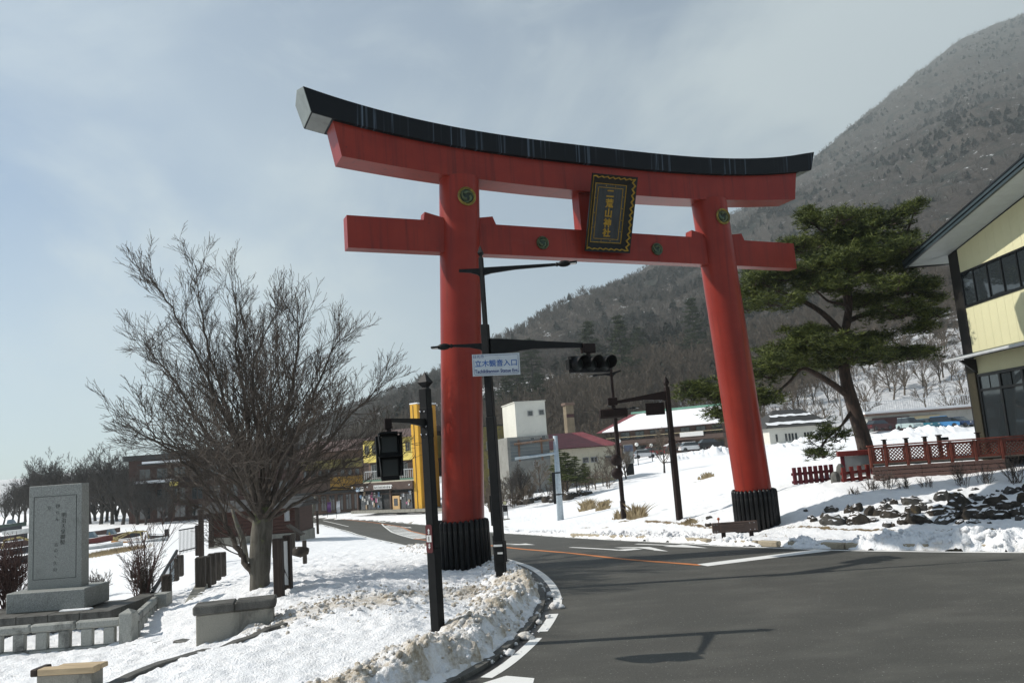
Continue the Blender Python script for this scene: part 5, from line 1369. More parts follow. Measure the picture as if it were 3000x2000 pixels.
# ------------------------------------------------------------------ timber notice stand
q0, q1 = at(642, 1372, 18.2), at(663, 1362, 18.75)
root = thing('timber_notice_stand', 'two dark brown square timber posts holding a torn white notice right of the tree trunk', 'notice board', q0)
d = Vector(q1 - q0); hz_ = float(at(641, 1236, 18.2)[2] - q0[2])
MB().bbox(-.10, .10, -.10, .10, -.2, hz_, .012).build('post', WOOD_DARK, root)
o = MB().bbox(-.085, .085, -.09, .09, -.2, hz_ + .02, .012).build('post', WOOD_DARK, root); o.location = d
M_ = Matrix.Translation((d.x * .5, d.y * .5, 0)) @ Matrix.Rotation(math.atan2(d.y, d.x), 4, 'Z')
l2 = math.hypot(d.x, d.y) / 2 - .09
MB().box(-l2, l2, -.03, .01, .18, hz_ - .06, M_).build('board', WOOD_DARK, root)
mb = MB(); mb.prism([(-l2, .75), (-l2 + .01, hz_ - .08), (l2, hz_ - .1), (l2, .35), (.02, .55), (-.05, .62)], -.037, -.032, M_); mb.prism([(-.1, .25), (l2, .2), (l2, .33), (0, .5)], -.037, -.032, M_); mb.build('torn_notice', WHITE_PRINT, root)
def post_at(x, y0, y1, Y, w, m, name, label, cat, group=None):
    b_ = at(x, y1, Y); h = float(at(x, y0, Y)[2] - b_[2])
    o = MB().bbox(-w / 2, w / 2, -w / 2, w / 2, -.25, h, w * .12).build(name, m); o.location = tuple(b_); o.rotation_euler.z = rad(12); return tag(o, label, cat, group)
post_at(700, 1240, 1276, 27.5, .14, WOOD_GREY, 'wooden_bollard', 'short grey wooden bollard standing alone in the snow right of the notice stand', 'bollard')
post_at(631, 1236, 1262, 27, .15, WOOD_GREY, 'wooden_bollard', 'grey wooden bollard half hidden between tree trunk and notice stand', 'bollard')
b_ = at(674, 1258, 31); root = thing('lectern_sign', 'small slanted lectern sign on a single post in the snow near the red-brown hut', 'sign', b_)
h_ = float(at(674, 1224, 31)[2] - b_[2]); MB().bbox(-.06, .06, -.06, .06, -.2, h_, .01).build('post', WOOD_GREY, root)
MB().bbox(-.35, .35, -.25, .25, -.03, .03, .01, Matrix.Translation((.1, 0, h_ + .12)) @ Matrix.Rotation(rad(35), 4, 'Y')).build('sign_panel', WOOD_GREY, root)
o = MB().sphere((0, 0, .05), .22, 2, (1.3, .8, .8), .15, 5).build('field_rock', ROCK, smooth=True); o.location = tuple(at(690, 1270, 26)); tag(o, 'dark rounded stone in the snow beside the short wooden bollard', 'rock')

# path to the shore: stone posts, handrail, low wall
k_ = 0
for x, y0, y1, Y in ((461, 1278, 1336, 22.4), (473, 1276, 1330, 22.9), (487, 1270, 1322, 24.0), (499, 1268, 1313, 25.2), (511, 1267, 1305, 26.4)):
    post_at(x, y0, y1, Y, .26 if k_ < 2 else .22, WOOD_GREY, 'fence_post', ['nearest thick grey stump post right of the snowy path', 'second grey stump post, tight against the nearest one by the path', 'middle grey stump post of the row right of the snowy path', 'fourth grey stump post of the row right of the snowy path', 'farthest grey stump post of the row right of the snowy path'][k_], 'post', 'stump posts along the snowy path'); k_ += 1
k_ = 0
for x, y0, y1, Y in ((383, 1318, 1362, 22.6), (402, 1282, 1316, 27.2), (413, 1274, 1306, 28.6)):
    post_at(x, y0, y1, Y, .24, WOOD_GREY, 'fence_post', ['nearest grey post left of the snowy path under the sloping handrail', 'middle grey post left of the snowy path', 'farthest grey post left of the snowy path beside the wire fence'][k_], 'post', 'posts left of the snowy path'); k_ += 1
h0, h1 = Vector(at(349, 1362, 21.0)), Vector(at(406, 1264, 28.0)); root = thing('sloping_handrail', 'dark sloping handrail with wire mesh running down beside the snowy path', 'handrail', h0)
mb = MB(); mb.tube([(0, 0, 0), h1 - h0], .05, 6); mb.build('rail', STREET_BLACK, root)
mb = MB()
for k in range(4):
    p = (h1 - h0) * (k / 3.0); mb.tube([p + Vector((0, 0, -.8)), p], .03, 6)
mb.build('upright', STREET_BLACK, root)
mb = MB()
for k in range(40):
    p = (h1 - h0) * (k / 39.0); mb.tube([p + Vector((0, 0, -.75)), p], .005, 3, cap=False)
for k in range(6): mb.tube([Vector((0, 0, -.12 * (k + 1))), (h1 - h0) + Vector((0, 0, -.12 * (k + 1)))], .005, 3, cap=False)
mb.build('wire_mesh', GALV, root)
w0, w1 = Vector(at(440, 1385, 20.4)), Vector(at(468, 1334, 23.4)); root = thing('path_side_wall', 'low sloping stone wall edging the right side of the snowy path', 'wall', w0)
for k in range(3):
    a, b_ = (w1 - w0) * (k / 3.0), (w1 - w0) * ((k + .97) / 3.0); d = b_ - a; T = Matrix.Translation(a) @ Matrix.Rotation(math.atan2(d.y, d.x), 4, 'Z') @ Matrix.Rotation(-math.asin(d.z / d.length), 4, 'Y')
    MB().bbox(0, d.length, -.17, .17, -.5, .04, .02, T).build('wall_stone', CONCRETE, root)
gp0, gp1 = Vector(at(412, 1272, 33)), Vector(at(452, 1262, 35)); root = thing('iron_gate_fence', 'dark thin iron railing crossing the far end of the snowy path', 'fence', gp0)
d = gp1 - gp0; mb = MB()
for z in (.1, .95): mb.tube([Vector((0, 0, z)), d + Vector((0, 0, z))], .025, 5)
mb.build('rail', STREET_BLACK, root); mb = MB()
for k in range(14): mb.tube([d * (k / 13.0), d * (k / 13.0) + Vector((0, 0, .95))], .010, 4)
mb.build('bar', STREET_BLACK, root)
mb = MB(); mb.bbox(-.09, .09, -.09, .09, -.3, 1.7, .01); o = mb.build('gate_post', WOOD_DARK, root); o.location = d + Vector((.2, 0, 0))
post_at(455, 1205, 1262, 36, .22, WOOD_DARK, 'timber_post', 'tall dark timber post at the far end of the snowy path before the hut', 'post')
# ------------------------------------------------------------------ right side: stone bank
root = thing('rock_bank', 'snow-covered bank of dark field boulders below the wooden deck', 'rock wall', (10.5, 21.5, .1))
STONES = [(160, 950, 130, 70), (345, 955, 85, 85), (445, 935, 120, 110), (170, 1075, 230, 130), (300, 1050, 50, 45), (470, 1055, 200, 130), (395, 1100, 90, 55), (590, 970, 90, 130), (690, 985, 90, 90), (775, 955, 120, 110), (830, 1000, 180, 100),
          (630, 1070, 90, 45), (790, 1120, 85, 55), (855, 1132, 35, 40), (990, 1090, 130, 60), (1085, 850, 200, 100), (1095, 965, 130, 140), (1000, 1005, 100, 50), (1210, 925, 75, 100), (1240, 865, 140, 35), (1180, 1065, 230, 100),
          (1440, 800, 160, 110), (1410, 955, 250, 100), (1640, 865, 230, 220), (1440, 1070, 190, 90), (1600, 1020, 180, 80), (1620, 1092, 80, 35), (1780, 1090, 120, 45), (1800, 800, 110, 60), (1860, 990, 290, 170), (1865, 815, 120, 60),
          (2050, 845, 190, 130), (2200, 890, 200, 100), (2250, 735, 170, 75), (2100, 1010, 230, 110), (2280, 985, 130, 100), (2320, 1050, 90, 60), (1800, 880, 60, 40), (800, 840, 90, 40), (745, 865, 60, 35), (870, 870, 70, 50), (1620, 725, 40, 25), (1790, 712, 60, 28),
          (55, 1030, 60, 60), (-90, 1040, 60, 45), (-150, 960, 40, 30), (-60, 1075, 70, 40), (1960, 1100, 40, 25), (2050, 740, 35, 30), (2110, 735, 30, 25), (2420, 820, 150, 130), (2450, 960, 190, 130), (2600, 880, 160, 150), (2430, 700, 120, 80), (2620, 1010, 180, 110)]
rr = random.Random(12)
for i, (zx, zy, w, h) in enumerate(STONES):
    px, py = (2400 + zx / 3.92) * .784, (1250 + zy / 3.92) * .784
    p = snow_hit(px, py + h / 3.92 * .784 * .30, 12, 40); sc_ = p[1] / FOC; W_, H_ = w / 3.92 * .784 * sc_, h / 3.92 * .784 * sc_
    mb = MB(); bm = bmesh.new(); bmesh.ops.create_icosphere(bm, subdivisions=3, radius=1)
    e1, e2 = .75 + .5 * rr.random(), .75 + .5 * rr.random(); ph = rr.random() * 50
    for v in bm.verts:
        k = 1 + .45 * float(fbm(np.array([v.co.x * 1.6 + ph]), np.array([v.co.y * 1.6 + v.co.z * 1.9]), 5, 4, .6)[0])
        c = v.co * k; c.x = math.copysign(abs(c.x) ** e1, c.x); c.z = math.copysign(abs(c.z) ** e2, c.z)
        v.co = Vector((c.x * W_ * .62, c.y * max(W_, H_) * .5, c.z * H_ * .78))
    mb.bm(bm); o = mb.build('stone', ROCK if i % 3 else ROCK_GREY, root, auto=35)
    o.location = (float(p[0]) - 10.5, float(p[1]) + .16 * max(W_, H_) - 21.5, float(p[2]) - .1 + H_ * .04); o.rotation_euler = (rr.gauss(0, .15), rr.gauss(0, .2) + .05, rr.random() * .6 - .3)

# ------------------------------------------------------------------ deck fence with lattice panels
DK0 = Vector(at(1996, 1105, 25.4)); DK1 = Vector(at(2500, 1074, 24.2)); dk = DK1 - DK0; dkL = math.hypot(dk.x, dk.y); dang = math.atan2(dk.y, dk.x)
z_floor = float(at(2100, 1060, 25.2)[2]); z_top = float(at(2100, 1019, 25.2)[2])
root = thing('deck_fence', 'red-brown lattice fence with capped posts standing on a boarded wooden deck front', 'fence', (DK0.x, DK0.y, z_floor), dang)
HT = z_top - z_floor
def Xat(px): 
    d = ray(px, 1040)[:2]; a = np.array([dk.x, dk.y]) / dkL
    s_ = np.linalg.solve(np.array([[a[0], -d[0]], [a[1], -d[1]]]), -np.array([DK0.x, DK0.y])); return float(s_[0])
px_posts = [1998, 2033, 2083, 2131, 2185, 2241, 2303, 2372, 2440]
xs_ = [Xat(p) for p in px_posts]
for i, x in enumerate(xs_):
    MB().bbox(x - .04, x + .04, -.045, .045, -.12, HT - .005, .008).build('post', FENCE_RED, root)
for i in range(len(xs_) - 1):
    a, b_ = xs_[i] + .057, xs_[i + 1] - .057
    pn = MB(); pn.box(a, b_, -.035, .035, HT - .095, HT - .02); pn.box(a, b_, -.035, .035, .02, .085); pn.box(a, a + .05, -.03, .03, .085, HT - .095); pn.box(b_ - .05, b_, -.03, .03, .085, HT - .095)
    fr = pn.build('panel_frame', FENCE_RED, root)
    lt = MB(); x0, x1, z0_, z1_ = a + .045, b_ - .045, .08, HT - .09; st = .105
    for sgn_, yy in ((1, -.012), (-1, .006)):
        k = -40
        while k < 60:
            # 45 degree slat clipped to the frame
            c = x0 + k * st; pts = []
            za, zb_ = z0_, z1_
            xa = c; xb = c + sgn_ * (z1_ - z0_)
            t0, t1 = 0.0, 1.0
            for lo, hi in ((x0, x1),):
                dx = xb - xa
                ta, tb_ = sorted(((lo - xa) / dx, (hi - xa) / dx)); t0, t1 = max(t0, ta), min(t1, tb_)
            if t1 - t0 > .05:
                p, q_ = (xa + dx * t0, za + (zb_ - za) * t0), (xa + dx * t1, za + (zb_ - za) * t1); w2 = .016
                lt.add([(p[0] - w2 * .7, yy, p[1] + sgn_ * w2 * .7), (p[0] + w2 * .7, yy, p[1] - sgn_ * w2 * .7), (q_[0] + w2 * .7, yy, q_[1] - sgn_ * w2 * .7), (q_[0] - w2 * .7, yy, q_[1] + sgn_ * w2 * .7)] +
                       [(p[0] - w2 * .7, yy + .012, p[1] + sgn_ * w2 * .7), (p[0] + w2 * .7, yy + .012, p[1] - sgn_ * w2 * .7), (q_[0] + w2 * .7, yy + .012, q_[1] - sgn_ * w2 * .7), (q_[0] - w2 * .7, yy + .012, q_[1] + sgn_ * w2 * .7)],
                       [(0, 1, 2, 3), (7, 6, 5, 4), (0, 4, 5, 1), (1, 5, 6, 2), (2, 6, 7, 3), (3, 7, 4, 0)])
            k += 1
    lt.build('lattice', FENCE_RED, fr)
MB().bbox(xs_[0] - .08, xs_[-1] + .1, -.06, .06, HT, HT + .045, .008).build('top_rail', FENCE_RED, root)
# board front
zb0, zb1 = float(at(2100, 1106, 25.0)[2]) - z_floor, float(at(2100, 1066, 25.0)[2]) - z_floor
bh = (zb1 - zb0) / 4
for r_ in range(4):
    xsb = [xs_[0] - .02, 1.55, 3.05, xs_[-3] + .0]
    for k in range(3): MB().bbox(xsb[k] + .003, xsb[k + 1] - .003, -.10 - .004 * (r_ % 2), -.07, zb0 + bh * r_ + .012, zb0 + bh * (r_ + 1) - .006, .005).build('board', DECK_BROWN, root)
mb = MB()
for k in range(9): mb.box(.2 + k * .62, .32 + k * .62, -.05, .10, zb0 - .45, zb1 - .02)
mb.build('joist_post', WOOD_GREY, root)
MB().box(xs_[0], xs_[-1] + 4, .1, 3.6, -.06, -.02).build('deck_floor', WOOD_GREY, root)
# second fence line, with capped posts, on the back edge of the deck
rootb = thing('deck_back_fence', 'dark capped posts and railing of the far deck edge rising behind the lattice fence', 'fence', (DK0.x, DK0.y, z_floor), dang)
for px, dy in ((2032, .8), (2084, .9), (2129, 1.0), (2172, 1.6), (2181, 2.3), (2260, 1.5)):
    x = Xat(px) * (1 + dy / 26) + .2; h_ = HT + .16 + .01 * dy
    p_ = MB().bbox(x - .05, x + .05, dy - .05, dy + .05, -.02, h_, .006).build('post', WOOD_DARK, rootb)
    MB().bbox(x - .08, x + .08, dy - .08, dy + .08, h_ + .001, h_ + .035, .006).build('post_cap', WOOD_DARK, p_); 
MB().bbox(Xat(2181) + .5, Xat(2240), 2.26, 2.34, HT + .02, HT + .12, .01).build('back_rail', PILLAR_DARK, rootb)
# picket fences
def pickets(label, px0, px1, ybase0, ybase1, htop, n, Y0, Y1, m):
    p, q_ = Vector(at(px0, ybase0, Y0)), Vector(at(px1, ybase1, Y1)); d = q_ - p; L = math.hypot(d.x, d.y)
    r_ = thing('picket_fence', label, 'fence', p, math.atan2(d.y, d.x)); pm = MB().bbox(-.06, .06, -.04, .04, .02, htop, .01).mesh('picket', m)
    for k in range(n): o = link('picket', pm, r_); o.location = (L * k / (n - 1), 0, d.z * k / (n - 1))
    for z in (.10, htop * .62):
        MB().add([(-.08, .045, z - .045), (L + .08, .045, z - .045 + d.z), (L + .08, .085, z - .045 + d.z), (-.08, .085, z - .045), (-.08, .045, z + .045), (L + .08, .045, z + .045 + d.z), (L + .08, .085, z + .045 + d.z), (-.08, .085, z + .045)],
                 [(0, 1, 5, 4), (1, 2, 6, 5), (2, 3, 7, 6), (3, 0, 4, 7), (4, 5, 6, 7), (0, 3, 2, 1)]).build('cross_rail', m, r_)
pickets('dark red picket fence standing in snow left of the mossy stone posts', 1828, 1913, 1114, 1106, .58, 8, 27.0, 27.2, PICKET_RED)
pickets('short bright red picket fence in front of the red-framed notice board', 1941, 1996, 1110, 1103, .50, 4, 25.6, 25.6, PICKET_BRIGHT)
for x, y0, y1, Y, lb in ((1921, 1082, 1112, 26.0, 'short lichen-covered stone post between the two red picket fences'), (1935, 1064, 1110, 26.4, 'taller dark stone post between the two red picket fences')):
    b_ = at(x, y1, Y); h_ = float(at(x, y0, Y)[2] - b_[2]); mb = MB(); mb.lathe([(.15, -.2), (.15, h_ * .6), (.12, h_ * .85), (.05, h_)], 7); o = mb.build('stone_post', STONE_DARK, auto=40); o.location = tuple(b_); tag(o, lb, 'post')
n0 = Vector(at(1940, 1112, 26.9)); n1 = Vector(at(2010, 1106, 26.7)); d = n1 - n0; L = math.hypot(d.x, d.y)
root = thing('notice_board', 'glazed notice board with bright red frame and roof bar behind the red pickets', 'notice board', n0, math.atan2(d.y, d.x))
zt, zg = float(at(1960, 1034, 26.9)[2] - n0.z), float(at(1960, 1046, 26.9)[2] - n0.z)
MB().bbox(-.12, L + .1, -.12, .12, zg, zt, .015).build('roof_bar', PICKET_BRIGHT, root)
for x in (.03, L - .03): MB().bbox(x - .06, x + .06, -.05, .05, -.4, zg - .002, .01).build('post', PICKET_RED, root)
MB().box(.092, L - .092, -.01, .02, .18, zg - .004).build('glass_pane', m_glass('pale_notice_glass', (.26, .27, .26), .15), root)
MB().box(.092, L - .092, -.03, .03, .12, .178).build('sill', PICKET_RED, root)
# twiggy plants along the foot of the deck
for i, (x, y, h_, n_) in enumerate(((2005, 1125, .45, 18), (2040, 1118, .6, 14), (2080, 1122, .45, 16), (2130, 1118, .4, 12), (2210, 1112, .7, 16), (2262, 1110, .6, 14), (2330, 1108, .95, 18), (1965, 1135, .3, 16))):
    lbl = ['dry twigs at the left foot of the boarded deck front', 'taller dry stalks in front of the lowest left deck boards', 'dry twiggy clump on the snow above the leftmost boulders', 'small dry clump under the middle of the deck boards', 'tall wiry weeds against the boards under the third lattice panel', 'wiry weeds left of the shaded right end of the deck front', 'tall bare bush at the right frame edge before the deck', 'low dry twigs on the snow slope right of the stone posts'][i]
    shrub('dry_twig_plant', lbl, snow_hit(x, y, 14, 40), h_, .7, n_, TWIG, 50 + i, 'plant', 1, .004)

# ------------------------------------------------------------------ right house
HX = 16.5; HY = 29.0                                              # the far corner; the yellow gable wall runs towards the camera
zg = 1.45
root = thing('yellow_house', 'two-storey cream sided house with dark corner pillar and wide overhanging roof at the right', 'house', (HX, HY, zg))
SL = .155                                                          # roof pitch
def hz2(px, py): return float(at(px, py, HY)[2]) - zg
ev = hz2(2172, 592) + .12                                           # height of the roof underside at the corner
W0 = .42                                                            # siding starts behind the pillar
LEN = 8.0
w_top1, w_bot1 = hz2(2205, 632), hz2(2212, 712)
can = hz2(2218, 822); d_top, d_bot = hz2(2236, 862), hz2(2262, 1003)
def wall_band(z0_, z1f, name='siding_board', n=18):
    """vertical siding sheets on the wall plane x = 0, running along -y"""
    wd = .455
    for k in range(n):
        y0 = -(W0 + k * wd); y1 = y0 - wd + .006
        za0, za1 = (z1f(y0), z1f(y1)) if callable(z1f) else (z1f, z1f)
        MB().add([(0, y0, z0_), (0, y1, z0_), (0, y1, za1), (0, y0, za0), (.08, y0, z0_), (.08, y1, z0_), (.08, y1, za1), (.08, y0, za0)], [(3, 2, 1, 0), (4, 5, 6, 7), (0, 1, 5, 4), (2, 3, 7, 6), (1, 2, 6, 5), (0, 4, 7, 3)]).build(name, CREAM, root)
        # fine ribs of the siding
        if k < 9:
            pass
roofz = lambda y: ev + SL * (-y) - .02
wall_band(w_top1, lambda y: roofz(y)); wall_band(can + .02, w_bot1); wall_band(d_top, can - .03)
mb = MB()
for z0_, z1_ in ((w_top1, None), (can + .02, w_bot1), (d_top, can - .03)):
    k = 0
    y = -W0 - .03
    while y > -5.0:
        zz1 = roofz(y) if z1_ is None else z1_
        mb.box(-.006, .0, y - .006, y + .006, z0_, zz1); y -= .057
mb.build('siding_rib', CREAM, root)['kind'] = 'stuff'
MB().box(.08, .4, -LEN - .6, -.0, -.3, 4.5).build('inner_wall', mat('dim_interior', (.03, .028, .025), .9, .2, 2), root)
MB().bbox(-.03, .30, -W0, .18, -.6, ev + .02, .015).build('corner_pillar', PILLAR_DARK, root)
MB().bbox(-.10, .2, -W0 - .06, -.02, -.6, can - .25, .015).build('porch_pillar', mat('olive_dark_timber', (.028, .024, .012), .6, .2, 4), root)
# window band
wf = MB(); wf.box(-.03, .06, -LEN, -W0, w_bot1, w_bot1 + .09); wf.box(-.03, .06, -LEN, -W0, w_top1 - .07, w_top1); wfo = wf.build('window_frame', FRAME_BLACK, root)
yw = -W0
for k, wd in enumerate((.74, .84, .82, .84, .8, .8, .8, .8)):
    y1 = yw - wd
    MB().box(-.028, .055, yw - .05, yw, w_bot1 + .09, w_top1 - .07).build('mullion', FRAME_BLACK, wfo)
    MB().box(.012, .02, y1 + .01, yw - .06, w_bot1 + .095, w_top1 - .075).build('window_pane', GLASS, wfo)
    yw = y1
MB().box(.03, .05, -W0 - .75, -W0 - .28, w_bot1 + .1, w_top1 - .1).build('curtain', mat('white_curtain', (.45, .46, .44), .9, .1, 6, stretch=(1, 8, .3)), root)
# canopy over the ground floor
cn = MB(); T0 = can
cn.add([(-.62, .28, T0 - .07), (-.62, -LEN, T0 - .07), (0.0, -LEN, T0 + .10), (0, .28, T0 + .10), (-.62, .28, T0 - .02), (-.62, -LEN, T0 - .02), (0, -LEN, T0 + .15), (0, .28, T0 + .15)], [(0, 1, 2, 3), (7, 6, 5, 4), (0, 4, 5, 1), (1, 5, 6, 2), (3, 2, 6, 7), (0, 3, 7, 4)])
cno = cn.build('canopy', FASCIA, root)
mb = MB(); mb.tube([(-.66, .30, T0 - .05), (-.66, -LEN, T0 - .05)], .055, 8); mb.build('gutter', mat('pale_gutter', (.42, .44, .45), .4, .1, 3), cno)
mb = MB(); mb.prism([(-.60, T0 - .12), (-.02, T0 - .12), (-.02, T0 - .62)], -W0 - .16, -W0 - .06); mb.build('canopy_bracket', PILLAR_DARK, cno)
# glazed doors
fr = MB(); fr.box(-.04, .06, -LEN, -W0, d_top - .10, d_top - .0); fr.box(-.04, .06, -LEN, -W0, d_top - .62, d_top - .54); fr.box(-.04, .06, -LEN, -W0, d_bot - .1, d_bot)
dfo = fr.build('door_frame', FRAME_BLACK, root)
y = -W0 - .08
for k in range(6):
    wd = 1.25; MB().box(-.045, .062, y - .10, y, d_bot, d_top - .1).build('door_post', FRAME_BLACK, dfo)
    MB().box(.0, .012, y - wd + .005, y - .105, d_bot, d_top - .62).build('door_pane', GLASS, dfo)
    for q_ in (0, 1): MB().box(.0, .012, y - .105 - q_ * .58 - .53, y - .105 - q_ * .58 - .02, d_top - .54, d_top - .10).build('transom_pane', GLASS, dfo)
    y -= wd
# roof: overhanging gable towards -x, eave beyond the corner
OH = 1.25; EV = 1.05
def rz_(y): return ev + SL * (-y)
rf = MB(); y0, y1 = EV, -7.5
vs = [(-OH, y0, rz_(y0) + .07), (9, y0, rz_(y0) + .07), (9, y1, rz_(y1) + .07), (-OH, y1, rz_(y1) + .07)]
rf.add(vs + [(v[0], v[1], v[2] + .16) for v in vs], [(4, 5, 6, 7), (0, 3, 2, 1), (0, 1, 5, 4), (1, 2, 6, 5), (2, 3, 7, 6), (3, 0, 4, 7)])
rfo = rf.build('roof', mat('dark_blue_roof_sheet', (.022, .028, .034), .45, .2, 3), root)
n = 12
for k in range(n):
    a, b_ = y0 - (y0 - y1) * k / n, y0 - (y0 - y1) * (k + 1) / n + .012
    MB().add([(-OH + .1, a, rz_(a) + .03), (-.0, a, rz_(a) + .03), (0, b_, rz_(b_) + .03), (-OH + .1, b_, rz_(b_) + .03), (-OH + .1, a, rz_(a) + .065), (0, a, rz_(a) + .065), (0, b_, rz_(b_) + .065), (-OH + .1, b_, rz_(b_) + .065)], [(0, 3, 2, 1), (4, 5, 6, 7), (0, 1, 5, 4), (1, 2, 6, 5), (2, 3, 7, 6), (3, 0, 4, 7)]).build('soffit_board', SOFFIT, rfo)
for dx, z0_, z1_, m_ in ((0, -.02, .12, FASCIA), (-.035, .10, .22, FASCIA), (-.06, .21, .26, FRAME_BLACK)):
    f_ = MB(); f_.add([(-OH + dx, y0 + .02, rz_(y0) + z0_), (-OH + dx, y1, rz_(y1) + z0_), (-OH + dx, y1, rz_(y1) + z1_), (-OH + dx, y0 + .02, rz_(y0) + z1_)] + [(-OH + dx + .09, y0 + .02, rz_(y0) + z0_), (-OH + dx + .09, y1, rz_(y1) + z0_), (-OH + dx + .09, y1, rz_(y1) + z1_), (-OH + dx + .09, y0 + .02, rz_(y0) + z1_)],
               [(0, 1, 2, 3), (7, 6, 5, 4), (0, 4, 5, 1), (2, 6, 7, 3), (0, 3, 7, 4), (1, 5, 6, 2)]); f_.build('rake_board', m_, rfo)
MB().box(-OH, 9, y0 - .02, y0 + .08, rz_(y0) - .02, rz_(y0) + .24).build('eave_gutter', FRAME_BLACK, rfo)
MB().add([(-OH + .1, EV - .03, rz_(EV) + .02), (9, EV - .03, rz_(EV) + .02), (9, .0, rz_(0) + .02), (0, 0, rz_(0) + .02)], [(0, 1, 2, 3)]).build('eave_soffit', SOFFIT, rfo)
MB().box(.4, 9, -LEN, -.05, -.5, ev).build('house_body', CREAM, root)

# ------------------------------------------------------------------ big pine behind the deck
pb = np.array([float(at(1988, 1040, 32)[0]), 32.0, land1(14, 32)])
PY = 32.0
root = thing('pine_tree', 'large spreading pine with layered dark green needle pads and leaning reddish trunk behind the deck', 'tree', pb)
O_ = Vector(pb)
def pp(x, y, dy=0): return Vector(at(x, y, PY + dy)) - O_
tk = MB()
trk = spline([pp(1996, 1075), pp(1986, 1020), pp(1962, 940), pp(1945, 880), pp(1938, 830), pp(1942, 760), pp(1950, 700), pp(1945, 620), pp(1955, 560), pp(1975, 510)], 4)
tk.tube(trk, [.35 - .29 * (i / (len(trk) - 1)) ** .85 for i in range(len(trk))], 12)
tobj = tk.build('trunk', PINE_BARK, root, smooth=True)
BR = [([(1950, 910), (1910, 880), (1862, 852), (1838, 848), (1815, 875), (1785, 900)], -1.0, .15), ([(1785, 900), (1720, 905), (1650, 905), (1590, 900)], -1.3, .06), ([(1940, 770), (1890, 720), (1840, 690), (1780, 665), (1730, 640)], -.5, .14), ([(1942, 740), (1990, 720), (2060, 700), (2140, 680)], .4, .12),
      ([(1945, 700), (1930, 640), (1880, 600), (1820, 570)], .6, .11), ([(1950, 640), (2010, 600), (2070, 560), (2105, 470)], -.4, .11), ([(1940, 800), (1880, 790), (1800, 790)], -.8, .11), ([(1940, 820), (2000, 810), (2080, 800), (2140, 800)], .5, .11),
      ([(1955, 580), (1900, 540), (1850, 500)], .2, .09), ([(1950, 720), (1940, 700), (1900, 690), (1860, 650)], -1.5, .1), ([(1962, 940), (1935, 975), (1900, 1005), (1880, 1035)], -1.2, .06), ([(1960, 930), (1925, 985), (1900, 985)], -1.0, .04)]
bm_ = MB()
for pts, dy, r in BR:
    n_ = len(pts); P3 = spline([pp(x, y, dy * k / (n_ - 1)) for k, (x, y) in enumerate(pts)], 4); bm_.tube(P3, [r * (1 - .75 * i / (len(P3) - 1)) for i in range(len(P3))], 7)
bm_.build('limb', PINE_BARK, root, smooth=True)
PADS = [(1900, 505, 65, 22, 0), (1870, 500, 30, 16, -.4), (1960, 520, 75, 28, .3), (2040, 510, 50, 24, -.3), (2085, 482, 30, 12, -.5), (2105, 468, 14, 8, -.6), (1850, 490, 18, 12, 0), (2000, 495, 25, 20, 0), (1995, 560, 90, 30, -.2), (1880, 560, 75, 28, .4), (2060, 545, 45, 22, .2), (2070, 590, 40, 16, 0),
        (1830, 560, 38, 20, -.4), (1960, 590, 100, 30, -.8), (1870, 610, 90, 28, -1.0), (2030, 620, 80, 26, .6), (1800, 630, 60, 22, -.6), (1760, 640, 55, 22, 0), (1740, 665, 50, 22, .6), (1850, 650, 80, 24, .9), (1930, 650, 80, 24, -1.4), (2080, 660, 70, 24, .3), (2120, 690, 50, 20, .8), (2140, 720, 30, 14, .3),
        (1720, 700, 45, 18, .8), (1780, 690, 60, 20, -1.2), (1990, 690, 70, 20, 1.2), (2060, 715, 70, 20, -.8), (2110, 750, 40, 16, 0), (1740, 640, 30, 14, -1.0),
        (1880, 790, 90, 28, -1.3), (1820, 800, 60, 24, -1.0), (1960, 810, 90, 26, -.6), (2040, 815, 70, 22, .5), (2100, 810, 55, 18, 0), (1900, 830, 95, 22, .6), (1780, 830, 50, 20, -1.6), (1770, 855, 48, 20, -.6), (1990, 775, 60, 18, 1.0), (1850, 760, 60, 14, .2),
        (1640, 900, 55, 22, -1.2), (1595, 890, 35, 16, -1.4), (1700, 905, 60, 20, -1.2), (1760, 915, 40, 18, -1.0), (1580, 905, 25, 12, -1.4), (1660, 945, 36, 14, -1.5), (1690, 960, 34, 12, -1.2),
        (1905, 990, 34, 18, -1.2), (1880, 1010, 28, 12, -1.3), (1890, 1035, 38, 12, -1.4), (1925, 1000, 26, 12, -1.1), (1868, 1035, 20, 8, -1.5)]
fol = MB(); rr = random.Random(77)
for k in range(26):                                       # lesser sprays filling the crown
    a, q_ = rr.random() * 6.283, math.sqrt(rr.random()); cx0, cy0, ex0, ey0 = (1935, 610, 195, 115) if k < 19 else (1925, 805, 170, 42)
    PADS.append((cx0 + math.cos(a) * q_ * ex0, cy0 + math.sin(a) * q_ * ey0, 34 + 22 * rr.random(), 12 + 9 * rr.random(), rr.gauss(0, 1.5)))
for (x, y, rx_, ry_, dy) in PADS:
    c = pp(x, y, dy); sx_, sz_ = rx_ / FOC * PY, ry_ / FOC * PY
    n_ = int(330 * sx_ * (.35 + sz_) / .75 * 1.1) + 40
    if y > 960: n_ = int(n_ * .4)
    # clustered shoots
    ncl = max(4, n_ // 8)
    for k in range(ncl):
        a = rr.random() * 6.283; q_ = math.sqrt(rr.random()); zz_ = rr.gauss(.1, .5)
        cx_ = c + Vector((math.cos(a) * q_ * sx_ * 1.05, math.sin(a) * q_ * max(sx_, .5) * .9, zz_ * sz_ * (1.15 - q_ * .6) - q_ * sz_ * .2))
        for j in range(8): needle_tuft(fol, cx_ + Vector((rr.gauss(0, .15), rr.gauss(0, .15), rr.gauss(0, .07))), 9, .21, .014, rr, .7)
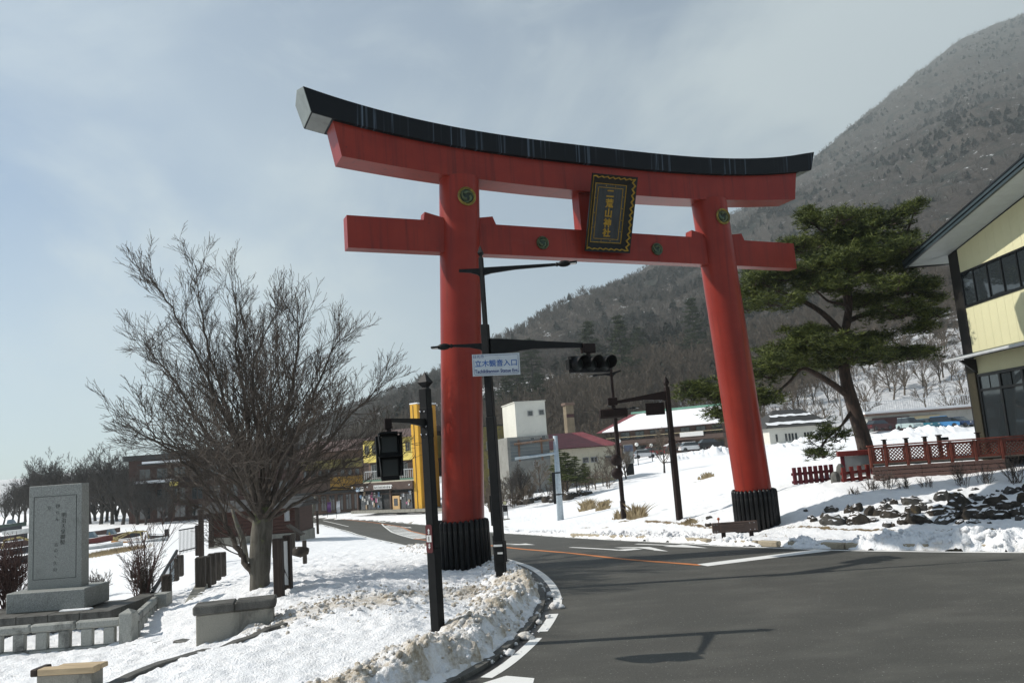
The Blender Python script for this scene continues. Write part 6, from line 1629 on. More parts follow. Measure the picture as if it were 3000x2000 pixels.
fast(fol, 'needle_pads', PINE_LEAF, root)
tw = MB()
for (x, y, rx_, ry_, dy) in PADS:
    c = pp(x, y, dy)
    for k in range(5):
        a = rr.random() * 6.283; e = c + Vector((math.cos(a) * rx_ / FOC * PY * .8, math.sin(a) * rx_ / FOC * PY * .6, .1)); s_ = c + Vector((rr.gauss(0, .2), rr.gauss(0, .2), -.25)); tw.tube([s_, s_.lerp(e, .5) + Vector((0, 0, -.06)), e], [.028, .02, .01], 4, cap=False)
fast(tw, 'twig', PINE_BARK, root)['kind'] = 'stuff'
# ------------------------------------------------------------------ village behind
def frame_at(px, py, Y, name, label, cat, rz_=0.0, group=None):
    p = at(px, py, Y); return thing(name, label, cat, p, rz_, group), p
class Face:
    """measures a wall standing through a point with a given heading: picture points -> (u along wall, z up) in the thing's own axes"""
    def __init__(s, p, rz_): s.p = np.array(p, float); s.c, s.s = math.cos(rz_), math.sin(rz_)
    def uz(s, px, py):
        d = ray(px, py); A = np.array([[d[0], -s.c], [d[1], -s.s]]); t, u = np.linalg.solve(A, s.p[:2]); return float(u), float(CAM_H + d[2] * t - s.p[2])
def wall_box(root, name, m, x0, x1, depth, z0, z1, y0=0.0): return MB().box(x0, x1, y0, y0 + depth, z0, z1).build(name, m, root)
def window(root, x0, x1, z0, z1, y=0.0, m=None, fm=None, d=.10, pane=None):
    w = MB(); t = min(.08, (x1 - x0) * .12)
    w.box(x0, x1, y - d * .5, y + .02, z0, z0 + t); w.box(x0, x1, y - d * .5, y + .02, z1 - t, z1); w.box(x0, x0 + t, y - d * .5, y + .02, z0 + t, z1 - t); w.box(x1 - t, x1, y - d * .5, y + .02, z0 + t, z1 - t)
    if x1 - x0 > .8: xm = (x0 + x1) / 2; w.box(xm - t / 2, xm + t / 2, y - d * .5, y + .02, z0 + t, z1 - t)
    o = w.build('window', fm or WIN_FRAME, root); MB().box(x0 + t * .5, x1 - t * .5, y - .012, y - .004, z0 + t * .5, z1 - t * .5).build('window_pane', pane or GLASS, o); return o
WIN_FRAME = mat('pale_window_frame', (.28, .28, .27), .5, .1, 4)
YELLOW = mat('yellow_render', (.62, .50, .13), .7, .08, .6, dirt=(.50, .40, .12), dirt_amt=.3); OCHRE = mat('ochre_panel', (.50, .24, .02), .6, .08, .6, dirt=(.40, .19, .02), dirt_amt=.3)
BROWNB = mat('brown_sign_band', (.075, .048, .038), .6, .15, 1); BROWN_ROOF = mat('brown_roof_sheet', (.085, .050, .040), .6, .15, 1, dirt=(.06, .04, .035), dirt_amt=.4)
OFFWHITE = mat('offwhite_render', (.58, .57, .51), .75, .06, .5, dirt=(.46, .45, .40), dirt_amt=.35); CREAMB = mat('cream_render', (.52, .48, .37), .75, .06, .5, dirt=(.38, .35, .27), dirt_amt=.4)
RED_ROOF = mat('maroon_roof_sheet', (.165, .036, .042), .55, .15, .8, stretch=(1, 1, 1), dirt=(.20, .075, .075), dirt_amt=.35); OLIVE = mat('olive_stained_render', (.20, .165, .055), .8, .25, .6, dirt=(.09, .085, .06), dirt_amt=.6)
RBROWN = mat('red_brown_cladding', (.048, .022, .016), .7, .25, 1.2, stretch=(1, 1, 4), dirt=(.045, .02, .014), dirt_amt=.4); HUT = mat('red_brown_hut_board', (.048, .018, .012), .6, .2, 2, stretch=(.5, 1, 6))
DARKROOF = mat('charcoal_roof', (.035, .034, .033), .7, .2, 1); GREYW = mat('grey_render', (.30, .30, .28), .8, .1, .5, dirt=(.2, .2, .18), dirt_amt=.4); BEIGE = mat('beige_render', (.38, .32, .20), .8, .08, .5)
SHUT = mat('dark_maroon_shutter', (.045, .014, .014), .6, .2, 2, stretch=(1, 1, 8)); BROWN_W = mat('brown_render', (.13, .085, .065), .8, .15, .5)

# yellow souvenir shop
YS = 106.0; root, p = frame_at(837, 1172, YS, 'yellow_shop', 'bright yellow shop building with brown sign band and glazed shop front beside the bend', 'shop', rad(-35)); Fc = Face(p, rad(-35))
u = lambda px, py=1100: Fc.uz(px, py)[0]
z = lambda py, px=930: Fc.uz(px, py)[1]
xl, xr = u(837), u(953)
wall_box(root, 'upper_wall', YELLOW, xl, xr, 9, z(1056), z(1003)); 
rfm = MB(); rfm.prism([(0, 0)] * 3, 0, 0) if False else None
mb = MB(); mb.add([(xl - .3, -.5, z(1003)), (xr, -.5, z(1003)), (xr, 5, z(978)), (xl - .3, 5, z(978)), (xr, 9.5, z(1003)), (xl - .3, 9.5, z(1003))], [(0, 1, 2, 3), (3, 2, 4, 5), (0, 3, 5), (1, 4, 2), (0, 5, 4, 1)]); mb.build('roof', BROWN_ROOF, root)
for px in (846, 863, 923, 941): window(root, u(px) - .42, u(px) + .42, z(1036), z(1015), -.01, fm=OLIVE)
wall_box(root, 'balcony_wall', BROWN_W, xl, xr, 8, z(1100), z(1056) - .01, .9)
mb = MB()
for k in range(26): x = xl + (xr - xl) * k / 25; mb.box(x - .03, x + .03, 0, .05, z(1098), z(1078))
mb.box(xl, xr, -.01, .06, z(1078), z(1078) + .1); mb.build('balcony_railing', mat('pale_railing', (.40, .41, .41), .5, .1, 4), root)
for k in range(5): window(root, xl + .5 + k * 1.35, xl + 1.6 + k * 1.35, z(1094), z(1060), .88)
wall_box(root, 'green_fascia', mat('green_fascia', (.08, .17, .12), .6, .1, 1), xl - .2, xr, .9, z(1101), z(1097), -.1); wall_box(root, 'cream_fascia', CREAMB, xl - .2, xr, .95, z(1104), z(1101), -.13)
x0 = u(821)
wall_box(root, 'sign_band', BROWNB, x0, xr, 2.0, z(1122), z(1104), -.5)
sgb = MB().box(u(865), u(905), -.60, -.505, z(1119.5), z(1110)).build('shop_sign', WHITE_PRINT, root)
mb = MB(); rr = random.Random(6); xx0 = u(867)
while xx0 < u(902): w_ = .05 + .10 * rr.random(); mb.box(xx0, xx0 + w_ * .5, -.615, -.602, z(1118.5), z(1111.5)); mb.box(xx0, xx0 + w_ * 1.6, -.615, -.602, z(1115.5 + rr.random() * 2), z(1114.5)); xx0 += w_ + .16
mb.build('sign_strokes', DARKROOF, sgb)
MB().box(u(824), u(832), -.58, -.505, z(1123), z(1113)).build('small_sign', mat('blue_white_sign', (.35, .45, .55), .5, .2, 2), root); MB().box(u(834), u(841), -.58, -.505, z(1122), z(1112)).build('small_sign', WHITE_PRINT, root)
for px in (818, 853, 909, 949): o = MB().sphere((u(px), -.75, z(1113)), .13, 2).build('spot_lamp', CHROME, root, smooth=True)
wall_box(root, 'shop_interior', mat('dark_shop_interior', (.03, .03, .03), .8, .6, 1.2), x0, xr, 4, 0, z(1122) - .01, .25)
for px in (821, 896, 952): MB().bbox(u(px) - .14, u(px) + .14, -.15, .2, 0, z(1122) - .01, .02).build('shop_post', BROWNB, root)
MB().box(x0, xr, -.05, .12, z(1132), z(1130)).build('transom_bar', BROWNB, root)
xx0 = x0 + .2; rr = random.Random(3)
for k in range(4): MB().box(xx0 + k * 1.02, xx0 + k * 1.02 + .96, .10, .12, .1, z(1133)).build('shop_window', GLASS, root)
for k in range(2): MB().box(u(917) + k * 1.0, u(917) + k * 1.0 + .93, .10, .12, .1, z(1133)).build('shop_window', GLASS, root)
for k in range(26):
    x = x0 + .3 + rr.random() * 3.8 if k < 19 else u(918) + rr.random() * 1.8; zz_ = .1 + rr.random() * 1.9; c_ = [(.45, .45, .43), (.35, .12, .2), (.12, .2, .3), (.4, .3, .2), (.5, .5, .5)][k % 5]
    MB().bbox(x - .13, x + .13, -.02 - .05 * (k % 2), .09, zz_, zz_ + .28 + .3 * rr.random(), .02).build('shelf_goods', mat('goods_%s' % 'abcde'[k % 5], c_, .6, .3, 3), root)
dr = MB().bbox(u(900), u(916), -.08, .1, 0, z(1137), .02).build('door', mat('pale_orange_door', (.55, .36, .17), .6, .1, 2), root)
MB().box(u(903.5), u(912), -.10, -.082, z(1160), z(1143)).build('door_window', GLASS, dr)
wall_box(root, 'step', CONCRETE, x0 - .5, xr + 5, .8, -.3, .06, -.9)
xt0, xt1 = u(951.5), u(1022)
wall_box(root, 'tower_edge', mat('sunlit_ochre_panel', (.60, .33, .03), .6, .06, .6), xr + .01, u(969), .2, 0, z(926, 960), -.25); cw_ = np.array([p[0] + u(969) * math.cos(rad(35)), p[1] - u(969) * math.sin(rad(35)), p[2]]); dT = Face(cw_, rad(55)).uz(1010, 1100)[0]  # tower front in a lighter ochre: its sunlight is put into the colour
wall_box(root, 'tower', OCHRE, xr + .02, u(969) - .01, dT, 0, z(928, 969), -.04); MB().box(u(960) - .03, u(960) + .03, -.30, -.252, 0, z(930, 960)).build('downpipe', BROWNB, root)
MB().box(xr + 0, u(969) + .1, -.3, dT, z(926, 969) + .02, z(923, 969)).build('parapet', SNOW, root)

# brown inn left of the shop
YB = 116.0; root, p = frame_at(700, 1178, YB, 'brown_inn', 'brown and ochre inn half hidden behind the right branches of the bare tree', 'inn'); Fc = Face(p, 0)
u = lambda px, py=1100: Fc.uz(px, py)[0]
z = lambda py, px=770: Fc.uz(px, py)[1]
wall_box(root, 'wall', BROWN_W, u(690), u(834), 9, -.3, z(1034)); mb = MB()
mb.add([(u(684), -1, z(1036)), (u(838), -1, z(1036)), (u(828), 5, z(1008)), (u(694), 5, z(1008)), (u(838), 10, z(1036)), (u(684), 10, z(1036))], [(0, 1, 2, 3), (3, 2, 4, 5), (0, 3, 5), (1, 4, 2), (0, 5, 4, 1)]); mb.build('roof', BROWN_ROOF, root)
wall_box(root, 'ochre_band', OLIVE, u(690), u(834), .3, z(1075), z(1055), -.35); wall_box(root, 'ochre_band', mat('dull_ochre_band', (.30, .17, .03), .7, .15, 1), u(760), u(834), .3, z(1125), z(1095), -.45)
for k in range(8): window(root, u(697 + k * 17), u(708 + k * 17), z(1093), z(1077), -.02, fm=BROWNB)
for k in range(7): window(root, u(697 + k * 19), u(711 + k * 19), z(1172), z(1135), -.02, fm=BROWNB)
MB().box(u(684), u(838), -1.4, 0, z(1132), z(1127)).build('canopy', DARKROOF, root)

# long brown building by the shore
YL = 132.0; root, p = frame_at(291, 1196, YL, 'brown_lodge', 'long red-brown building with grey roof and two snowy ledges behind the left branches', 'building'); Fc = Face(p, 0)
u = lambda px, py=1100: Fc.uz(px, py)[0]
z = lambda py, px=400: Fc.uz(px, py)[1]
wall_box(root, 'wall', RBROWN, u(296), u(690), 12, -.5, z(1050)); wall_box(root, 'roof_edge', DARKROOF, u(288), u(692), 13, z(1052), z(1040), -.8); wall_box(root, 'roof_hut', GREYW, u(358), u(470), 5, z(1040) + .01, z(1033), 2)
wall_box(root, 'ledge', DARKROOF, u(330), u(560), 2.2, z(1064), z(1061), -2.21); wall_box(root, 'ledge_snow', SNOW, u(340), u(456), 2.1, z(1061) + .005, z(1056), -2.15)
wall_box(root, 'ledge', DARKROOF, u(310), u(560), 2.6, z(1108), z(1105), -2.61); wall_box(root, 'ledge_snow', SNOW, u(324), u(408), 2.5, z(1105) + .005, z(1099), -2.55)
wall_box(root, 'yellow_sign', YELLOW, u(407), u(425), .2, z(1115), z(1105), -2.85)
for r_, (a, b_) in enumerate(((1096, 1072), (1150, 1120), (1188, 1160))):
    for k in range(9): window(root, u(320 + k * 40), u(346 + k * 40), z(a), z(b_), -.02, fm=BROWNB)

# red-brown hut on the verge
YH = 48.0; root, p = frame_at(483, 1242, YH, 'wooden_hut', 'low red-brown timber hut on a stone base behind the bare tree trunk', 'hut'); Fc = Face(p, 0)
u = lambda px, py=1210: Fc.uz(px, py)[0]
z = lambda py, px=600: Fc.uz(px, py)[1]
x0, x1 = u(483), u(686); nbd = 7
for k in range(nbd):
    za = z(1226) + (z(1170) - z(1226)) * k / nbd; MB().bbox(x0, x1, -.04 - .01 * (k % 2), .06, za + .008, za + (z(1170) - z(1226)) / nbd - .006, .012).build('wall_board', HUT, root)
wall_box(root, 'body', HUT, x0 + .02, x1 - .02, 3.2, .1, z(1170), .065); wall_box(root, 'stone_base', CONCRETE, x0 - .1, x1 + .1, 3.4, -.5, z(1228), -.08)
mb = MB(); mb.add([(x0 - .5, -.8, z(1170) + .02), (x1 + .3, -.8, z(1170) + .02), (x1 + .3, 1.7, z(1146)), (x0 - .5, 1.7, z(1146)), (x1 + .3, 4, z(1170) + .02), (x0 - .5, 4, z(1170) + .02)], [(0, 1, 2, 3), (3, 2, 4, 5), (0, 3, 5), (1, 4, 2), (0, 5, 4, 1)]); mb.build('roof', DARKROOF, root)
window(root, u(655), u(667), z(1200), z(1176), -.05, fm=WIN_FRAME, pane=m_glass('sky_glass', (.20, .22, .24), .1))
for px in (494, 690): MB().bbox(u(px) - .12, u(px) + .12, -.7, -.5, -.3, z(1170), .02).build('porch_post', WOOD_DARK, root)

# white tower block and cream hall with the maroon roof
YW = 91.0; rzW = rad(14)
p = at(1197, 1137, YW); root = thing('white_tower_block', 'white concrete block with a taller tower and square windows behind the road sign', 'building', p, rzW); Fc = Face(p, rzW)
u = lambda px, py=1000: Fc.uz(px, py)[0]
z = lambda py, px=1225: Fc.uz(px, py)[1]
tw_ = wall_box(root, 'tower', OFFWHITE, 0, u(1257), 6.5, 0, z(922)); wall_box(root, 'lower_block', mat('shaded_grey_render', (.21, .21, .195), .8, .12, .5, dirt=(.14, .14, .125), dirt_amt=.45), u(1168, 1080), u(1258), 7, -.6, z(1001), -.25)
MB().box(-.1, u(1257) + .1, -.1, 6.6, z(922) + .005, z(920)).build('parapet', OFFWHITE, root)
for a in ((1215, 1228, 955, 942), (1241, 1254, 954, 941)): window(root, u(a[0]), u(a[1]), z(a[2]), z(a[3]), -.02)
for a in ((1219, 1231, 1012, 1003), (1245, 1257, 1010, 1000), (1223, 1236, 1071, 1058), (1228, 1240, 1133, 1122)): window(root, u(a[0], 1060), u(a[1], 1060), z(a[2]) - .0, z(a[3]), -.27)
p = at(1284, 1116, 93); rzC = rad(4); root = thing('cream_hall', 'long cream building with broad maroon hipped roof right of the white tower', 'building', p, rzC); Fc = Face(p, rzC)
u = lambda px, py=1060: Fc.uz(px, py)[0]
z = lambda py, px=1340: Fc.uz(px, py)[1]
xl, xr = u(1256), u(1425)
wall_box(root, 'wall', CREAMB, xl, xr - .5, 9, z(1100), z(1028)); wall_box(root, 'plinth', BEIGE, xl + .05, xr - .6, 8.9, -1.0, z(1100) - .01, .06)
mb = MB(); mb.add([(xl - .4, -.6, z(1030, 1284)), (xr + .2, -.6, z(1027)), (xr - 3.4, 4.5, z(989)), (xl + .2, 4.5, z(989)), (xr + .2, 9.6, z(1030)), (xl - .4, 9.6, z(1030))], [(0, 1, 2, 3), (3, 2, 4, 5), (1, 4, 2), (0, 3, 5), (0, 5, 4, 1)]); rfo = mb.build('roof', RED_ROOF, root)
mb = MB()
for k in range(16):
    x = xl + (xr - xl) * k / 15; 
    if k < 11: mb.tube([(x, -.6, z(1029) + .03), (xl + .2 + (xr - 3.6 - xl) * k / 15 * 1.3, 4.4, z(990) + .03)], .035, 4)
mb.build('roof_seam', RED_ROOF, rfo)
for a in ((1338, 1353), (1357, 1373), (1392, 1405)): window(root, u(a[0]), u(a[1]), z(1063), z(1050), -.02)
for a in ((1300, 1326), (1340, 1360)): window(root, u(a[0]), u(a[1]), z(1114), z(1107), .04)
YO = 101; root, p = frame_at(1112, 1150, YO, 'olive_building', 'shabby olive-yellow building seen between the left gate column and the sign pole', 'building', rad(8)); Fc = Face(p, rad(8))
u = lambda px, py=1060: Fc.uz(px, py)[0]
z = lambda py, px=1140: Fc.uz(px, py)[1]
wall_box(root, 'wall', OLIVE, u(1020), u(1176), 8, -1, z(978)); wall_box(root, 'roof_edge', DARKROOF, u(1018), u(1178), 8.4, z(978) + .01, z(975), -.2)
for a, b_ in ((1120, 1129), (1134, 1143), (1150, 1160)):
    for y in (1020, 1062, 1100): window(root, u(a), u(b_), z(y + 12), z(y - 8), -.02)
# tan chimney tower
root, p = frame_at(1305, 1000, 122, 'tan_tower', 'narrow tan chimney-like tower rising behind the maroon roof', 'tower', rad(20)); Fc = Face(p, rad(20))
w_ = Fc.uz(1319, 960)[0]; z = lambda py: Fc.uz(1315, py)[1]
wall_box(root, 'shaft', mat('dull_tan_render', (.17, .135, .09), .8, .2, 1), 0, w_, 1.2, -3, z(930)); MB().bbox(-.2, w_ + .2, -.2, 1.4, z(930) + .005, z(924), .04).build('cap', BROWN_W, root); MB().box(-.02, w_ + .02, -.03, -.002, z(958), z(950)).build('band', SHUT, root)

# long two-storey inn under a snowy roof
rzH = rad(-33); p = at(1392, 1052, 165); root = thing('snow_roofed_inn', 'long two-storey brown inn with wide snow-covered roof and green ridge beyond the field', 'inn', p, rzH); Fc = Face(p, rzH)
u = lambda px, py=1000: Fc.uz(px, py)[0]
xr = u(1668); Hh = Fc.uz(1600, 972)[1]; zb = Fc.uz(1600, 1032)[1]; xl = u(1420)
wall_box(root, 'wall', BROWN_W, xl, xr, 10, zb - 2, Hh)
rise = Fc.uz(1600, 944)[1] - Hh + 1.0
mb = MB(); mb.add([(xl - 4, -2, Hh - .3), (xr + .8, -2, Hh - .3), (xr + .8, 6, Hh + rise), (xl + .5, 6, Hh + rise), (xr + .8, 13, Hh - .3), (xl - 4, 13, Hh - .3)], [(0, 1, 2, 3), (3, 2, 4, 5), (1, 4, 2), (0, 3, 5), (0, 5, 4, 1)]); rfo = mb.build('roof', RED_ROOF, root)
mb = MB(); n_ = 16; rr = random.Random(4)
lo = [(xl - 2.6 + (xr + 3.2 - xl) * k / n_, -1.95, Hh - .14) for k in range(n_ + 1)]; hi = [(xl + 2.2 + (xr - 1.6 - xl) * k / n_, 5.6 - (2.0 * rr.random() if k < 5 else .3), 0) for k in range(n_ + 1)]
hi = [(a, b_, Hh - .3 + (rise + .3) * (b_ + 2) / 8 + .16) for a, b_, _ in hi]
for k in range(n_): mb.add([lo[k], lo[k + 1], hi[k + 1], hi[k], tuple(np.array(lo[k]) - (0, 0, .2)), tuple(np.array(lo[k + 1]) - (0, 0, .2))], [(0, 1, 2, 3), (4, 5, 1, 0)])
mb.build('roof_snow', SNOW, rfo)
MB().box(xl + .6, xr + .8, 5.7, 6.3, Hh + rise - .1, Hh + rise + .35).build('green_ridge', mat('verdigris_ridge', (.16, .34, .26), .6, .15, 1), rfo)
h2 = (Hh + zb) / 2
wall_box(root, 'balcony', BROWNB, xl, xr, 1.5, h2 - .5, h2 + .3, -1.51); MB().box(xl - 2, xr, -1.58, -1.52, h2 + .9, h2 + 1.0).build('balcony_rail', BEIGE, root)
L = xr - xl
for k in range(7): window(root, xl + L * (k + .2) / 7, xl + L * (k + .8) / 7, h2 + .5, Hh - .5, -.02, fm=DARKROOF); window(root, xl + L * (k + .15) / 7, xl + L * (k + .85) / 7, zb, h2 - .9, -.02, fm=DARKROOF)
MB().box(xl + L * .62, xl + L * .83, -1.66, -1.595, h2 + .1, h2 + .95).build('white_banner', WHITE_PRINT, root)
aw = MB(); a, b_ = xl + L * .50, xl + L * .70; aw.add([(a, -4.2, h2 - 1.5), (b_, -4.2, h2 - 1.5), (b_, -.1, h2 - .7), (a, -.1, h2 - .7), (a, -4.2, h2 - 1.6), (b_, -4.2, h2 - 1.6), (b_, -.1, h2 - .8), (a, -.1, h2 - .8)], [(0, 1, 2, 3), (7, 6, 5, 4), (0, 4, 5, 1), (1, 5, 6, 2), (3, 7, 4, 0)]); awo = aw.build('awning', PICKET_BRIGHT, root)
aw = MB(); aw.add([(a, -4.15, h2 - 1.4), (b_, -4.15, h2 - 1.4), (b_, -1.8, h2 - .95), (a, -1.8, h2 - .95)], [(0, 1, 2, 3)]); aw.build('awning_snow', SNOW, awo)

# small white house
rzS = rad(6); p = at(1770, 1020, 137); root = thing('white_house', 'low white house under a dark roof with bands of snow right of the gate column', 'house', p, rzS); Fc = Face(p, rzS)
u = lambda px, py=990: Fc.uz(px, py)[0]
z = lambda py, px=1840: Fc.uz(px, py)[1]
xr = u(1912); ze = z(977)
wall_box(root, 'wall', OFFWHITE, 0, xr, 9, -1, ze); rg = z(944) + .6
mb = MB(); mb.add([(-.8, -.8, ze - .1), (xr + .6, -.8, ze - .1), (xr - 3.2, 4.5, rg), (3.0, 4.5, rg), (xr + .6, 9.8, ze - .1), (-.8, 9.8, ze - .1)], [(0, 1, 2, 3), (3, 2, 4, 5), (1, 4, 2), (0, 3, 5), (0, 5, 4, 1)]); rfo = mb.build('roof', DARKROOF, root)
for (t0, t1, ins) in ((.10, .30, .1), (.55, .72, .1)):
    mb = MB(); rr = random.Random(9); n_ = 14; y0_, y1_ = -.8 + 5.3 * t0, -.8 + 5.3 * t1; zf = lambda y: ze - .1 + (rg - ze + .1) * (y + .8) / 5.3 + .12
    xa, xb = -.8 + 3.8 * t0 + .2, xr + .6 - 3.8 * t1 - .1
    pts = [(xa + (xb - xa) * k / n_, y0_ + .35 * rr.random(), y1_ - .35 * rr.random()) for k in range(n_ + 1)]
    for k in range(n_): a, b_ = pts[k], pts[k + 1]; mb.add([(a[0], a[1], zf(a[1])), (b_[0], b_[1], zf(b_[1])), (b_[0], b_[2], zf(b_[2])), (a[0], a[2], zf(a[2]))], [(0, 1, 2, 3)])
    mb.build('roof_snow', SNOW, rfo)
for px in (1782, 1804, 1812, 1819, 1827, 1848, 1855, 1862): window(root, u(px - 2), u(px + 2.2), z(1010 if px < 1840 else 1004), z(993), -.02, fm=DARKROOF)
# terrace garage with railing
rzG = rad(-6); p = at(1992, 990, 128); root = thing('terrace_garage', 'low garage wall with maroon shutter and snowy flat roof terrace behind the parked cars', 'building', p, rzG); Fc = Face(p, rzG)
u = lambda px, py=960: Fc.uz(px, py)[0]
z = lambda py, px=2090: Fc.uz(px, py)[1]
zt = z(949)
wall_box(root, 'wall', GREYW, u(1992), u(2330), 8, -1.5, zt); wall_box(root, 'beige_wall', BEIGE, u(2090), u(2158), .2, -1, zt - .5, -.22); wall_box(root, 'shutter', SHUT, u(2003), u(2088), .2, -1, zt - .4, -.22)
wall_box(root, 'roof_slab', BROWN_W, u(1985), u(2340), 9, zt + .005, zt + .35, -.8); wall_box(root, 'roof_snow', SNOW, u(1985), u(2340), 8, zt + .355, zt + .75, -.5)
mb = MB(); x = u(1985)
while x < u(2330): mb.box(x, x + .06, .4, .46, zt + .7, zt + 2.2); x += .35
mb.box(u(1985), u(2330), .38, .48, zt + 2.2, zt + 2.3); mb.build('white_railing', mat('white_railing', (.55, .56, .57), .5, .08, 3), root)
# utility pole
b_ = at(1940, 1000, 118); o = MB().tube([(0, 0, -1), (0, 0, 14)], [.16, .10], 8).build('utility_pole', mat('grey_utility_pole', (.22, .21, .20), .7, .1, 3), smooth=True); o.location = tuple(b_); tag(o, 'thin grey utility pole standing behind the pine trunk', 'utility pole')

# ------------------------------------------------------------------ cars
def car(label, px, py, Y, rz_, col, k=1.0, van=False):
    p_ = at(px, py, Y); r_ = thing('parked_car', label, 'car', p_, rz_, 'cars parked beyond the snowy field')
    m_ = mat('car_paint_%.2f_%.2f_%.2f' % col, col, .25, .05, 2); b_ = MB()
    prof = [(-2.0, .3), (-2.02, .75), (-1.75, .86), (-.9, .92), (1.5, .95), (1.95, .85), (2.0, .3)]
    b_.prism([(x * k, z_) for x, z_ in prof], -.80, .80); bo = b_.build('body', m_, r_, auto=30)
    top_ = 1.5 if not van else 1.75
    cab = [(-1.15, .93), (-.45, top_), (1.15 if not van else 1.7, top_), (1.75, .95)]
    c_ = MB(); c_.add([(x * k, s_ * (.74 if z_ < 1 else .60), z_) for s_ in (-1, 1) for x, z_ in cab], [(0, 1, 2, 3), (7, 6, 5, 4), (0, 4, 5, 1), (2, 6, 7, 3)]); c_.build('window_band', GLASS, r_)
    MB().bbox(-.5 * k, (1.2 if not van else 1.72) * k, -.62, .62, top_ - .04, top_ + .03, .02).build('roof', m_, r_)
    for x in (-1.3, 1.3):
        for s_ in (-1, 1):
            w = MB(); w.lathe([(.20, -.1), (.31, -.10), (.33, -.05), (.33, .05), (.31, .1), (.20, .1)], 16, Matrix.Translation((x * k, s_ * .74, .33)) @ Matrix.Rotation(rad(90), 4, 'X')); wo_ = w.build('wheel', FRAME_BLACK, r_, auto=40)
            w = MB(); w.lathe([(.19, -.09), (.17, -.11), (.17, .11), (.19, .09)], 12, Matrix.Translation((x * k, s_ * .74, .33)) @ Matrix.Rotation(rad(90), 4, 'X')); w.build('rim', CHROME, wo_)
    for s_ in (-1, 1):
        MB().bbox(-2.03 * k, -1.9 * k, s_ * .58 - .16, s_ * .58 + .16, .62, .76, .02).build('headlight', WHITE_PRINT, r_); MB().bbox(1.93 * k, 2.02 * k, s_ * .62 - .12, s_ * .62 + .12, .62, .8, .02).build('tail_light', PICKET_BRIGHT, r_)
    return r_
car('dark maroon parked car, leftmost of the row before the garage shutter', 2020, 988, 116, rad(200), (.05, .012, .015)); car('white and pale teal parked car second from the left before the garage', 2090, 986, 117, rad(100), (.34, .42, .42), van=True)
car('teal blue parked car in the middle of the row before the garage', 2128, 985, 117, rad(100), (.03, .15, .20)); car('bright blue parked car with pale roof before the grey garage wall', 2170, 983, 116, rad(150), (.06, .22, .45), van=True); car('dark navy parked car beside the house pillar, rightmost of the row', 2205, 981, 116, rad(120), (.02, .04, .09))
car('white parked car beneath the snowy inn left of the gate column', 1590, 1036, 128, rad(185), (.60, .60, .60)); car('black parked car touching the left edge of the right gate column', 1632, 1029, 128, rad(185), (.012, .012, .014)); car('dark grey parked car left of the white one before the snowy inn', 1558, 1038, 134, rad(195), (.03, .03, .035))
car('snowy white parked car far left in the gap beside the grey sign board', 1480, 1052, 140, rad(190), (.55, .55, .56)); car('small red parked car glimpsed behind the bare field tree', 1500, 1046, 146, rad(190), (.25, .03, .03))

# heaped snow round the car park
def pile(px, py, Y, L, D, H_, seed, ang=0):
    p_ = at(px, py, Y); nx, ny = 60, 24; X, Yg_ = np.meshgrid(np.linspace(-1, 1, nx), np.linspace(-1, 1, ny)); f_ = np.clip(1 - (X ** 2) ** 2 - Yg_ ** 2, 0, 1)
    Z = H_ * f_ ** 1.1 * (.55 + .8 * np.abs(fbm(X * 3 * L / 4 + seed, Yg_ * 2 + seed, seed, 4))) + .35 * fbm(X * L * 1.4, Yg_ * D * 1.4, seed + 5, 4, .6) * f_ - .25
    i = np.arange(nx * ny).reshape(ny, nx); F = np.stack([i[:-1, :-1], i[:-1, 1:], i[1:, 1:], i[1:, :-1]], -1).reshape(-1, 4)
    me = np_mesh('snow_pile', np.stack([X * L, Yg_ * D * 2.2, Z + .08], -1).reshape(-1, 3), F, SNOW); attr(me, 'dirt', np.full(X.size, .1)); attr(me, 'bare', np.zeros(X.size)); o = tag(link('snow_pile', me), kind='structure'); o.location = (float(p_[0]), float(p_[1]), land1(p_[0], p_[1]) + .05); o.rotation_euler.z = ang
pile(2130, 996, 108, 6.5, 1.6, 1.6, 3); pile(1880, 1014, 118, 4.6, 1.4, 1.7, 5); pile(1812, 1024, 116, 3.2, 1.2, .8, 8); pile(1630, 1044, 118, 4.2, 1.4, 1.5, 12); pile(1552, 1052, 116, 2.0, 1.2, 1.2, 15); pile(2030, 1003, 112, 4, 1.3, .7, 19)

